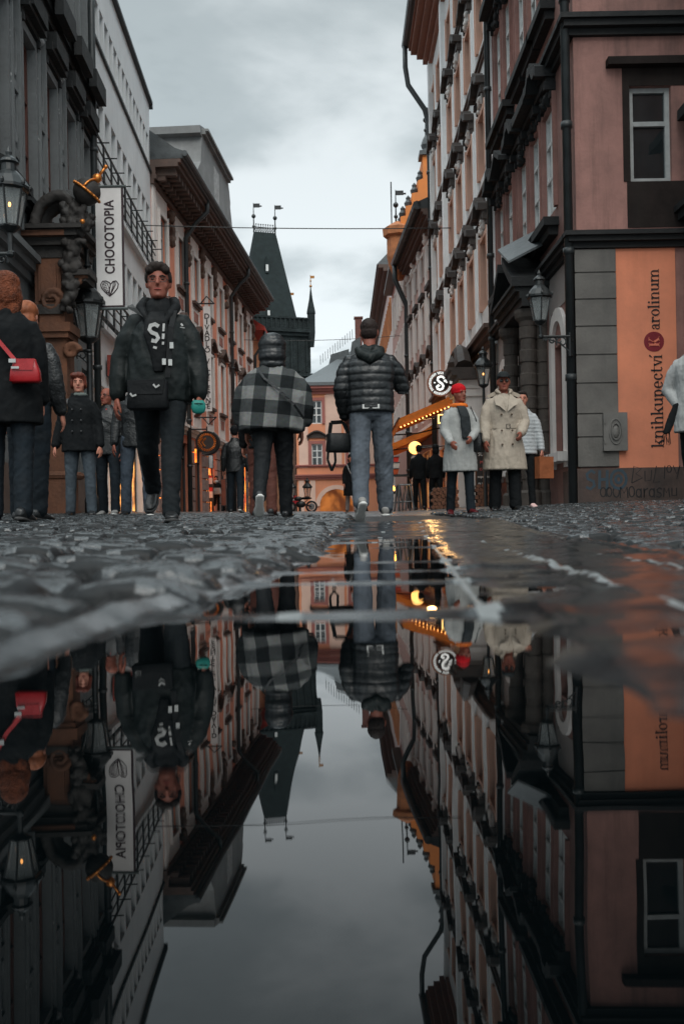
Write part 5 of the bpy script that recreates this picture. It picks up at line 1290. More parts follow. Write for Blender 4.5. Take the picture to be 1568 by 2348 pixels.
ribbon(q, [P0 + V3(0.0302, 0, 0.0446), P0 + V3(0.0072, 0, 0.0598), P0 + V3(-0.0216, 0, 0.0518), P0 + V3(-0.0302, 0, 0.0252), P0 + V3(-0.0144, 0, 0.0058), P0 + V3(0.0144, 0, -0.0058), P0 + V3(0.0259, 0, -0.0288), P0 + V3(0.0086, 0, -0.0518), P0 + V3(-0.0180, 0, -0.0446)], 0.0255)
ribbon(q, [P0 + V3(-0.0072, 0, -0.0878), P0 + V3(0.0158, 0, -0.0950)], 0.0150)
ribbon(q, [P0 + V3(0.0634, .004, 0.0648), P0 + V3(0.0590, .004, 0.0144)], 0.0135); ribbon(q, [P0 + V3(0.0590, .004, 0.0000), P0 + V3(0.0562, .004, -0.0360)], 0.0165); ribbon(q, [P0 + V3(0.0562, .004, -0.0540), P0 + V3(0.0547, .004, -0.0720)], 0.0135)
q.build('print', m_wht, hf)
q = MB(); c = b.at(.345) + V3(.165, -.150, 0); ribbon(q, [c + V3(-.008, 0, .012), c + V3(.004, 0, -.004)], .012); ribbon(q, [c + V3(-.014, 0, -.012), c + V3(.016, 0, -.018)], .004); q.build('badge', m_wht, p1)
hair(b, p1, m_brow, [((0, -.020, .048), (.084, .100, .084)), ((0, .050, .090), (.070, .052, .034)), ((.045, .06, .07), (.035, .035, .028)), ((-.045, .06, .07), (.035, .035, .028)), ((0, -.06, .01), (.072, .05, .07)), ((.07, -.01, .03), (.018, .05, .045)), ((-.07, -.01, .03), (.018, .05, .045))], 1, .008, .010)
q = MB()
for sg in (-1, 1):
    q.tube([b.hd(sg * .033 + .024 * math.cos(a), .100 - .01 * abs(math.cos(a)) , .001 + .018 * math.sin(a)) for a in np.linspace(0, 2 * PI, 15)[:-1]], .0018, 5, closed=True)
    q.tube([b.hd(sg * .056, .092, .004), b.hd(sg * .080, .0, .004)], .0018, 5)
q.tube([b.hd(-.01, .105, .003), b.hd(.01, .105, .003)], .0018, 5); q.build('spectacles', m_shoe, p1)
shoes(b, p1, m_shoe, m_sole, boot=True)
bg = bagbox('shoulder_bag', smat('black nylon bag', (.004, .005, .006), rough=.6), 'black shoulder bag with pale crescent marks slung across the young man in the dark jacket', 'bag', p1, b.P + V3(-.055, -.215, -.21), (.27, .09, .19), R(-6), .96)
for pts_ in (((-.10, .10), (-.085, .082), (-.06, .09)), ((.05, .155), (.066, .135), (.09, .15))): q = MB(); ribbon(q, [V3(x_, -.060, z_) for x_, z_ in pts_], .012); q.build('crescent_mark', m_wht, bg)
lstrap(bg, p1, [b.P + V3(.07, -.20, .0), b.at(.20) + V3(.085, -.186, 0), b.at(.33) + V3(.095, -.175, 0), b.at(.43) + V3(.115, -.115, .02), b.at(.47) + V3(.11, .0, .01), b.at(.36) + V3(.02, .16, 0), b.P + V3(-.17, .14, .1), b.P + V3(-.18, -.14, -.02)], smat('black webbing', (.01, .011, .012)), .035)
q = MB()
for zz_, xx_ in ((.205, .10), (.10, .05), (.095, .09)): c = b.at(zz_) + V3(xx_, -.20, 0); q.box(c.x - .012, c.x + .012, c.y - .012, c.y + .004, c.z - .02, c.z + .02)
q2 = q.build('buckle', m_metal, p1)
w = world(p1, b.wri['L'] + b.hdir['L'] * .07 + V3(-.012, -.055, -.012))
t = thing('small_case', 'small sea green case in the left hand of the young man', 'case', w, R(20), local=True)
q = MB(); loft(q, [(V3(0, 0, h), V3(1, 0, 0), V3(0, 1, 0), a, a * .42) for h, a in ((-.05, .02), (-.04, .04), (-.01, .05), (.02, .046), (.038, .034))], 14, 3); q.build('case_body', smat('sea green plastic', (.02, .19, .16), rough=.4), t, smooth=True)
q = MB(); q.tube([V3(-.062, -.0, .012), V3(0, -.030, .014), V3(.062, 0, .012)], .003, 5); q.build('zip', m_black, t)
# ---------------------------------------------------------------- 2 woman with the red bag, back to us
p2 = person('ginger haired woman in a long black coat seen from behind, red bag at her hip', 24, 6.5, R(186))
b = Body(1.715, .0, (.10, 0.050, .08, 0), (-.12, .05, .12, 0), (.02, .10, .25, .1), (.05, .10, .25, .1), sh=.178)
body_mesh(b, p2, .008, m_skin2, face=False)
trousers(b, p2, .009, m_jean, 5, 1.0, .06, .068)
upper(b, p2, .010, m_black, [(-.27, .21, .15, 0), (-.24, .235, .17, 0), (-.1, .225, .165, 0), (.05, 0.205, .148, 0), (.15, 0.195, .14, 0), (.28, 0.205, .145, 0), (.37, 0.197, .135, 0), (.435, 0.167, .112, 0), (.475, 0.120, .09, 0), (.515, 0.085, .08, 0)], 6, (.088, .078, .070, .062), 'coat')
m_ging = smat('ginger hair', (.15, .042, .018), rough=.38, var=.6, scale=22, bump=.8, bscale=120)
hair(b, p2, m_ging, [((0, -.015, .045), (.092, .105, .088)), ((0, -.050, -.03), (.098, .075, .110)), ((.055, -.01, -.06), (.050, .065, .115)), ((-.055, -.01, -.06), (.050, .065, .115)), ((.05, -.05, -.14), (.045, .045, .06)), ((-.03, -.06, -.13), (.055, .045, .06))], 3, .008, .007, f=(60, 60, 5))
shoes(b, p2, m_shoe, m_sole, boot=True)
bg = bagbox('handbag', m_red, 'glossy red trapezoid handbag hanging at the hip of the ginger haired woman', 'handbag', p2, b.P + V3(-.155, .175, -.01), (.20, .085, .155), R(180), .70)
q = MB(); q.box(-.095, -.05, -.055, -.045, .125, .15); q.box(-.08, -.03, -.056, -.046, .085, .10); q.build('buckle', m_metal, bg)
lstrap(bg, p2, [b.P + V3(-.09, .19, .14), b.at(.28) + V3(.02, .165, 0), b.at(.40) + V3(.085, .145, 0), b.at(.46) + V3(.12, .06, .01), b.at(.45) + V3(.12, -.10, 0), b.at(.25) + V3(.0, -.17, 0), b.P + V3(-.2, -.12, .15)], m_red, .026)
q = MB(); c = b.at(.315) + V3(.043, .172, 0); q.box(-.022, .022, -.012, .012, -.016, .016, Matrix.Translation(c)); q.build('strap_buckle', m_metal, p2)
# ---------------------------------------------------------------- 2b her companion, mostly hidden
p2b = person('person in a short black jacket and dark jeans half hidden behind the ginger haired woman', 70, 7.3, R(172))
b = Body(1.69, 0, (.08, 0.050, .05, 0), (-.08, .05, .08, 0), (.0, .14, .2, .05), (.0, .16, .25, .08), sh=.18)
body_mesh(b, p2b, .010, m_skin2, face=False); trousers(b, p2b, .010, m_jean, 9)
upper(b, p2b, .011, m_blk2, JKT, 10, (.088, .08, .072, .058)); shoes(b, p2b, m_shoe, m_sole, boot=True)
hair(b, p2b, smat('red blond hair', (.22, .07, .03), rough=.45, var=.4, scale=14), [((0, -.015, .045), (.090, .103, .086)), ((0, -.05, -.05), (.09, .07, .10))], 5, .010)
# ---------------------------------------------------------------- 3 smiling woman in black coat
p3 = person('smiling woman with short auburn hair in a black coat and grey scarf', 187, 11.0, R(2))
b = Body(1.66, 0, (.06, 0.070, .05, 0), (-.02, .07, .05, 0), (.0, .16, .18, .04), (.0, .22, .15, .02), yaw=R(8), sh=.172)
body_mesh(b, p3, .009, m_skin2); trousers(b, p3, .010, m_jean2 if 0 else smat('slate jeans', (.045, .058, .07), var=.4, scale=6), 12, 1.0, .058, .066)
upper(b, p3, .011, m_black, [(-.17, .20, .14, 0), (-.14, .222, .158, 0), (0, .205, .148, 0), (.15, 0.180, .13, 0), (.28, 0.190, .14, 0), (.37, 0.183, .13, 0), (.435, 0.154, .108, 0), (.475, 0.115, .09, 0), (.51, 0.100, .088, 0), (.535, 0.095, .085, 0)], 13, (.078, .07, .064, .06), 'coat')
q = MB(); limb(q, [b.at(.50) + V3(.07 * math.cos(a), .068 * math.sin(a), .012) for a in np.linspace(0, 2 * PI, 14)], [.026] * 14, 8); fuse(q, 'scarf', smat('grey green scarf', (.12, .14, .13)), p3, .009, 1, folds(4, .005))
hair(b, p3, smat('auburn hair', (.10, .025, .015), rough=.45, var=.4, scale=16, bump=.4), [((0, -.015, .05), (.090, .104, .088)), ((.045, .055, .085), (.05, .045, .036)), ((-.02, .065, .09), (.05, .04, .03)), ((0, -.055, -.01), (.082, .055, .085)), ((.074, .0, -.005), (.022, .055, .065)), ((-.074, .0, -.005), (.022, .055, .065))], 6, .009, .008)
q = MB()
for i in range(3):
    for sg in (-1, 1): q.ball(b.at(.32 - .13 * i) + V3(sg * .05, -.152, 0), .014, n=8, k=5)
q.build('button', m_shoe, p3, smooth=True)
q = strap(None, None, [b.at(.30) + V3(-.135, -.14, 0), b.at(.43) + V3(-.125, -.085, .02), b.at(.46) + V3(-.12, .03, .01)], m_blk2, .035); q.build('backpack_strap', m_blk2, p3)
shoes(b, p3, m_shoe, m_sole, boot=True)
# ---------------------------------------------------------------- 4 bald man, 5 man behind the young man
def jacket_man(label, u, d, H, rz, seed, L, Rr, jm, tm, shm, sole, hairm=None, collar=None, skin=m_skin, glasses=False, aL=(.05, .16, .3, .1), aR=(0, .16, .2, .06), face=True, vox=.011, rings=JKT, yaw=0.0, lean=0.0, sh=.182):
    p = person(label, u, d, rz); b = Body(H, lean, L, Rr, aL, aR, yaw=yaw, sh=sh)
    body_mesh(b, p, max(.009, vox - .001), skin, face=face); trousers(b, p, vox, tm, seed)
    upper(b, p, vox, jm, rings, seed + 1, (.084, .076, .068, .055))
    if hairm is not None: hair(b, p, hairm, SHORT, seed, vox)
    if collar is not None:
        q = MB(); limb(q, [b.at(.49) + V3(.068 * math.cos(a), .066 * math.sin(a), .01 - .03 * max(0, -math.sin(a))) for a in np.linspace(0, 2 * PI, 14)], [.022] * 14, 8); fuse(q, 'collar', collar, p, .009, 1)
    if glasses:
        q = MB()
        for sg in (-1, 1): q.tube([b.hd(sg * .033 + .026 * math.cos(a), .100, .001 + .018 * math.sin(a)) for a in np.linspace(0, 2 * PI, 13)[:-1]], .0028, 5, closed=True); q.tube([b.hd(sg * .058, .094, .004), b.hd(sg * .08, 0, .004)], .0028, 5)
        q.build('spectacles', m_shoe, p)
    shoes(b, p, shm, sole)
    return p, b
m_redc = smat('red collar cloth', (.45, .012, .02)); m_snk = smat('grey canvas sneaker', (.20, .20, .195))
jacket_man('bald man with spectacles and red collar under a black leather jacket', 251, 12.9, 1.74, R(-6), 21, (.14, 0.050, .06, 0), (-.10, .05, .12, 0), m_blk2, m_jean, m_snk, m_wsole, None, m_redc, m_skin, True, yaw=R(-18))
jacket_man('red faced man in leather jacket and jeans half hidden behind the young man', 316, 11.6, 1.79, R(4), 25, (.10, 0.090, .05, 0), (-.06, .09, .10, 0), m_blk2, smat('blue jeans', (.05, .065, .085), var=.45, scale=5), m_shoe, m_wsole, m_brow, None, m_skin, False)
# ---------------------------------------------------------------- 9 man in leather jacket far down the street
p9, b9 = jacket_man('young person from behind in a black leather jacket walking away down the street', 541, 19.0, 1.75, R(182), 31, (.16, 0.030, .08, 0), (-.2, .03, .2, 0), m_blk2, m_jean, m_shoe, m_wsole, m_black, None, m_skin2, face=False, vox=.014)
# ---------------------------------------------------------------- 11 person hidden in front of the plaid poncho
m_ct = smat('rust brown cloth', (.085, .03, .022))
jacket_man('person in rust brown trousers mostly hidden by the woman in the chequered poncho', 604, 10.6, 1.62, R(178), 35, (.12, 0.040, .05, 0), (-.1, .04, .12, 0), m_black, m_ct, m_shoe, m_sole, m_black, None, m_skin2, face=False)
# ---------------------------------------------------------------- 10 woman in the chequered poncho, from behind
p10 = person('woman from behind in a black and grey chequered poncho and quilted black hood', 630, 8.6, R(180))
b = Body(1.66, .06, (-.34, .03, .42, -.35), (.16, 0.020, .04, 0), (.0, .25, .3, .2), (.0, .25, .3, .2), sh=.175)
body_mesh(b, p10, .009, m_skin2, face=False); trousers(b, p10, .010, smat('black leggings', (.006, .0075, .009), rough=.7), 41, 1.08, .058, .074)
def plaid():
    m, nt, bs = _new('buffalo check wool'); N = nt.nodes.new; L = nt.links.new
    tc = N('ShaderNodeTexCoord'); mp = N('ShaderNodeMapping'); mp.inputs['Rotation'].default_value = (0, R(6), 0); L(tc.outputs['Object'], mp.inputs[0]); sp = N('ShaderNodeSeparateXYZ'); L(mp.outputs[0], sp.inputs[0])
    def stripe(o, k, off):
        a = N('ShaderNodeMath'); a.operation = 'MULTIPLY_ADD'; a.inputs[1].default_value = k; a.inputs[2].default_value = off; L(o, a.inputs[0])
        f = N('ShaderNodeMath'); f.operation = 'FRACT'; L(a.outputs[0], f.inputs[0]); g = N('ShaderNodeMath'); g.operation = 'GREATER_THAN'; g.inputs[1].default_value = .5; L(f.outputs[0], g.inputs[0]); return g.outputs[0]
    h = N('ShaderNodeMath'); h.operation = 'ADD'; L(stripe(sp.outputs[0], 4.4, .3), h.inputs[0]); L(stripe(sp.outputs[2], 4.2, .15), h.inputs[1])
    d = N('ShaderNodeMath'); d.operation = 'MULTIPLY'; d.inputs[1].default_value = .5; L(h.outputs[0], d.inputs[0])
    r = N('ShaderNodeValToRGB'); r.color_ramp.elements[0].color = (.010, .012, .013, 1); r.color_ramp.elements[1].color = (.17, .172, .168, 1); e = r.color_ramp.elements.new(.5); e.color = (.048, .052, .053, 1); r.color_ramp.interpolation = 'LINEAR'; L(d.outputs[0], r.inputs[0])
    n = N('ShaderNodeTexNoise'); n.inputs['Scale'].default_value = 170; L(tc.outputs['Object'], n.inputs['Vector']); mx = N('ShaderNodeMix'); mx.data_type = 'RGBA'; mx.blend_type = 'MULTIPLY'; mx.inputs[0].default_value = .7; L(r.outputs[0], mx.inputs[6]); L(n.outputs['Color'], mx.inputs[7])
    vm = N('ShaderNodeVectorMath'); vm.operation = 'SCALE'; vm.inputs['Scale'].default_value = 1.5; L(mx.outputs[2], vm.inputs[0]); L(vm.outputs[0], bs.inputs['Base Color']); bs.inputs['Roughness'].default_value = .95; bs.inputs['Specular IOR Level'].default_value = .15
    return m
q = MB()
loft(q, [(b.at(z) + V3(xo, yo, 0), b.ax, b.ay, rx, ry) for z, rx, ry, yo, xo in ((-.12, .285, .215, 0, .02), (-.115, .295, .225, 0, .02), (.06, .29, .22, 0, .01), (.18, .282, .21, 0, 0), (.28, .26, .19, 0, 0), (.37, .235, .16, 0, 0), (.435, .175, .12, 0, 0), (.485, .11, .095, 0, 0), (.52, .085, .085, 0, 0))], 26, 2.3)
for sg in (-1, 1): limb(q, [b.at(.40) + V3(sg * .14, 0, 0), b.at(.26) + V3(sg * .25, 0, 0), b.at(.08) + V3(sg * .295, -.01, 0), b.at(-.04) + V3(sg * .295, -.04, 0)], [.085, .085, .075, .05], 12)
fuse(q, 'poncho', plaid(), p10, .010, 2, folds(44, .018, (6, 6, 3.0), .003))
q = MB(); B = Matrix((b.hr, b.hf, b.hu)).transposed()
q.ball(b.hd(0, -.015, .040), .125, .130, .118, 16, 10, B); q.ball(b.hd(0, -.035, -.06), .125, .118, .10, 16, 10, B); q.ball(b.hd(0, -.03, -.14), .12, .11, .07, 14, 8, B)
fuse(q, 'hood', smat('quilted black nylon', (.007, .009, .0105), rough=.4, spec=.5), p10, .009, 2, quilt(5, .07, .006))
shoes(b, p10, m_shoe, m_wsole)
q = strap(None, None, [b.at(.44) + V3(.13, .09, .03), b.at(.36) + V3(.06, .19, 0), b.at(.22) + V3(-.09, .25, 0), b.at(.10) + V3(-.20, .235, 0), b.at(-.02) + V3(-.28, .15, 0)], m_blk2, .02, .008); q.build('bag_strap', m_blk2, p10)
# ---------------------------------------------------------------- 12 man in the quilted jacket, from behind
p12 = person('man from behind in a black quilted jacket and washed grey jeans', 853, 8.6, R(180))
b = Body(1.80, .03, (-.22, .02, .18, -.42), (.10, 0.050, .02, 0), (-.05, .22, .55, .35), (.30, .34, 2.1, .75), sh=.19, nod=.12)
# facing away: +x of the body is image left
body_mesh(b, p12, .009, m_skin, (.9, .9), face=False); trousers(b, p12, .009, m_jean2, 51, 1.06, .068, .082)
upper(b, p12, .009, smat('black quilted nylon', (.006, .0078, .009), rough=.38, spec=.55), [(-.06, .18, .13, 0), (-.03, .205, .150, 0), (.06, 0.205, .15, 0), (.16, 0.205, .15, 0), (.28, 0.222, .155, 0), (.37, 0.214, .14, 0), (.435, 0.174, .115, 0), (.475, 0.124, .095, 0), (.515, 0.085, .085, 0)], 52, (.092, .086, .078, .064), 'jacket', quilt(7, .068, .008))
q = MB(); limb(q, [b.at(.47) + V3(-.10, .03, .02), b.at(.44) + V3(-.085, .115, 0), b.at(.39) + V3(0, .150, 0), b.at(.44) + V3(.085, .115, 0), b.at(.47) + V3(.10, .03, .02)], [.035, .042, .055, .042, .035], 10); limb(q, [b.at(.47) + V3(-.06, .07, .02), b.at(.45) + V3(0, .105, .01), b.at(.47) + V3(.06, .07, .02)], [.045, .05, .045], 10)
fuse(q, 'hood', smat('dark green black hood', (.009, .0125, .012), rough=.5), p12, .009, 2, folds(9, .008))
hair(b, p12, smat('cropped brown hair', (.022, .014, .012), rough=.7), [((0, -.012, .040), (.079, .099, .082)), ((0, -.035, -.01), (.074, .066, .070))], 8, .008, .003)
q = MB(); c = b.P + V3(.0, .152, -.015); q.box(c.x - .075, c.x + .075, c.y - .012, c.y + .004, c.z - .022, c.z + .016); q.build('shirt_hem', smat('white shirt', (.62, .62, .6)), p12)
q = MB(); q.box(c.x - .058, c.x + .058, c.y - .004, c.y + .008, c.z - .010, c.z + .03); q.build('belt', m_blk2, p12)
shoes(b, p12, smat('silver grey sneaker', (.23, .225, .215), rough=.5), m_wsole)
bg = bagbox('camera_bag', smat('black camera bag', (.012, .014, .015), rough=.55), 'black camera bag hanging from the hand of the man in the quilted jacket', 'bag', p12, b.wri['L'] + V3(.06, .06, -.33), (.23, .15, .17), R(16), .9)
lstrap(bg, p12, [b.wri['L'] + V3(.15, .06, -.2), b.wri['L'] + V3(.13, .05, -.06), b.wri['L'] + V3(.02, .0, -.05), b.wri['L'] + V3(-.03, .05, -.17)], m_black, .035)
lstrap(bg, p12, [b.wri['L'] + V3(.15, .12, -.22), b.wri['L'] + V3(.165, .13, -.40), b.wri['L'] + V3(.13, .13, -.50), b.wri['L'] + V3(.095, .13, -.42), b.wri['L'] + V3(.10, .13, -.3)], m_black, .022, 'hanging_strap')
# ---------------------------------------------------------------- 15 woman with the red beanie, 16 man in trench coat, 17 person behind them
m_gcoat = smat('pale grey coat', (.30, .305, .295), rough=.8, var=.15)
p15 = person('woman in a red knitted beanie, grey coat and dark scarf', 1056, 12.0, R(6))
b = Body(1.64, 0, (.12, 0.040, .05, 0), (-.10, .04, .12, 0), (.25, .10, .8, .55), (.15, .14, .75, .30), yaw=R(28), sh=.172)
body_mesh(b, p15, .010, m_skin); trousers(b, p15, .011, m_jean, 61, 1.0, .058, .066)
upper(b, p15, .011, m_gcoat, [(-.38, .205, .145, 0), (-.35, .232, .172, 0), (-.2, .222, .165, 0), (0, .20, .15, 0), (.13, 0.188, .138, 0), (.28, 0.195, .142, 0), (.37, 0.188, .13, 0), (.435, 0.158, .108, 0), (.475, 0.120, .09, 0), (.51, 0.090, .08, 0)], 62, (.084, .076, .068, .058), 'coat', folds(62, .008, (13, 13, 4)))
m_bean = smat('red knit', (.46, .006, .012), rough=.9, bump=.6, bscale=90)
hair(b, p15, m_bean, [((0, -.016, .055), (.094, .110, .086)), ((0, -.012, .015), (.092, .112, .030))], 4, .010, .004, 'beanie', (60, 60, 4))
q = MB(); limb(q, [b.at(.49) + V3(.08 * math.cos(a), .08 * math.sin(a), .0) for a in np.linspace(0, 2 * PI, 14)], [.034] * 14, 8); fuse(q, 'collar', smat('orange fleece', (.62, .14, .02)), p15, .010, 1, folds(7, .006))
q = MB(); loft(q, [(b.at(z) + V3(xo, -y, 0), V3(1, 0, 0), V3(0, 1, 0), rx, .022) for z, xo, y, rx in ((.05, .055, .155, .06), (.2, .045, .160, .06), (.34, .03, .158, .06), (.42, .015, .135, .06), (.48, .0, .10, .055))], 10, 3); fuse(q, 'scarf', smat('dark plaid scarf', (.02, .024, .026)), p15, .010, 1, folds(3, .006))
shoes(b, p15, smat('oxblood boots', (.07, .008, .010), rough=.35), m_sole, boot=True)
bg = bagbox('shoulder_bag', m_blk2, 'dark shoulder bag at the side of the woman in the red beanie', 'bag', p15, b.P + V3(.225, -.04, -.12), (.17, .12, .24), R(60), .9)
lstrap(bg, p15, [b.P + V3(.235, -.03, .1), b.at(.3) + V3(.19, -.10, 0), b.at(.44) + V3(.14, -.03, .04), b.at(.35) + V3(.17, .1, 0), b.P + V3(.23, .05, .1)], m_blk2, .02)
m_tr_ = smat('beige trench cotton', (.34, .29, .235), rough=.7, var=.12)
p16 = person('man in a belted beige trench coat and dark cap', 1158, 12.1, R(2))
b = Body(1.77, 0, (.06, 0.050, .04, 0), (-.05, .05, .06, 0), (.12, .20, .75, .55), (.10, .18, .35, .1), yaw=R(-6), sh=.192)
body_mesh(b, p16, .010, m_skin); trousers(b, p16, .011, m_black, 71, 1.05, .075, .08)
tr = upper(b, p16, .010, m_tr_, [(-.44, .245, .17, 0), (-.41, .275, .20, 0), (-.25, .255, .19, 0), (-.08, .225, .17, 0), (.06, 0.195, .147, 0), (.12, 0.192, .145, 0), (.2, 0.205, .152, 0), (.30, 0.218, .155, 0), (.38, 0.205, .14, 0), (.435, 0.172, .115, 0), (.475, 0.120, .095, 0), (.50, 0.090, .085, 0)], 72, (.095, .086, .078, .066), 'trench_coat', folds(72, .010, (11, 11, 4)))
q = MB(); pts = [b.at(.09) + V3(.200 * math.cos(a), .153 * math.sin(a), 0) for a in np.linspace(0, 2 * PI, 25)[:-1]]; q.rings([[p + V3(0, 0, z) for p in pts] for z in (-.022, .022)], cap=False); q.rings([[p * 1.0 + (p - b.at(.09)) * .03 + V3(0, 0, z) for p in pts] for z in (-.022, .022)], cap=False); bl = q.build('belt', m_tr_, p16, smooth=True)
q = MB(); c = b.at(.09) + V3(.02, -.162, 0); q.tube([c + V3(-.022, 0, -.026), c + V3(.022, 0, -.026), c + V3(.022, 0, .026), c + V3(-.022, 0, .026)], .005, 6, closed=True); q.build('buckle', m_shoe, bl)
for sg in (-1, 1):
    q = MB(); A = [b.at(.475) + V3(sg * .06, -.07, .03), b.at(.42) + V3(sg * .145, -.128, 0), b.at(.355) + V3(sg * .135, -.165, 0), b.at(.335) + V3(sg * .09, -.176, 0), b.at(.27) + V3(sg * .012, -.176, 0), b.at(.40) + V3(sg * .035, -.13, 0)]
    q.prism(A, [a + V3(0, -.014, 0) for a in A]); q.build('lapel', m_tr_, p16)
q = MB()
limb(q, [b.at(.50) + V3(-.06, -.085, .005), b.at(.53) + V3(-.088, -.02, .01), b.at(.55) + V3(-.05, .07, .01), b.at(.55) + V3(.05, .07, .01), b.at(.53) + V3(.088, -.02, .01), b.at(.50) + V3(.06, -.085, .005)], [.018, .03, .035, .035, .03, .018], 8); fuse(q, 'collar', m_tr_, p16, .010, 1)
q = MB()
for i in range(3):
    for sg in (-1, 1): q.ball(b.at(.235 - .17 * i - (.03 if i else 0)) + V3(sg * .065, -.17 - .012 * i, 0), .014, n=8, k=5)
q.build('button', mat('brown horn button', (.08, .05, .03), .4, .2), p16, smooth=True)
for sg in (-1, 1):
    q = strap(None, None, [b.at(.445) + V3(sg * .10, -.01, .075), b.at(.44) + V3(sg * .205, -.01, .035)], m_tr_, .045, .012); q.build('epaulette', m_tr_, p16)
m_cap = smat('dark cap cloth', (.012, .015, .016))
hair(b, p16, m_cap, [((0, -.014, .058), (.086, .104, .078))], 4, .010, .002, 'cap')
q = MB(); loft(q, [(b.hd(0, f, u), b.hr, b.hu, rx, .006) for f, u, rx in ((.06, .058, .075), (.10, .056, .072), (.135, .050, .058), (.158, .044, .03))], 12, 2.4); q.build('cap_peak', m_cap, p16, smooth=True)
q = MB()
for sg in (-1, 1): q.ball(b.hd(sg * .033, .096, .002), .026, .012, .018, 10, 6)
q.build('dark_glasses', m_eye, p16, smooth=True); shoes(b, p16, m_shoe, m_sole)
p17 = person('person in a pale padded jacket with pink trainers hidden behind the trench coat man', 1200, 13.4, R(-8))
b = Body(1.66, 0, (.12, 0.050, .06, 0), (-.1, .05, .12, 0), (.02, .18, .2, .02), (.0, .15, .2, .1), sh=.176)
body_mesh(b, p17, .011, m_skin2); trousers(b, p17, .012, m_black, 81, 1.0, .05, .06)
upper(b, p17, .012, smat('pale padded nylon', (.36, .38, .39), rough=.5), [(-.16, .19, .14, 0), (-.13, .212, .155, 0), (0, .20, .148, 0), (.15, 0.190, .14, 0), (.28, 0.200, .142, 0), (.37, 0.193, .13, 0), (.435, 0.158, .108, 0), (.475, 0.120, .09, 0), (.515, 0.090, .085, 0)], 82, (.084, .078, .07, .058), 'jacket', quilt(4, .05, .008))
hair(b, p17, m_brow, SHORT, 4, .012); shoes(b, p17, smat('pale pink trainer', (.62, .42, .40)), m_wsole)
w = world(p17, b.wri['L'] + V3(.03, -.02, -.40))
t = thing('paper_bag', 'brown paper carrier bag in the hand behind the trench coat man', 'paper bag', w, R(25), local=True)
q = MB(); q.box(-.12, .12, -.055, .055, 0, .30); q.build('bag_body', smat('brown kraft paper', (.26, .085, .035), rough=.8), t)
q = MB()
for y in (-.04, .04): q.tube([V3(-.05, y, .29), V3(-.045, y * .7, .36), V3(.045, y * .7, .36), V3(.05, y, .29)], .004, 5)
q.build('handle', m_ct, t)
# ---------------------------------------------------------------- 18 person cut by the right edge
p18 = person('person in a light grey coat holding a black fringed scarf at the right edge', 1602, 8.9, R(-38))
b = Body(1.70, .02, (.16, 0.040, .05, 0), (-.14, .04, .2, 0), (.10, .14, .4, .2), (-.10, .34, .55, .95), sh=.18)
body_mesh(b, p18, .010, m_skin2); trousers(b, p18, .011, m_black, 91)
upper(b, p18, .010, smat('light grey coat cloth', (.34, .345, .34), rough=.8, var=.15), [(-.26, .20, .145, 0), (-.23, .225, .168, 0), (-.1, .215, .16, 0), (.05, 0.200, .148, 0), (.15, 0.190, .14, 0), (.28, 0.200, .145, 0), (.37, 0.193, .132, 0), (.435, 0.160, .11, 0), (.475, 0.120, .09, 0), (.515, 0.090, .085, 0)], 92, (.09, .085, .075, .062), 'coat', folds(92, .010, (9, 9, 6)))
hair(b, p18, m_brow, [((0, -.015, .045), (.090, .103, .086)), ((0, -.05, -.05), (.09, .07, .10))], 5, .010); shoes(b, p18, m_shoe, m_sole, boot=True)
pA, pB_ = W(1549, 925, 8.62), W(1524, 1004, 8.62)
t = thing('black_scarf', 'black fringed scarf hanging from the arm of the person at the right edge', 'scarf', pB_, 0, local=True)
q = MB(); k_ = pA - pB_; loft(q, [(k_ * h, V3(1, 0, .3).normalized(), V3(0, 1, 0), a, .022) for h, a in ((.12, .030), (.2, .038), (.45, .040), (.7, .036), (.9, .03), (1.0, .025))], 10); fuse(q, 'cloth', m_black, t, .009, 1, folds(5, .006))
q = MB(); rnd = random.Random(4)
for i in range(9): a = -.026 + .0065 * i; q.tube([k_ * .14 + V3(a, 0, a * .3), k_ * .05 + V3(a * 1.3 + rnd.uniform(-.01, .01), rnd.uniform(-.02, .02), 0), V3(a * 1.5 + rnd.uniform(-.01, .02), 0, rnd.uniform(-.07, -.03))], .003, 4)
q.build('fringe', m_black, t)
# ---------------------------------------------------------------- people in the distance
def far_person(label, u, d, H, rz, seed, coat, tm, hm, rings=JKT, shm=m_shoe, aL=(.05, .14, .3, .1), aR=(.05, .14, .3, .1), walk=.15, face=False, longhair=False, vox=.020):
    p = person(label, u, d, rz); b = Body(H, 0, (walk, .04, .08, 0), (-walk, .04, .16, 0), aL, aR, sh=.176)
    body_mesh(b, p, .016, m_skin2, face=face); trousers(b, p, vox, tm, seed); upper(b, p, vox, coat, rings, seed, name='coat')
    hair(b, p, hm, [((0, -.015, .045), (.094, .106, .088)), ((0, -.05, -.05), (.095, .07, .11))] if longhair else SHORT, seed, .014); shoes(b, p, shm)
    return p, b
LONG = [(-.45, .20, .15, 0), (-.42, .24, .18, 0), (-.2, .225, .17, 0), (.05, 0.200, .15, 0), (.15, 0.195, .145, 0), (.28, 0.200, .145, 0), (.37, 0.193, .132, 0), (.435, 0.160, .11, 0), (.475, 0.120, .09, 0), (.53, 0.100, .09, 0)]
pf, bf = far_person('woman in a knee length black coat walking near the archway', 806, 27.0, 1.66, R(4), 101, m_black, smat('grey tights', (.28, .24, .23)), m_black, LONG, face=True, longhair=True)
bg = bagbox('crossbody_bag', m_blk2, 'small dark crossbody bag on the woman in the knee length black coat', 'bag', pf, bf.P + V3(.08, -.22, -.05), (.22, .08, .16))
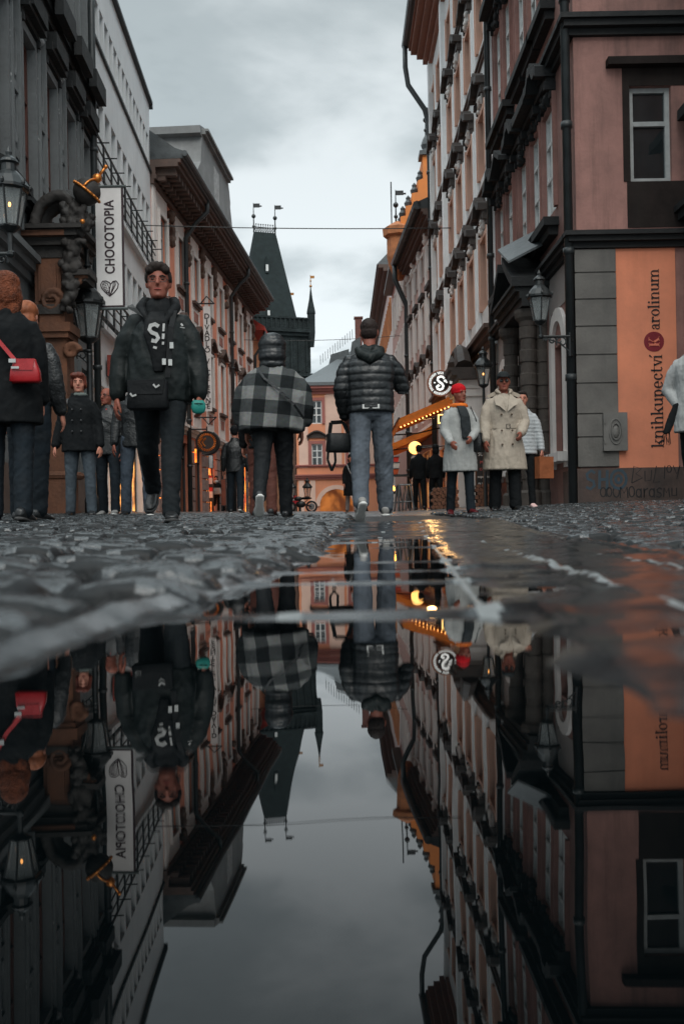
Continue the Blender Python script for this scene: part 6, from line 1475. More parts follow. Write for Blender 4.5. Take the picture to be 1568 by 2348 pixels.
lstrap(bg, pf, [bf.P + V3(.02, -.19, .1), bf.at(.3) + V3(-.07, -.17, 0), bf.at(.45) + V3(-.12, -.08, .02), bf.at(.3) + V3(-.05, .16, 0), bf.P + V3(.15, .1, .1)], smat('grey strap', (.3, .3, .3)), .022)
far_person('person with hood up from behind, left one of the pair by the round lamp', 962, 25.0, 1.72, R(176), 103, m_black, m_black, m_black, JKT)
pz, bz = far_person('person with pink shoes from behind, right one of the pair by the round lamp', 1000, 24.6, 1.68, R(184), 105, m_black, m_black, m_black, JKT, smat('hot pink shoe', (.65, .08, .20)), longhair=True)
pb, bb = far_person('woman in dark coat and pale scarf carrying a white bag by the palace wall', 440, 45.0, 1.62, R(12), 107, m_black, m_black, smat('light brown hair', (.16, .08, .04)), LONG, face=True, vox=.03)
q = MB(); limb(q, [bb.at(.50) + V3(0, -.10, 0), bb.at(.3) + V3(0, -.165, 0)], [.09, .08], 8); q.build('scarf', smat('pale scarf', (.45, .45, .45)), pb, smooth=True)
bagbox('white_bag', smat('white bag cloth', (.55, .53, .5)), 'white bag held low by the woman with the pale scarf', 'bag', pb, bb.P + V3(-.12, -.22, -.25), (.5, .15, .34), 0)
pb, bb = far_person('woman with long dark hair before the striped stand', 497, 44.0, 1.66, R(-6), 109, m_black, m_black, m_brow, JKT, face=True, longhair=True, vox=.03)
q = MB(); limb(q, [bb.at(.50) + V3(-.06, -.06, 0), bb.at(.47) + V3(0, -.10, 0), bb.at(.50) + V3(.06, -.06, 0)], [.07, .08, .07], 8); q.build('scarf', smat('light grey scarf', (.34, .36, .38)), pb, smooth=True)
bagbox('grey_bag', smat('grey bag cloth', (.28, .28, .27)), 'grey bag in front of the woman with long dark hair', 'bag', pb, bb.P + V3(.04, -.24, -.12), (.5, .16, .30), 0)
for i, (u, d, lb, c) in enumerate(((518, 46, 'child sized figure in dark clothes beside the striped stand', m_black), (585, 40, 'figure in dark clothes at the lit red shop', m_blk2), (838, 60, 'small figure near the archway in a dark coat', m_black))):
    far_person(lb, u, d, (1.35, 1.65, 1.65)[i], R(150 * i), 121 + i, c, m_jean, m_brow, JKT, vox=.03)
# ================================================================ street furniture, signs, cafe, portal
m_sand = mat('dark brown sandstone', (.135, .058, .032), .8, .4, 2.2, .5, 18, bdist=.02, streak=.5, streak_c=(.035, .024, .02))
m_sandd = mat('sooty portal stone', (.030, .027, .025), .7, .5, 3, .5, 18, bdist=.02)
m_gold = mat('worn gilding', (.75, .27, .06), .35, .3, 8, .3, 30, metal=.7)
# ---------------------------------------------------------------- baroque portal on the left
YB = 17.6
def PB(u, v, d=YB): return W(u, v, d)
fx = LX(YB) + .02
frB = Fr((fx, YB), (1, 0), 1)                    # its flank, looking down the street; n points at the camera
def sb_(u, v): w = PB(u, v); return w.x - fx, w.z
t = thing('stone_portal', 'dark brown sandstone portal with scroll, putti and gilded crown orb beside the grey house', 'portal', (fx + .6, YB + .6, Z(fx + .6, YB)))
x0, x1 = sb_(104, 1000)[0], sb_(156, 1000)[0]
DP = 1.1
def pb(m, u0, u1, v0, v1, n0=-DP, n1=0.0):
    a, zt = sb_(u0, (v0 + v1) / 2)[0], sb_(u0, v0)[1]; b, zb = sb_(u1, (v0 + v1) / 2)[0], sb_(u0, v1)[1]
    m.fbox(frB, a, b, n0, n1, zb, zt)
m = MB(); pb(m, 104, 156, 775, 1090, -.5); pb(m, 60, 104, 700, 1180, -.7, -.12); m.build('pier', m_sand, t)
m = MB(); pb(m, 97, 160, 1098, 1190, -.6, .06); pb(m, 92, 165, 1172, 1192, -.66, .12)
c = frB.p((x0 + x1) / 2, -.2, sb_(130, 1090)[1]); m.tube([c + V3(-.42, -.24, 0), c + V3(.30, -.24, 0), c + V3(.30, .3, 0)], .075, 8); m.build('pier_base', m_sand, t, smooth=False)
m = MB(); pb(m, 100, 160, 762, 776, -.6, .08); pb(m, 96, 165, 742, 763, -.6, .12); pb(m, 92, 150, 700, 742, -.55, .02)
m.build('capital', m_sand, t)
def volute(c, r, turns, ax_, th, n1, n0=-.3, a0=0):
    pts = [c + V3(math.cos(a0 + a), 0, math.sin(a0 + a)) * r * (1 - .72 * a / (turns * 2 * PI)) for a in np.linspace(0, turns * 2 * PI, 22)]
    for p_ in (0,): m.tube(pts, [th * (1 - .5 * i / 22) for i in range(22)], 7)
for u, v, r_ in ((165, 805, .14), (120, 690, .22), (178, 640, .14)): m = MB(); volute(PB(u, v, YB - .02), r_, 1.4, 0, .065, 0); fuse(m, 'scroll_console', m_sand, t, .025, 1, folds(2, .015, (6, 6, 6), .006, 20))
m = MB(); pb(m, 80, 140, 592, 702, -.9, -.02); p_ = m.build('panel_block', m_sand, t)
q = MB(); pb(q, 90, 130, 606, 690, -.1, .02); q.build('panel', m_sand, p_); q = MB(); pb(q, 96, 124, 614, 682, -.1, .035); q.build('panel_field', m_sand, p_)
m = MB(); pb(m, 74, 146, 700, 722, -.95, .06)
for i, (u0, u1, v0, v1, n) in enumerate(((48, 160, 566, 592, .0), (46, 172, 548, 566, .10), (42, 182, 534, 548, .2), (40, 196, 524, 534, .28))): pb(m, u0, u1, v0, v1, -DP - .2, n)
pb(m, 150, 208, 622, 634, -.5, .12); pb(m, 155, 200, 634, 646, -.5, .05)
m.build('entablature', m_sandd, t)
m = MB(); pb(m, 52, 155, 536, 548, -.3, .215); m.build('frieze', m_sand, t)
m = MB()                                          # broken pediment scroll
pts = [PB(u, v, YB) for u, v in ((80, 520), (84, 500), (92, 478), (108, 460), (128, 450), (148, 450), (162, 460), (166, 474), (158, 484), (147, 480), (146, 470), (153, 467))]
m.tube([p + V3(0, .25, 0) for p in pts], [.17, .18, .19, .2, .2, .19, .17, .15, .13, .1, .08, .06], 10)
m.tube([p + V3(0, -.02, 0) for p in pts], [.10, .10, .10, .10, .10, .10, .09, .08, .07, .06, .05, .04], 8)
pb(m, 62, 92, 455, 522, -.8, -.2)
fuse(m, 'pediment_scroll', m_sandd, t, .03, 2, folds(2, .02, (4, 4, 4), .008, 14))
m = MB(); rnd = random.Random(5)                  # sculpted putti and foliage
for u, v, r_ in ((172, 480, .13), (160, 495, .14), (178, 505, .12), (190, 496, .10), (165, 515, .16), (182, 525, .12), (195, 515, .08), (170, 570, .14), (160, 595, .13), (172, 615, .12), (158, 640, .11), (165, 665, .12), (150, 700, .10)):
    c = PB(u, v, YB - .05); m.ball(c, r_, r_ * .9, r_ * 1.1, 9, 6)
    for k in range(5): m.ball(c + V3(rnd.uniform(-.15, .15), rnd.uniform(-.12, .05), rnd.uniform(-.16, .16)), rnd.uniform(.04, .085), n=7, k=5)
for u, v, u2, v2 in ((160, 500, 190, 482), (175, 512, 198, 520), (165, 520, 178, 540), (188, 500, 196, 470), (158, 600, 170, 580), (170, 560, 196, 556)): a, c = PB(u, v, YB - .12), PB(u2, v2, YB - .12); m.tube([a, a.lerp(c, .5) + V3(0, -.03, .04), c], [.06, .055, .035], 7)
fuse(m, 'sculpted_putti', m_sandd, t, .028, 1, folds(3, .03, (6, 6, 6), .012, 20))
oc = PB(200, 440, YB - .1); m = MB(); m.ball(oc, .25, n=18, k=12); orb = m.build('crown_orb', m_sandd, t, smooth=True)
Mt = Matrix.Rotation(R(38), 4, 'Y'); up_ = Mt @ V3(0, 0, 1)
m = MB(); ring = [oc + Mt @ V3(.262 * math.cos(a), .262 * math.sin(a), .0) for a in np.linspace(0, 2 * PI, 25)[:-1]]; m.tube(ring, .025, 6, closed=True)
ring = [oc + Mt @ V3(0, .262 * math.cos(a), .262 * math.sin(a)) for a in np.linspace(0, PI, 14)]; m.tube(ring, .022, 6)
for a in np.linspace(0, 2 * PI, 20)[:-1]: m.ball(oc + Mt @ V3(.275 * math.cos(a), .275 * math.sin(a), .0), .026, n=6, k=4)
m.ball(oc + up_ * .31, .085, n=12, k=8); m.tube([oc + up_ * .36, oc + up_ * .56], [.03, .022], 6); m.ball(oc + up_ * .57, .04, n=8, k=5); m.ball(PB(190, 508, YB - .2), .05, n=7, k=5)
m.build('gilding', m_gold, orb, smooth=True)
# ---------------------------------------------------------------- lanterns
m_lglass = clear('lantern glass', (.55, .60, .60), .28)
m_flame = emit('lamp flame', (1.0, .42, .10), 4.0)
def lantern(root, p, s=1.0, lit=False):
    """six sided tapering lantern; p = bottom centre"""
    p = Vector(p); m = MB(); n = 6; h = .42 * s; r0, r1 = .105 * s, .185 * s
    b0 = [p + V3(r0 * math.cos(2 * PI * (j + .5) / n), r0 * math.sin(2 * PI * (j + .5) / n), .03 * s) for j in range(n)]
    b1 = [p + V3(r1 * math.cos(2 * PI * (j + .5) / n), r1 * math.sin(2 * PI * (j + .5) / n), h) for j in range(n)]
    for j in range(n):
        m.tube([b0[j], b1[j]], .012 * s, 5); m.tube([b0[j], b0[(j + 1) % n]], .016 * s, 5); m.tube([b1[j], b1[(j + 1) % n]], .020 * s, 5)
    m.lathe([(.02 * s, -.04 * s), (.06 * s, -.02 * s), (.11 * s, .02 * s), (.11 * s, .035 * s)], p, 12)
    m.lathe([(.215 * s, h), (.215 * s, h + .03 * s), (.15 * s, h + .13 * s), (.085 * s, h + .20 * s), (.08 * s, h + .27 * s), (.105 * s, h + .29 * s), (.09 * s, h + .32 * s), (.03 * s, h + .37 * s), (.035 * s, h + .40 * s), (.008 * s, h + .46 * s)], p, 12)
    for j in range(n): m.ball(p + V3(.215 * s * math.cos(2 * PI * (j + .5) / n), .215 * s * math.sin(2 * PI * (j + .5) / n), h + .045 * s), .022 * s, .022 * s, .035 * s, 6, 4)
    f = m.build('lantern_frame', m_iron, root)
    q = MB()
    for j in range(n): q.add([b0[j], b0[(j + 1) % n], b1[(j + 1) % n], b1[j]], [(0, 1, 2, 3)])
    q.build('lantern_glass', m_lglass, f)
    q = MB(); q.tube([p + V3(0, 0, .02 * s), p + V3(0, 0, .2 * s)], .022 * s, 6); q.tube([p + V3(0, 0, .34 * s), p + V3(0, 0, h)], .03 * s, 6); q.build('burner', m_iron, f)
    if lit: q = MB(); q.ball(p + V3(0, 0, .27 * s), .015 * s, .015 * s, .026 * s, 8, 6); q.build('flame', m_flame, f, smooth=True)
def bracket(root, a, b, s=1.0):
    """wrought arm from the wall a out to b with scrolls under it"""
    a, b = Vector(a), Vector(b); d = b - a; L_ = d.length; d.normalize(); m = MB()
    m.tube([a, b], .024 * s, 6)
    for c0, r_, sg in ((.28, .20, 1), (.62, .15, -1), (.86, .09, 1)):
        c = a + d * L_ * c0 - V3(0, 0, r_ * .95 * L_)
        pts = [c + (d * math.cos(q) * sg + V3(0, 0, math.sin(q))) * r_ * L_ * (1 - .11 * q) for q in np.linspace(-.6, 7.2, 26)]
        m.tube(pts, .014 * s, 5)
    m.tube([a - V3(0, 0, .55 * L_), a + d * L_ * .35 - V3(0, 0, .22 * L_), b], .014 * s, 5)
    m.build('bracket', m_iron, root)
# lamp post with banner
lx, ly = W(211, 1100, 18.3).x, 18.3; lz = Z(lx, ly)
t = thing('lamp_post', 'black iron lamp post with side scroll and lantern in front of the white house', 'street lamp', (lx, ly, lz))
m = MB(); m.lathe([(.14, lz), (.14, lz + .25), (.10, lz + .35), (.085, lz + .9), (.10, lz + .95), (.07, lz + 1.0), (.055, lz + 3.0), (.06, lz + 3.05)], (lx, ly, 0), 12); m.tube([V3(lx, ly, lz + 3), V3(lx - .02, ly, W(205, 425, ly).z)], [.05, .035], 8)
for v in (610, 650, 690, 805): z = W(210, v, ly).z; m.lathe([(.05, z - .03), (.075, z - .02), (.075, z + .02), (.05, z + .03)], (lx - .01, ly, 0), 10)
m.build('post', m_iron, t, smooth=True)
lantern(t, (lx + .0, ly - .02, W(211, 782, ly).z), 1.62)
bracket(t, V3(lx, ly, W(208, 804, ly).z), V3(W(145, 804, ly).x, ly, W(145, 804, ly).z), 1.1)
# banner of the chocolate shop
m_cloth = mat('pale grey banner cloth', (.72, .70, .69), .8, .08, 3, .15, 60)
m_plum = mat('dark plum print', (.035, .018, .024), .7, .1, 5, 0)
YBN = 18.25
a, b = W(219, 432, YBN), W(287, 700, YBN)
t = thing('shop_banner', 'tall pale grey banner with dark lettering and cocoa heart on the lamp post', 'banner', (lx + .06, ly, b.z))
m = MB(); m.box(a.x, b.x - .035, YBN - .008, YBN + .008, b.z, a.z); bn = m.build('cloth', m_cloth, t)
m = MB(); m.box(b.x - .034, b.x + .005, YBN - .012, YBN + .012, b.z, a.z); m.box(a.x, b.x, YBN - .013, YBN + .013, b.z - .03, b.z - .002); m.build('dark_edge', m_plum, t)
for z in (a.z + .03, b.z - .06): m = MB(); m.tube([V3(lx - .03, YBN, z), V3(b.x + .06, YBN, z)], .028, 7); m.build('arm', mat('grey green steel', (.10, .12, .12), .45, .2), t)
tx = W(258, 545, YBN)
o = text('lettering', 'CHOCOTOPIA', .255, facing((tx.x - .04, YBN - .012, W(258, 544, YBN).z), 0, PI / 2) @ Matrix.Scale(.80, 4, (1, 0, 0)), m_plum, bn, .003, spacing=1.05, bold=.005)
h_ = W(253, 661, YBN); q = MB()
def hp(a_, b_): return V3(h_.x + a_ * .165, YBN - .013, h_.z + b_ * .15)
lobeR = [hp(.0, -1), hp(.45, -.6), hp(.9, .0), hp(1.0, .5), hp(.75, .9), hp(.4, .85), hp(.1, .5), hp(-.05, -.2), hp(.0, -1)]
lobeL = [hp(.0, -1), hp(-.5, -.55), hp(-.95, .05), hp(-1.05, .5), hp(-.8, .9), hp(-.4, .92), hp(-.05, .7), hp(.1, .5)]
for P_ in (lobeR, lobeL): q.tube(P_, .010, 5)
for k in (.3, .55, .78): q.tube([hp(.0, -1), hp(.15 + .35 * k, -.1), hp(.2 + .6 * k, .4), hp(.3 + .4 * k, .85)], .006, 4)
inner = [hp(-.1, -.7), hp(-.5, -.3), hp(-.8, .15), hp(-.85, .5), hp(-.6, .75), hp(-.3, .6), hp(-.1, .1), hp(-.1, -.7)]; q.tube(inner, .006, 4)
for i in range(6):
    for j in range(2): q.ball(hp(-.72 + .18 * j + .07 * i, .48 - .2 * i + .04 * j), .014, .004, .009, 6, 4)
q.build('cocoa_heart', m_plum, bn)
# big lantern at the left edge, on its own bracket
t = thing('wall_lantern', 'large black street lantern with small flame at the left edge', 'street lamp', (W(22, 800, 11.2).x, 11.2, Z(-3.8, 11.2)))
p = W(24, 527, 11.2); lantern(t, p, 1.10, True)
m = MB(); q = W(26, 582, 11.2); m.tube([p, q], .032, 8); m.ball(q, .05, n=8, k=5); m.lathe([(.10, Z(-4.4, 11.2)), (.10, 1.0), (.06, 1.1), (.05, q.z + .1)], (q.x - .75, 11.2, 0), 10); m.build('post', m_iron, t); bracket(t, V3(q.x - .75, 11.2, q.z), q, 1)
# lantern of the corner house
cw_ = frS.p(.35, .0, 0)
p = W(1237, 741, 14.6); t = thing('corner_lantern', 'black lantern on a scrolled bracket at the corner of the pink house', 'street lamp', (p.x, p.y, p.z - .3))
lantern(t, p, .92); q = W(1240, 772, 14.6); e = V3(XR - .02, 15.3, q.z)
m = MB(); m.tube([p - V3(0, 0, .03), q], .025, 8); m.ball(q, .04, n=8, k=5); m.build('stem', m_iron, t); bracket(t, V3(XR - .22, 14.62, q.z), q, .9)
m = MB(); m.tube([V3(XR - .22, 14.62, q.z + .06), V3(XR - .22, 14.62, q.z - .30)], .02, 6); m.tube([V3(XR - .23, 14.62, q.z), V3(XR - .02, 15.2, q.z)], .022, 6); m.tube([V3(XR - .23, 14.62, q.z - .25), V3(XR - .02, 15.2, q.z - .25)], .022, 6); m.build('wall_fixing', m_iron, t)
p = W(1108, 886, 21.0); t = thing('cafe_lantern', 'lit black lantern on a post behind the woman in the red beanie', 'street lamp', (p.x, p.y, Z(p.x, p.y)))
lantern(t, p, 1.0, True); m = MB(); m.tube([p, V3(p.x, p.y, Z(p.x, p.y))], [.03, .05], 8); m.build('post', m_iron, t)
# double armed lamp before the archway
p = W(688, 1178, 62); t = thing('twin_lamp', 'small iron lamp post with two lanterns before the archway', 'street lamp', (p.x, p.y, Z(p.x, p.y)))
m = MB(); z0 = Z(p.x, p.y); zt = W(688, 1146, 62).z; m.tube([V3(p.x, p.y, z0), V3(p.x, p.y, zt + .2)], [.09, .05], 8)
for sg in (-1, 1): m.tube([V3(p.x, p.y, zt - .1), V3(p.x + sg * .25, p.y, zt - .2), V3(p.x + sg * .48, p.y, zt - .05), V3(p.x + sg * .5, p.y, zt + .12)], .03, 6)
m.build('post', m_iron, t)
for sg in (-1, 1): lantern(t, V3(p.x + sg * .5, p.y, zt + .14), 1.5)
# ---------------------------------------------------------------- theatre banner on the palace
YD = 40.0
a, b = W(466, 703, YD), W(487, 943, YD)
t = thing('theatre_banner', 'long narrow white banner with black lettering hung on the palace front', 'banner', (a.x, YD, b.z))
m = MB(); m.box(a.x, b.x, YD - .02, YD + .02, b.z, a.z); bn = m.build('cloth', mat('white banner cloth', (.74, .74, .73), .8, .08, 3, .1), t)
m = MB()
for z, sg in ((a.z + .12, 1), (b.z - .25, -1)):
    m.tube([V3(a.x - .12, YD, z), V3(b.x + .18, YD, z)], .03, 6); m.tube([V3(a.x - .1, YD, z), V3((a.x + b.x) / 2, YD, z + sg * .30), V3(b.x + .16, YD, z)], .03, 6)
    m.tube([V3(a.x - .12, YD, z), V3(frP.p(frP.at_y(YD), 0, 0).x, YD, z)], .03, 6)
m.build('bracket', m_iron, t)
word = 'DIVADLO V CELETNÉ'; n = len(word); zz0, zz1 = a.z - .42, b.z + .20
for i, ch in enumerate(word):
    if ch == ' ': continue
    text('letter', ch, .30, facing(((a.x + b.x) / 2, YD - .026, zz0 + (zz1 - zz0) * i / (n - 1))), m_ink, bn, .004, bold=.006)
# round wrought iron sign
p = W(475, 1014, 38.0); r_ = 24 / FPX * 38
t = thing('round_sign', 'round wrought iron shop sign with gilded lettering ring on the palace', 'sign', (p.x, p.y, p.z - r_))
m = MB(); m.tube([p + V3(r_ * math.cos(q), 0, r_ * math.sin(q)) for q in np.linspace(0, 2 * PI, 29)[:-1]], .04, 7, closed=True)
m.tube([p + V3(r_ * 1.12 * math.cos(q), 0, r_ * 1.12 * math.sin(q)) for q in np.linspace(-2.0, 1.0, 18)], [.03 + .05 * math.sin(PI * i / 17) for i in range(18)], 7)
m.tube([p + V3(0, 0, r_), p + V3(0, 0, r_ * 1.5)], .03, 6); m.tube([p + V3(0, 0, r_ * 1.25), V3(frP.p(frP.at_y(38), 0, 0).x, 38, p.z + r_ * 1.25)], .03, 6); m.build('iron_ring', m_iron, t)
m = MB(); m.prism([p + V3(r_ * .95 * math.cos(q), .02, r_ * .95 * math.sin(q)) for q in np.linspace(0, 2 * PI, 25)[:-1]], [p + V3(r_ * .95 * math.cos(q), -.01, r_ * .95 * math.sin(q)) for q in np.linspace(0, 2 * PI, 25)[:-1]]); dk = m.build('disc', mat('dark sign board', (.03, .025, .024), .5, .4, 8, .2), t)
m = MB()
for q in np.linspace(0, 2 * PI, 31)[:-1]: m.tube([p + V3(r_ * .66 * math.cos(q), -.02, r_ * .66 * math.sin(q)), p + V3(r_ * .88 * math.cos(q + .05), -.02, r_ * .88 * math.sin(q + .05))], .022, 4)
for k in (-.2, .1): m.tube([p + V3(-.28 * r_ + k * r_, -.03, -.4 * r_), p + V3(-.55 * r_ + k * r_, -.03, 0), p + V3(-.2 * r_ + k * r_, -.03, .42 * r_)], .03, 4)
m.build('gilded_lettering', m_gold, dk)
# lit box sign, poster and stand below it
def board(name, label, cat, u0, v0, u1, v1, d, mt, part='panel', depth=.12, frame=m_L1d, stand=False):
    a, b = W(u0, v0, d), W(u1, v1, d); t = thing(name, label, cat, ((a.x + b.x) / 2, d, b.z))
    m = MB(); m.box(a.x, b.x, d, d + depth, b.z, a.z); p_ = m.build('case', frame, t)
    m = MB(); m.box(a.x + .03, b.x - .03, d - .012, d + .02, b.z + .03, a.z - .03); m.build(part, mt, p_)
    if stand:
        q = MB(); q.box(a.x, a.x + .06, d + .02, d + .1, Z(a.x, d), b.z); q.box(b.x - .06, b.x, d + .02, d + .1, Z(a.x, d), b.z); q.build('leg', m_iron, t)
    return t
board('lit_box_sign', 'glowing orange box sign hanging left of the palace pier', 'sign', 439, 1028, 453, 1062, 39.5, emit('orange sign light', (1, .33, .03), 1.6, scale=2.5, c2=(.7, .05, .01)))
board('menu_case', 'bright white display case below the glowing box sign', 'display case', 440, 1072, 453, 1168, 41.0, emit('white case light', (.75, .8, .82), .55, scale=3, c2=(.12, .12, .12)), stand=True)
board('poster', 'white poster with grey drawing on the palace pier', 'poster', 478, 1043, 490, 1074, 41.5, mat('white poster paper', (.6, .6, .6), .7, .35, 3, 0))
def stripes(name, c1_, c2_, k):
    m_, nt, bs = _new(name); N = nt.nodes.new; L = nt.links.new; tc = N('ShaderNodeTexCoord'); sp = N('ShaderNodeSeparateXYZ'); L(tc.outputs['Object'], sp.inputs[0])
    a_ = N('ShaderNodeMath'); a_.operation = 'MULTIPLY'; a_.inputs[1].default_value = k; L(sp.outputs[2], a_.inputs[0]); f_ = N('ShaderNodeMath'); f_.operation = 'FRACT'; L(a_.outputs[0], f_.inputs[0])
    r_ = N('ShaderNodeValToRGB'); r_.color_ramp.interpolation = 'CONSTANT'; r_.color_ramp.elements[0].color = (*c1_, 1); r_.color_ramp.elements[1].position = .45; r_.color_ramp.elements[1].color = (*c2_, 1); e = r_.color_ramp.elements.new(.75); e.color = (.02, .02, .02, 1)
    L(f_.outputs[0], r_.inputs[0]); L(r_.outputs[0], bs.inputs['Base Color']); return m_
board('striped_stand', 'postcard stand striped red, white and black beside the palace wall', 'stand', 478, 1090, 490, 1150, 43.5, stripes('striped goods', (.6, .58, .56), (.45, .02, .02), 1.6), stand=True)
board('sandwich_board', 'rust red advertising board leaning behind the woman with the grey bag', 'board', 506, 1098, 520, 1160, 45.5, mat('rust red board', (.26, .07, .04), .6, .3, 3, .1), stand=True)
t = board('lit_souvenir_stand', 'souvenir rack glowing red and orange right of the young person in leather jacket', 'stand', 559, 1070, 566, 1176, 36, emit('red souvenir light', (1, .35, .04), 1.4, scale=3.4, c2=(.5, .02, .01)))
board('lit_souvenir_window', 'second glowing rack of red and white goods beside the rust brown trousers', 'stand', 569, 1085, 580, 1176, 37, emit('mixed souvenir light', (1, .45, .12), 1.2, scale=4.5, c2=(.3, .02, .01)))
# ---------------------------------------------------------------- cafe: round sign, awning, board, logs, stools
p = W(1009, 879, 26.0); r_ = 29 / FPX * 26
t = thing('round_cafe_sign', 'round black cafe sign with a big white curled letter S and ring of white lettering', 'sign', (p.x, p.y, p.z - r_))
m = MB(); cir = lambda rr_, y: [p + V3(rr_ * math.cos(q), y, rr_ * math.sin(q)) for q in np.linspace(0, 2 * PI, 41)[:-1]]
m.prism(cir(r_, .05), cir(r_, -.01)); dk = m.build('disc', mat('brown black sign', (.022, .016, .015), .5, .2, 6, 0), t)
m = MB(); m.tube(cir(r_, -.01), .022, 6, closed=True); m.tube(cir(r_ * .66, -.012), .008, 5, closed=True); m.build('rim', mat('copper rim', (.35, .12, .06), .4, .2, 6, 0), t)
m_wsign = emit('backlit white lettering', (.92, .92, .88), .55)
word = 'CHIMNEY CAKES COFFEE '; n = len(word)
m = MB()
rnd = random.Random(3)
for q in np.linspace(0, 2 * PI, 53)[:-1]:
    c = p + V3(r_ * .83 * math.cos(q), -.016, r_ * .83 * math.sin(q)); d_ = V3(math.cos(q), 0, math.sin(q)); e_ = V3(-math.sin(q), 0, math.cos(q))
    if abs(math.sin(q * 1.5 + .3)) < .12: continue
    k = rnd.random(); hh = r_ * .10; ww = r_ * .035
    ribbon(m, [c - d_ * hh + e_ * ww * k, c - e_ * ww, c + d_ * hh + e_ * ww * (1 - k)], r_ * .05, th=.004)
m.build('ring_lettering', m_wsign, dk)
m = MB(); sc_ = r_ * .62
ribbon(m, [p + V3(x * sc_, -.018, z * sc_) for x, z in ((.50, .56), (.36, .80), (.05, .86), (-.28, .72), (-.34, .42), (-.10, .16), (.22, -.08), (.38, -.36), (.26, -.68), (-.06, -.84), (-.38, -.70), (-.46, -.42), (-.26, -.26), (-.12, -.40))], sc_ * .30)
m.ball(p + V3(sc_ * .62, -.018, sc_ * .30), sc_ * .20, .006, sc_ * .18, 10, 6); m.ball(p + V3(sc_ * .80, -.018, sc_ * .12), sc_ * .12, .006, sc_ * .12, 10, 6); m.ball(p + V3(-sc_ * .72, -.018, sc_ * .08), sc_ * .12, .006, sc_ * .10, 10, 6)
m.build('letter', m_wsign, dk)
m = MB(); m.tube([p + V3(r_, .02, .0), V3(XR, 26, p.z)], .025, 6); m.tube([p + V3(r_ * .7, .02, r_ * .7), V3(XR, 26, p.z + r_ * .7)], .02, 6); m.build('bracket', m_iron, t)
m_awn = smat('orange awning canvas', (.62, .19, .035), rough=.8, var=.3, scale=2.5)
yA0, yA1 = 30.4, 36.0
t = thing('awning', 'orange brown canvas awning sloping out over the cafe terrace', 'awning', (2.8, 33, 3.4))
zi, zo = 4.05, 3.30; xi, xo = XR - .02, 1.86
m = MB(); m.prism([V3(xi, yA0, zi), V3(xo, yA0, zo), V3(xo, yA0, zo - .03), V3(xi, yA0, zi - .03)], [V3(xi, yA1, zi), V3(xo, yA1, zo), V3(xo, yA1, zo - .03), V3(xi, yA1, zi - .03)])
m.build('canvas', m_awn, t)
m = MB(); m.prism([V3(xi, yA0 - .01, zi - .035), V3(xo, yA0 - .01, zo - .035), V3(xo, yA0 - .01, zo - .26), V3(xi, yA0 - .01, zi - .26)], [V3(xi, yA0 + .01, zi - .035), V3(xo, yA0 + .01, zo - .035), V3(xo, yA0 + .01, zo - .26), V3(xi, yA0 + .01, zi - .26)]); m.box(xo - .01, xo + .01, yA0, yA1, zo - .28, zo - .035)
m.build('valance', m_awn, t)
m = MB(); m.tube([V3(xo, yA0, zo), V3(xo, yA1, zo)], .04, 6)
for y in (yA0 + .1, yA1 - .1): m.tube([V3(xi, y, zi - .55), V3((xi + xo) / 2, y, zi - .75), V3(xo, y, zo - .03)], .03, 6)
m.build('folding_arm', m_iron, t)
m = MB()
for i in range(16): m.ball(V3(xo + (xi - xo) * (i + .5) / 16, yA0 - .03, zo - .30 + (zi - zo) * (i + .5) / 16), .022, n=6, k=4)
m.build('string_light', m_flame, t)
t = thing('second_awning', 'lower darker orange awning beyond the first one', 'awning', (2.5, 39.5, 3))
m = MB(); m.prism([V3(xi, 37.4, 3.75), V3(1.7, 37.4, 2.95), V3(1.7, 37.4, 2.7), V3(xi, 37.4, 3.5)], [V3(xi, 43, 3.75), V3(1.7, 43, 2.95), V3(1.7, 43, 2.7), V3(xi, 43, 3.5)]); m.build('canvas', m_awn, t)
m = MB(); m.tube([V3(xi, 37.5, 3.0), V3(1.75, 37.5, 2.8)], .03, 6); m.build('folding_arm', m_iron, t)
board('lit_frame_sign', 'thin glowing yellow frame sign under the round cafe sign', 'sign', 1004, 950, 1036, 970, 27.0, m_L1d, frame=emit('yellow frame light', (1, .6, .18), 1.6))
p = W(951, 1027, 26.5); t = thing('globe_lamp', 'round glowing lamp disc above the cafe terrace', 'lamp', (p.x, p.y, p.z - .2))
m = MB(); m.lathe([(.02, -.06), (.17, -.05), (.195, 0), (.17, .03), (.02, .035)], p, 24, Matrix.Rotation(PI / 2, 4, 'X')); m.build('shade', emit('warm globe glass', (1.0, .46, .12), 1.7), t, smooth=True)
m = MB(); m.tube([p + V3(.185 * math.cos(q), .0, .185 * math.sin(q)) for q in np.linspace(0, 2 * PI, 25)[:-1]], .022, 6, closed=True); m.tube([p + V3(.19, .03, 0), V3(XR, p.y + .03, p.z + .1)], .02, 6); m.build('bracket', m_iron, t)
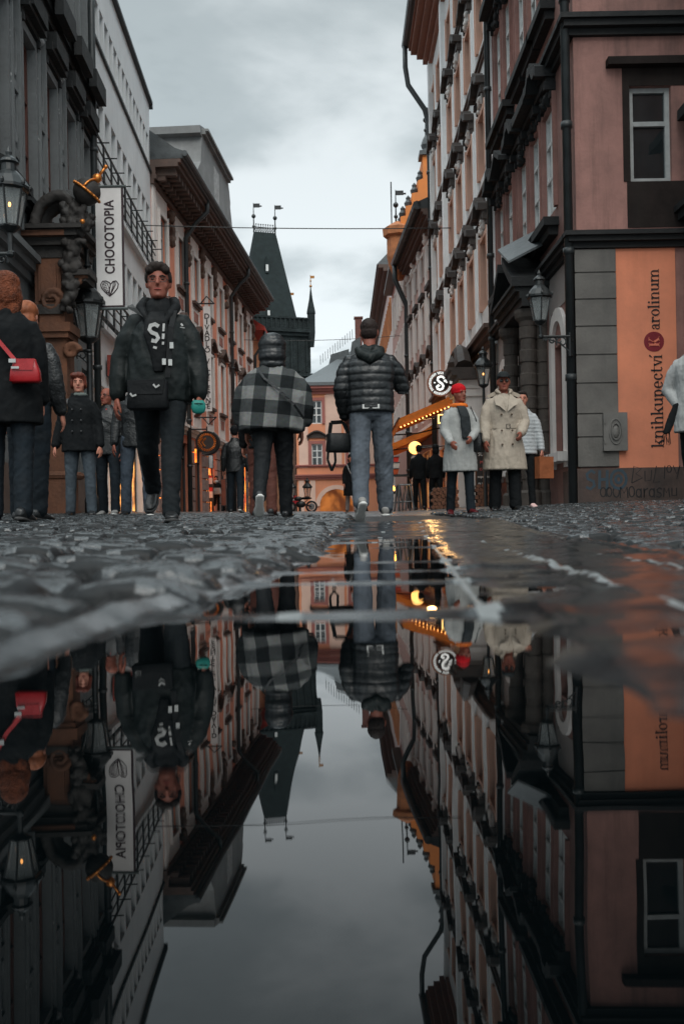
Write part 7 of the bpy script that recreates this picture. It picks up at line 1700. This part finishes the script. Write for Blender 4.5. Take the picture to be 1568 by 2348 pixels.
# chalk board
YK = 22.4; a, b = W(1091, 1026, YK), W(1126, 1120, YK)
t = thing('menu_board', 'black chalk menu board in wooden frame on top of the log stack', 'menu board', ((a.x + b.x) / 2, YK, b.z))
m = MB(); m.box(a.x, b.x, YK, YK + .03, b.z, a.z); bd = m.build('board', mat('black chalk board', (.012, .013, .014), .7, .2, 6, 0), t)
m = MB()
for x0_, x1_, z0_, z1_ in ((a.x - .03, a.x, b.z, a.z), (b.x, b.x + .03, b.z, a.z), (a.x - .03, b.x + .03, a.z, a.z + .03), (a.x - .03, b.x + .03, b.z - .03, b.z)): m.box(x0_, x1_, YK - .015, YK + .04, z0_, z1_)
m.build('frame', mat('dark wood frame', (.09, .04, .02), .6, .3), t)
m_chalk = mat('white chalk', (.6, .6, .58), .9, .2, 20, 0); m_chr = mat('pink chalk', (.5, .12, .12), .9, .2, 20, 0)
for wd_, v, sz, mt_ in (('SUPA', 1042, .11, m_chalk), ('Med', 1060, .10, m_chr), ('Crepe', 1076, .08, m_chr), ('espresso', 1093, .085, m_chalk), ('RY', 1112, .14, m_chalk)): text('chalk_lettering', wd_, sz, facing(((a.x + b.x) / 2 - (.06 if wd_ == 'RY' else 0), YK - .006, W(1108, v, YK).z)), mt_, bd, .002)
# log stack
m_log = mat('split log wood', (.22, .095, .055), .85, .5, 8, .5, 40); m_bark = mat('dark bark', (.035, .022, .018), .9, .4, 12, .6, 40)
def logmesh(seed):
    rnd = random.Random(seed); m = MB(); n = 9; prof = [(1 + rnd.uniform(-.12, .12)) for _ in range(n)]
    ends = []
    for y, k in ((-.17, .93), (-.165, 1), (.16, 1), (.17, .93)): ends.append([V3(.052 * prof[j] * k * math.cos(2 * PI * j / n), y, .052 * prof[j] * k * math.sin(2 * PI * j / n)) for j in range(n)])
    m.cm = 1; m.rings(ends[0:4], cap=False); m.cm = 0; m.add(ends[0], [tuple(range(n))[::-1]]); m.add(ends[3], [tuple(range(n))])
    o = m.build('log', [m_log, m_bark]); return o
protos = [logmesh(i) for i in range(3)]
k = 0; rnd = random.Random(8)
lgs = []
for x_a, x_b, yb_ in ((W(986, 1140, 23.6).x, W(1052, 1140, 23.6).x, 23.6), (W(1086, 1140, 22.5).x, W(1133, 1140, 22.5).x, 22.5)):
    n = int((x_b - x_a) / .098)
    for r__ in range(6):
        for c__ in range(n - (r__ % 2)):
            pr = protos[k % 3]; o = pr if k < 3 else pr.copy()
            if k >= 3: COL.objects.link(o)
            x_ = x_a + .05 + .098 * c__ + (.049 if r__ % 2 else 0); o.location = (x_, yb_ + rnd.uniform(-.02, .02), Z(x_, yb_) + .045 + .086 * r__); o.rotation_euler = (0, rnd.uniform(0, 6), 0)
            o['label'] = 'short split log in the stack ' + ('behind the pair by the round lamp' if yb_ > 23 else 'under the chalk menu board'); o['category'] = 'log'; o['group'] = 'logs stacked behind the pair' if yb_ > 23 else 'logs stacked under the menu board'; k += 1
# high tables and stools, goods on the terrace
def stool(u, d, label):
    x, y = W(u, 1150, d).x, d; t = thing('bar_stool', label, 'stool', (x, y, Z(x, y)), R(10), 'metal stools of the cafe', local=True)
    m = MB(); m.prism([V3(-.16, -.16, .66), V3(.16, -.16, .66), V3(.16, .16, .66), V3(-.16, .16, .66)], [V3(-.15, -.15, .69), V3(.15, -.15, .69), V3(.15, .15, .69), V3(-.15, .15, .69)]); m.build('seat', m_steel, t)
    for sx_ in (-1, 1):
        for sy_ in (-1, 1): m = MB(); m.tube([V3(sx_ * .14, sy_ * .14, .66), V3(sx_ * .21, sy_ * .21, 0)], [.03, .022], 6); m.build('leg', m_steel, t)
    m = MB(); m.tube([V3(s_[0] * .18, s_[1] * .18, .24) for s_ in ((-1, -1), (1, -1), (1, 1), (-1, 1))], .014, 5, closed=True); m.build('foot_ring', m_steel, t)
    return t
m_steel = mat('brushed steel', (.22, .23, .235), .35, .25, 6, .15, metal=.8)
stool(926, 24.6, 'steel bar stool in front of the cafe, left of the hooded pair'); stool(943, 25.6, 'second steel bar stool, closer to the hooded pair'); stool(903, 27.2, 'steel bar stool standing nearest the legs of the quilted jacket man')
x = W(897, 1100, 26.8).x; t = thing('high_table', 'black high table carrying red and white goods on the cafe terrace', 'table', (x, 26.8, Z(x, 26.8)))
z0 = Z(x, 26.8); m = MB(); m.box(x - .35, x + .75, 26.5, 27.1, z0 + .98, z0 + 1.02); m.build('tabletop', m_iron, t); m = MB(); m.box(x - .3, x - .24, 26.6, 26.66, z0, z0 + .98); m.box(x + .64, x + .7, 26.6, 26.66, z0, z0 + .98); m.build('leg', m_iron, t)
for i, (dx, dz, c, lb) in enumerate(((-.05, 1.03, (.5, .09, .03), 'orange red crate on the high table'), (-.02, 1.20, (.55, .55, .53), 'white crate stacked on the orange red one'), (-.04, 1.36, (.5, .03, .02), 'red crate topmost on the high table stack'))):
    t = thing('goods_crate', lb, 'crate', (x + dx, 26.75, z0 + dz), 0, local=True)
    m = MB(); m.prism([V3(-.22, -.15, 0), V3(.22, -.15, 0), V3(.22, .15, 0), V3(-.22, .15, 0)], [V3(-.25, -.17, .15), V3(.25, -.17, .15), V3(.25, .17, .15), V3(-.25, .17, .15)]); m.build('crate_body', mat('crate paint %d' % i, c, .6, .2), t)
    m = MB(); m.tube([V3(-.25, -.175, .15), V3(.25, -.175, .15), V3(.25, .175, .15), V3(-.25, .175, .15)], .014, 5, closed=True); m.build('rim', m_iron, t)
for u, v, d, lb in ((893, 1052, 26, 'small warm table lamp on the left of the cafe terrace'), (1073, 1070, 22.2, 'candle lantern glowing on the log stack by the grey coat'), (900, 1122, 25.5, 'low candle lamp glowing under the high table'), (1080, 1028, 23.0, 'flat warm lamp left of the menu board')):
    p = W(u, v, d); t = thing('table_lamp', lb, 'lamp', p - V3(0, 0, .1), 0)
    m = MB(); m.lathe([(.02, -.05), (.06, -.02), (.065, .04), (.03, .09), (.01, .1)], p, 10); m.build('glass', emit('candle light', (1, .36, .05), 5.0), t, smooth=True)
    m = MB(); m.lathe([(.07, -.12), (.07, -.06), (.03, -.05)], p, 10); m.build('base', m_iron, t)
# scooter and no entry sign by the archway
p = W(676, 1172, 58); z0 = Z(p.x, 58); t = thing('no_entry_sign', 'small red and white round road sign on a post by the archway house', 'road sign', (p.x, 58, z0))
m = MB(); m.tube([V3(p.x, 58, z0), V3(p.x, 58, z0 + 1.0)], .03, 6); m.build('post', m_steel, t); m = MB(); m.lathe([(.01, 0), (.26, 0), (.26, .02), (.01, .02)], V3(p.x, 57.95, z0 + .75), 20, Matrix.Rotation(PI / 2, 4, 'X')); f = m.build('disc', mat('red sign', (.5, .02, .03), .5, .1), t); m = MB(); m.box(p.x - .16, p.x + .16, 57.90, 57.925, z0 + .71, z0 + .79); m.build('bar', m_white, f)
x, y = W(690, 1170, 56).x, 56; z0 = Z(x, y); t = thing('parked_motorbike', 'dark motorbike parked in front of the twin lamp', 'motorbike', (x, y, z0))
for sx_ in (-.62, .62):
    m = MB(); m.tube([V3(x + sx_ + .29 * math.cos(q), y, z0 + .31 + .29 * math.sin(q)) for q in np.linspace(0, 2 * PI, 21)[:-1]], .06, 7, closed=True); w_ = m.build('wheel', m_shoe, t); m = MB(); m.lathe([(.02, -.03), (.2, -.02), (.2, .02), (.02, .03)], V3(x + sx_, y, z0 + .31), 14, Matrix.Rotation(PI / 2, 4, 'X')); m.build('rim', m_steel, w_)
m = MB(); m.tube([V3(x - .62, y, z0 + .31), V3(x - .42, y, z0 + .9), V3(x - .38, y, z0 + 1.02)], .04, 6); m.ball(V3(x, y, z0 + .45), .3, .14, .2); m.ball(V3(x - .15, y, z0 + .78), .26, .14, .14); m.tube([V3(x - .38, y - .3, z0 + 1.05), V3(x - .38, y + .3, z0 + 1.05)], .02, 6); m.tube([V3(x + .62, y, z0 + .31), V3(x + .1, y, z0 + .5)], .05, 6); m.build('frame', m_iron, t, smooth=True)
m = MB(); m.ball(V3(x + .3, y, z0 + .8), .36, .13, .08); m.build('seat', m_black, t, smooth=True); m = MB(); m.ball(V3(x - .5, y, z0 + .88), .09, .1, .1); m.build('headlight', m_lglass, t, smooth=True)
# ---------------------------------------------------------------- cables over the street
def cable(label, p0, p1, sag, r):
    m = MB(); p0, p1 = Vector(p0), Vector(p1); m.tube([p0.lerp(p1, q) - V3(0, 0, sag * 4 * q * (1 - q)) for q in np.linspace(0, 1, 17)], r, 6)
    tag(m.build('overhead_cable', m_iron, None), label, 'cable')
cable('long taut cable crossing high over the street in front of the tower', (LX(31.5), 31.5, W(305, 517, 31.5).z), (XR, 31.5, W(1020, 523, 31.5).z), .06, .016)
cable('lower thin cable crossing far down the street right of the tower', frP.p(SP - 3, 0, W(600, 775, 52).z), (XR, 52, W(930, 768, 52).z), .15, .016)
lp = bpy.data.lights.new('awning_lamps', 'POINT'); lp.energy = 42; lp.color = (1, .55, .2); lp.shadow_soft_size = .2
lo = bpy.data.objects.new('awning_lamps', lp); COL.objects.link(lo); lo.location = (2.9, 31.5, 3.0)
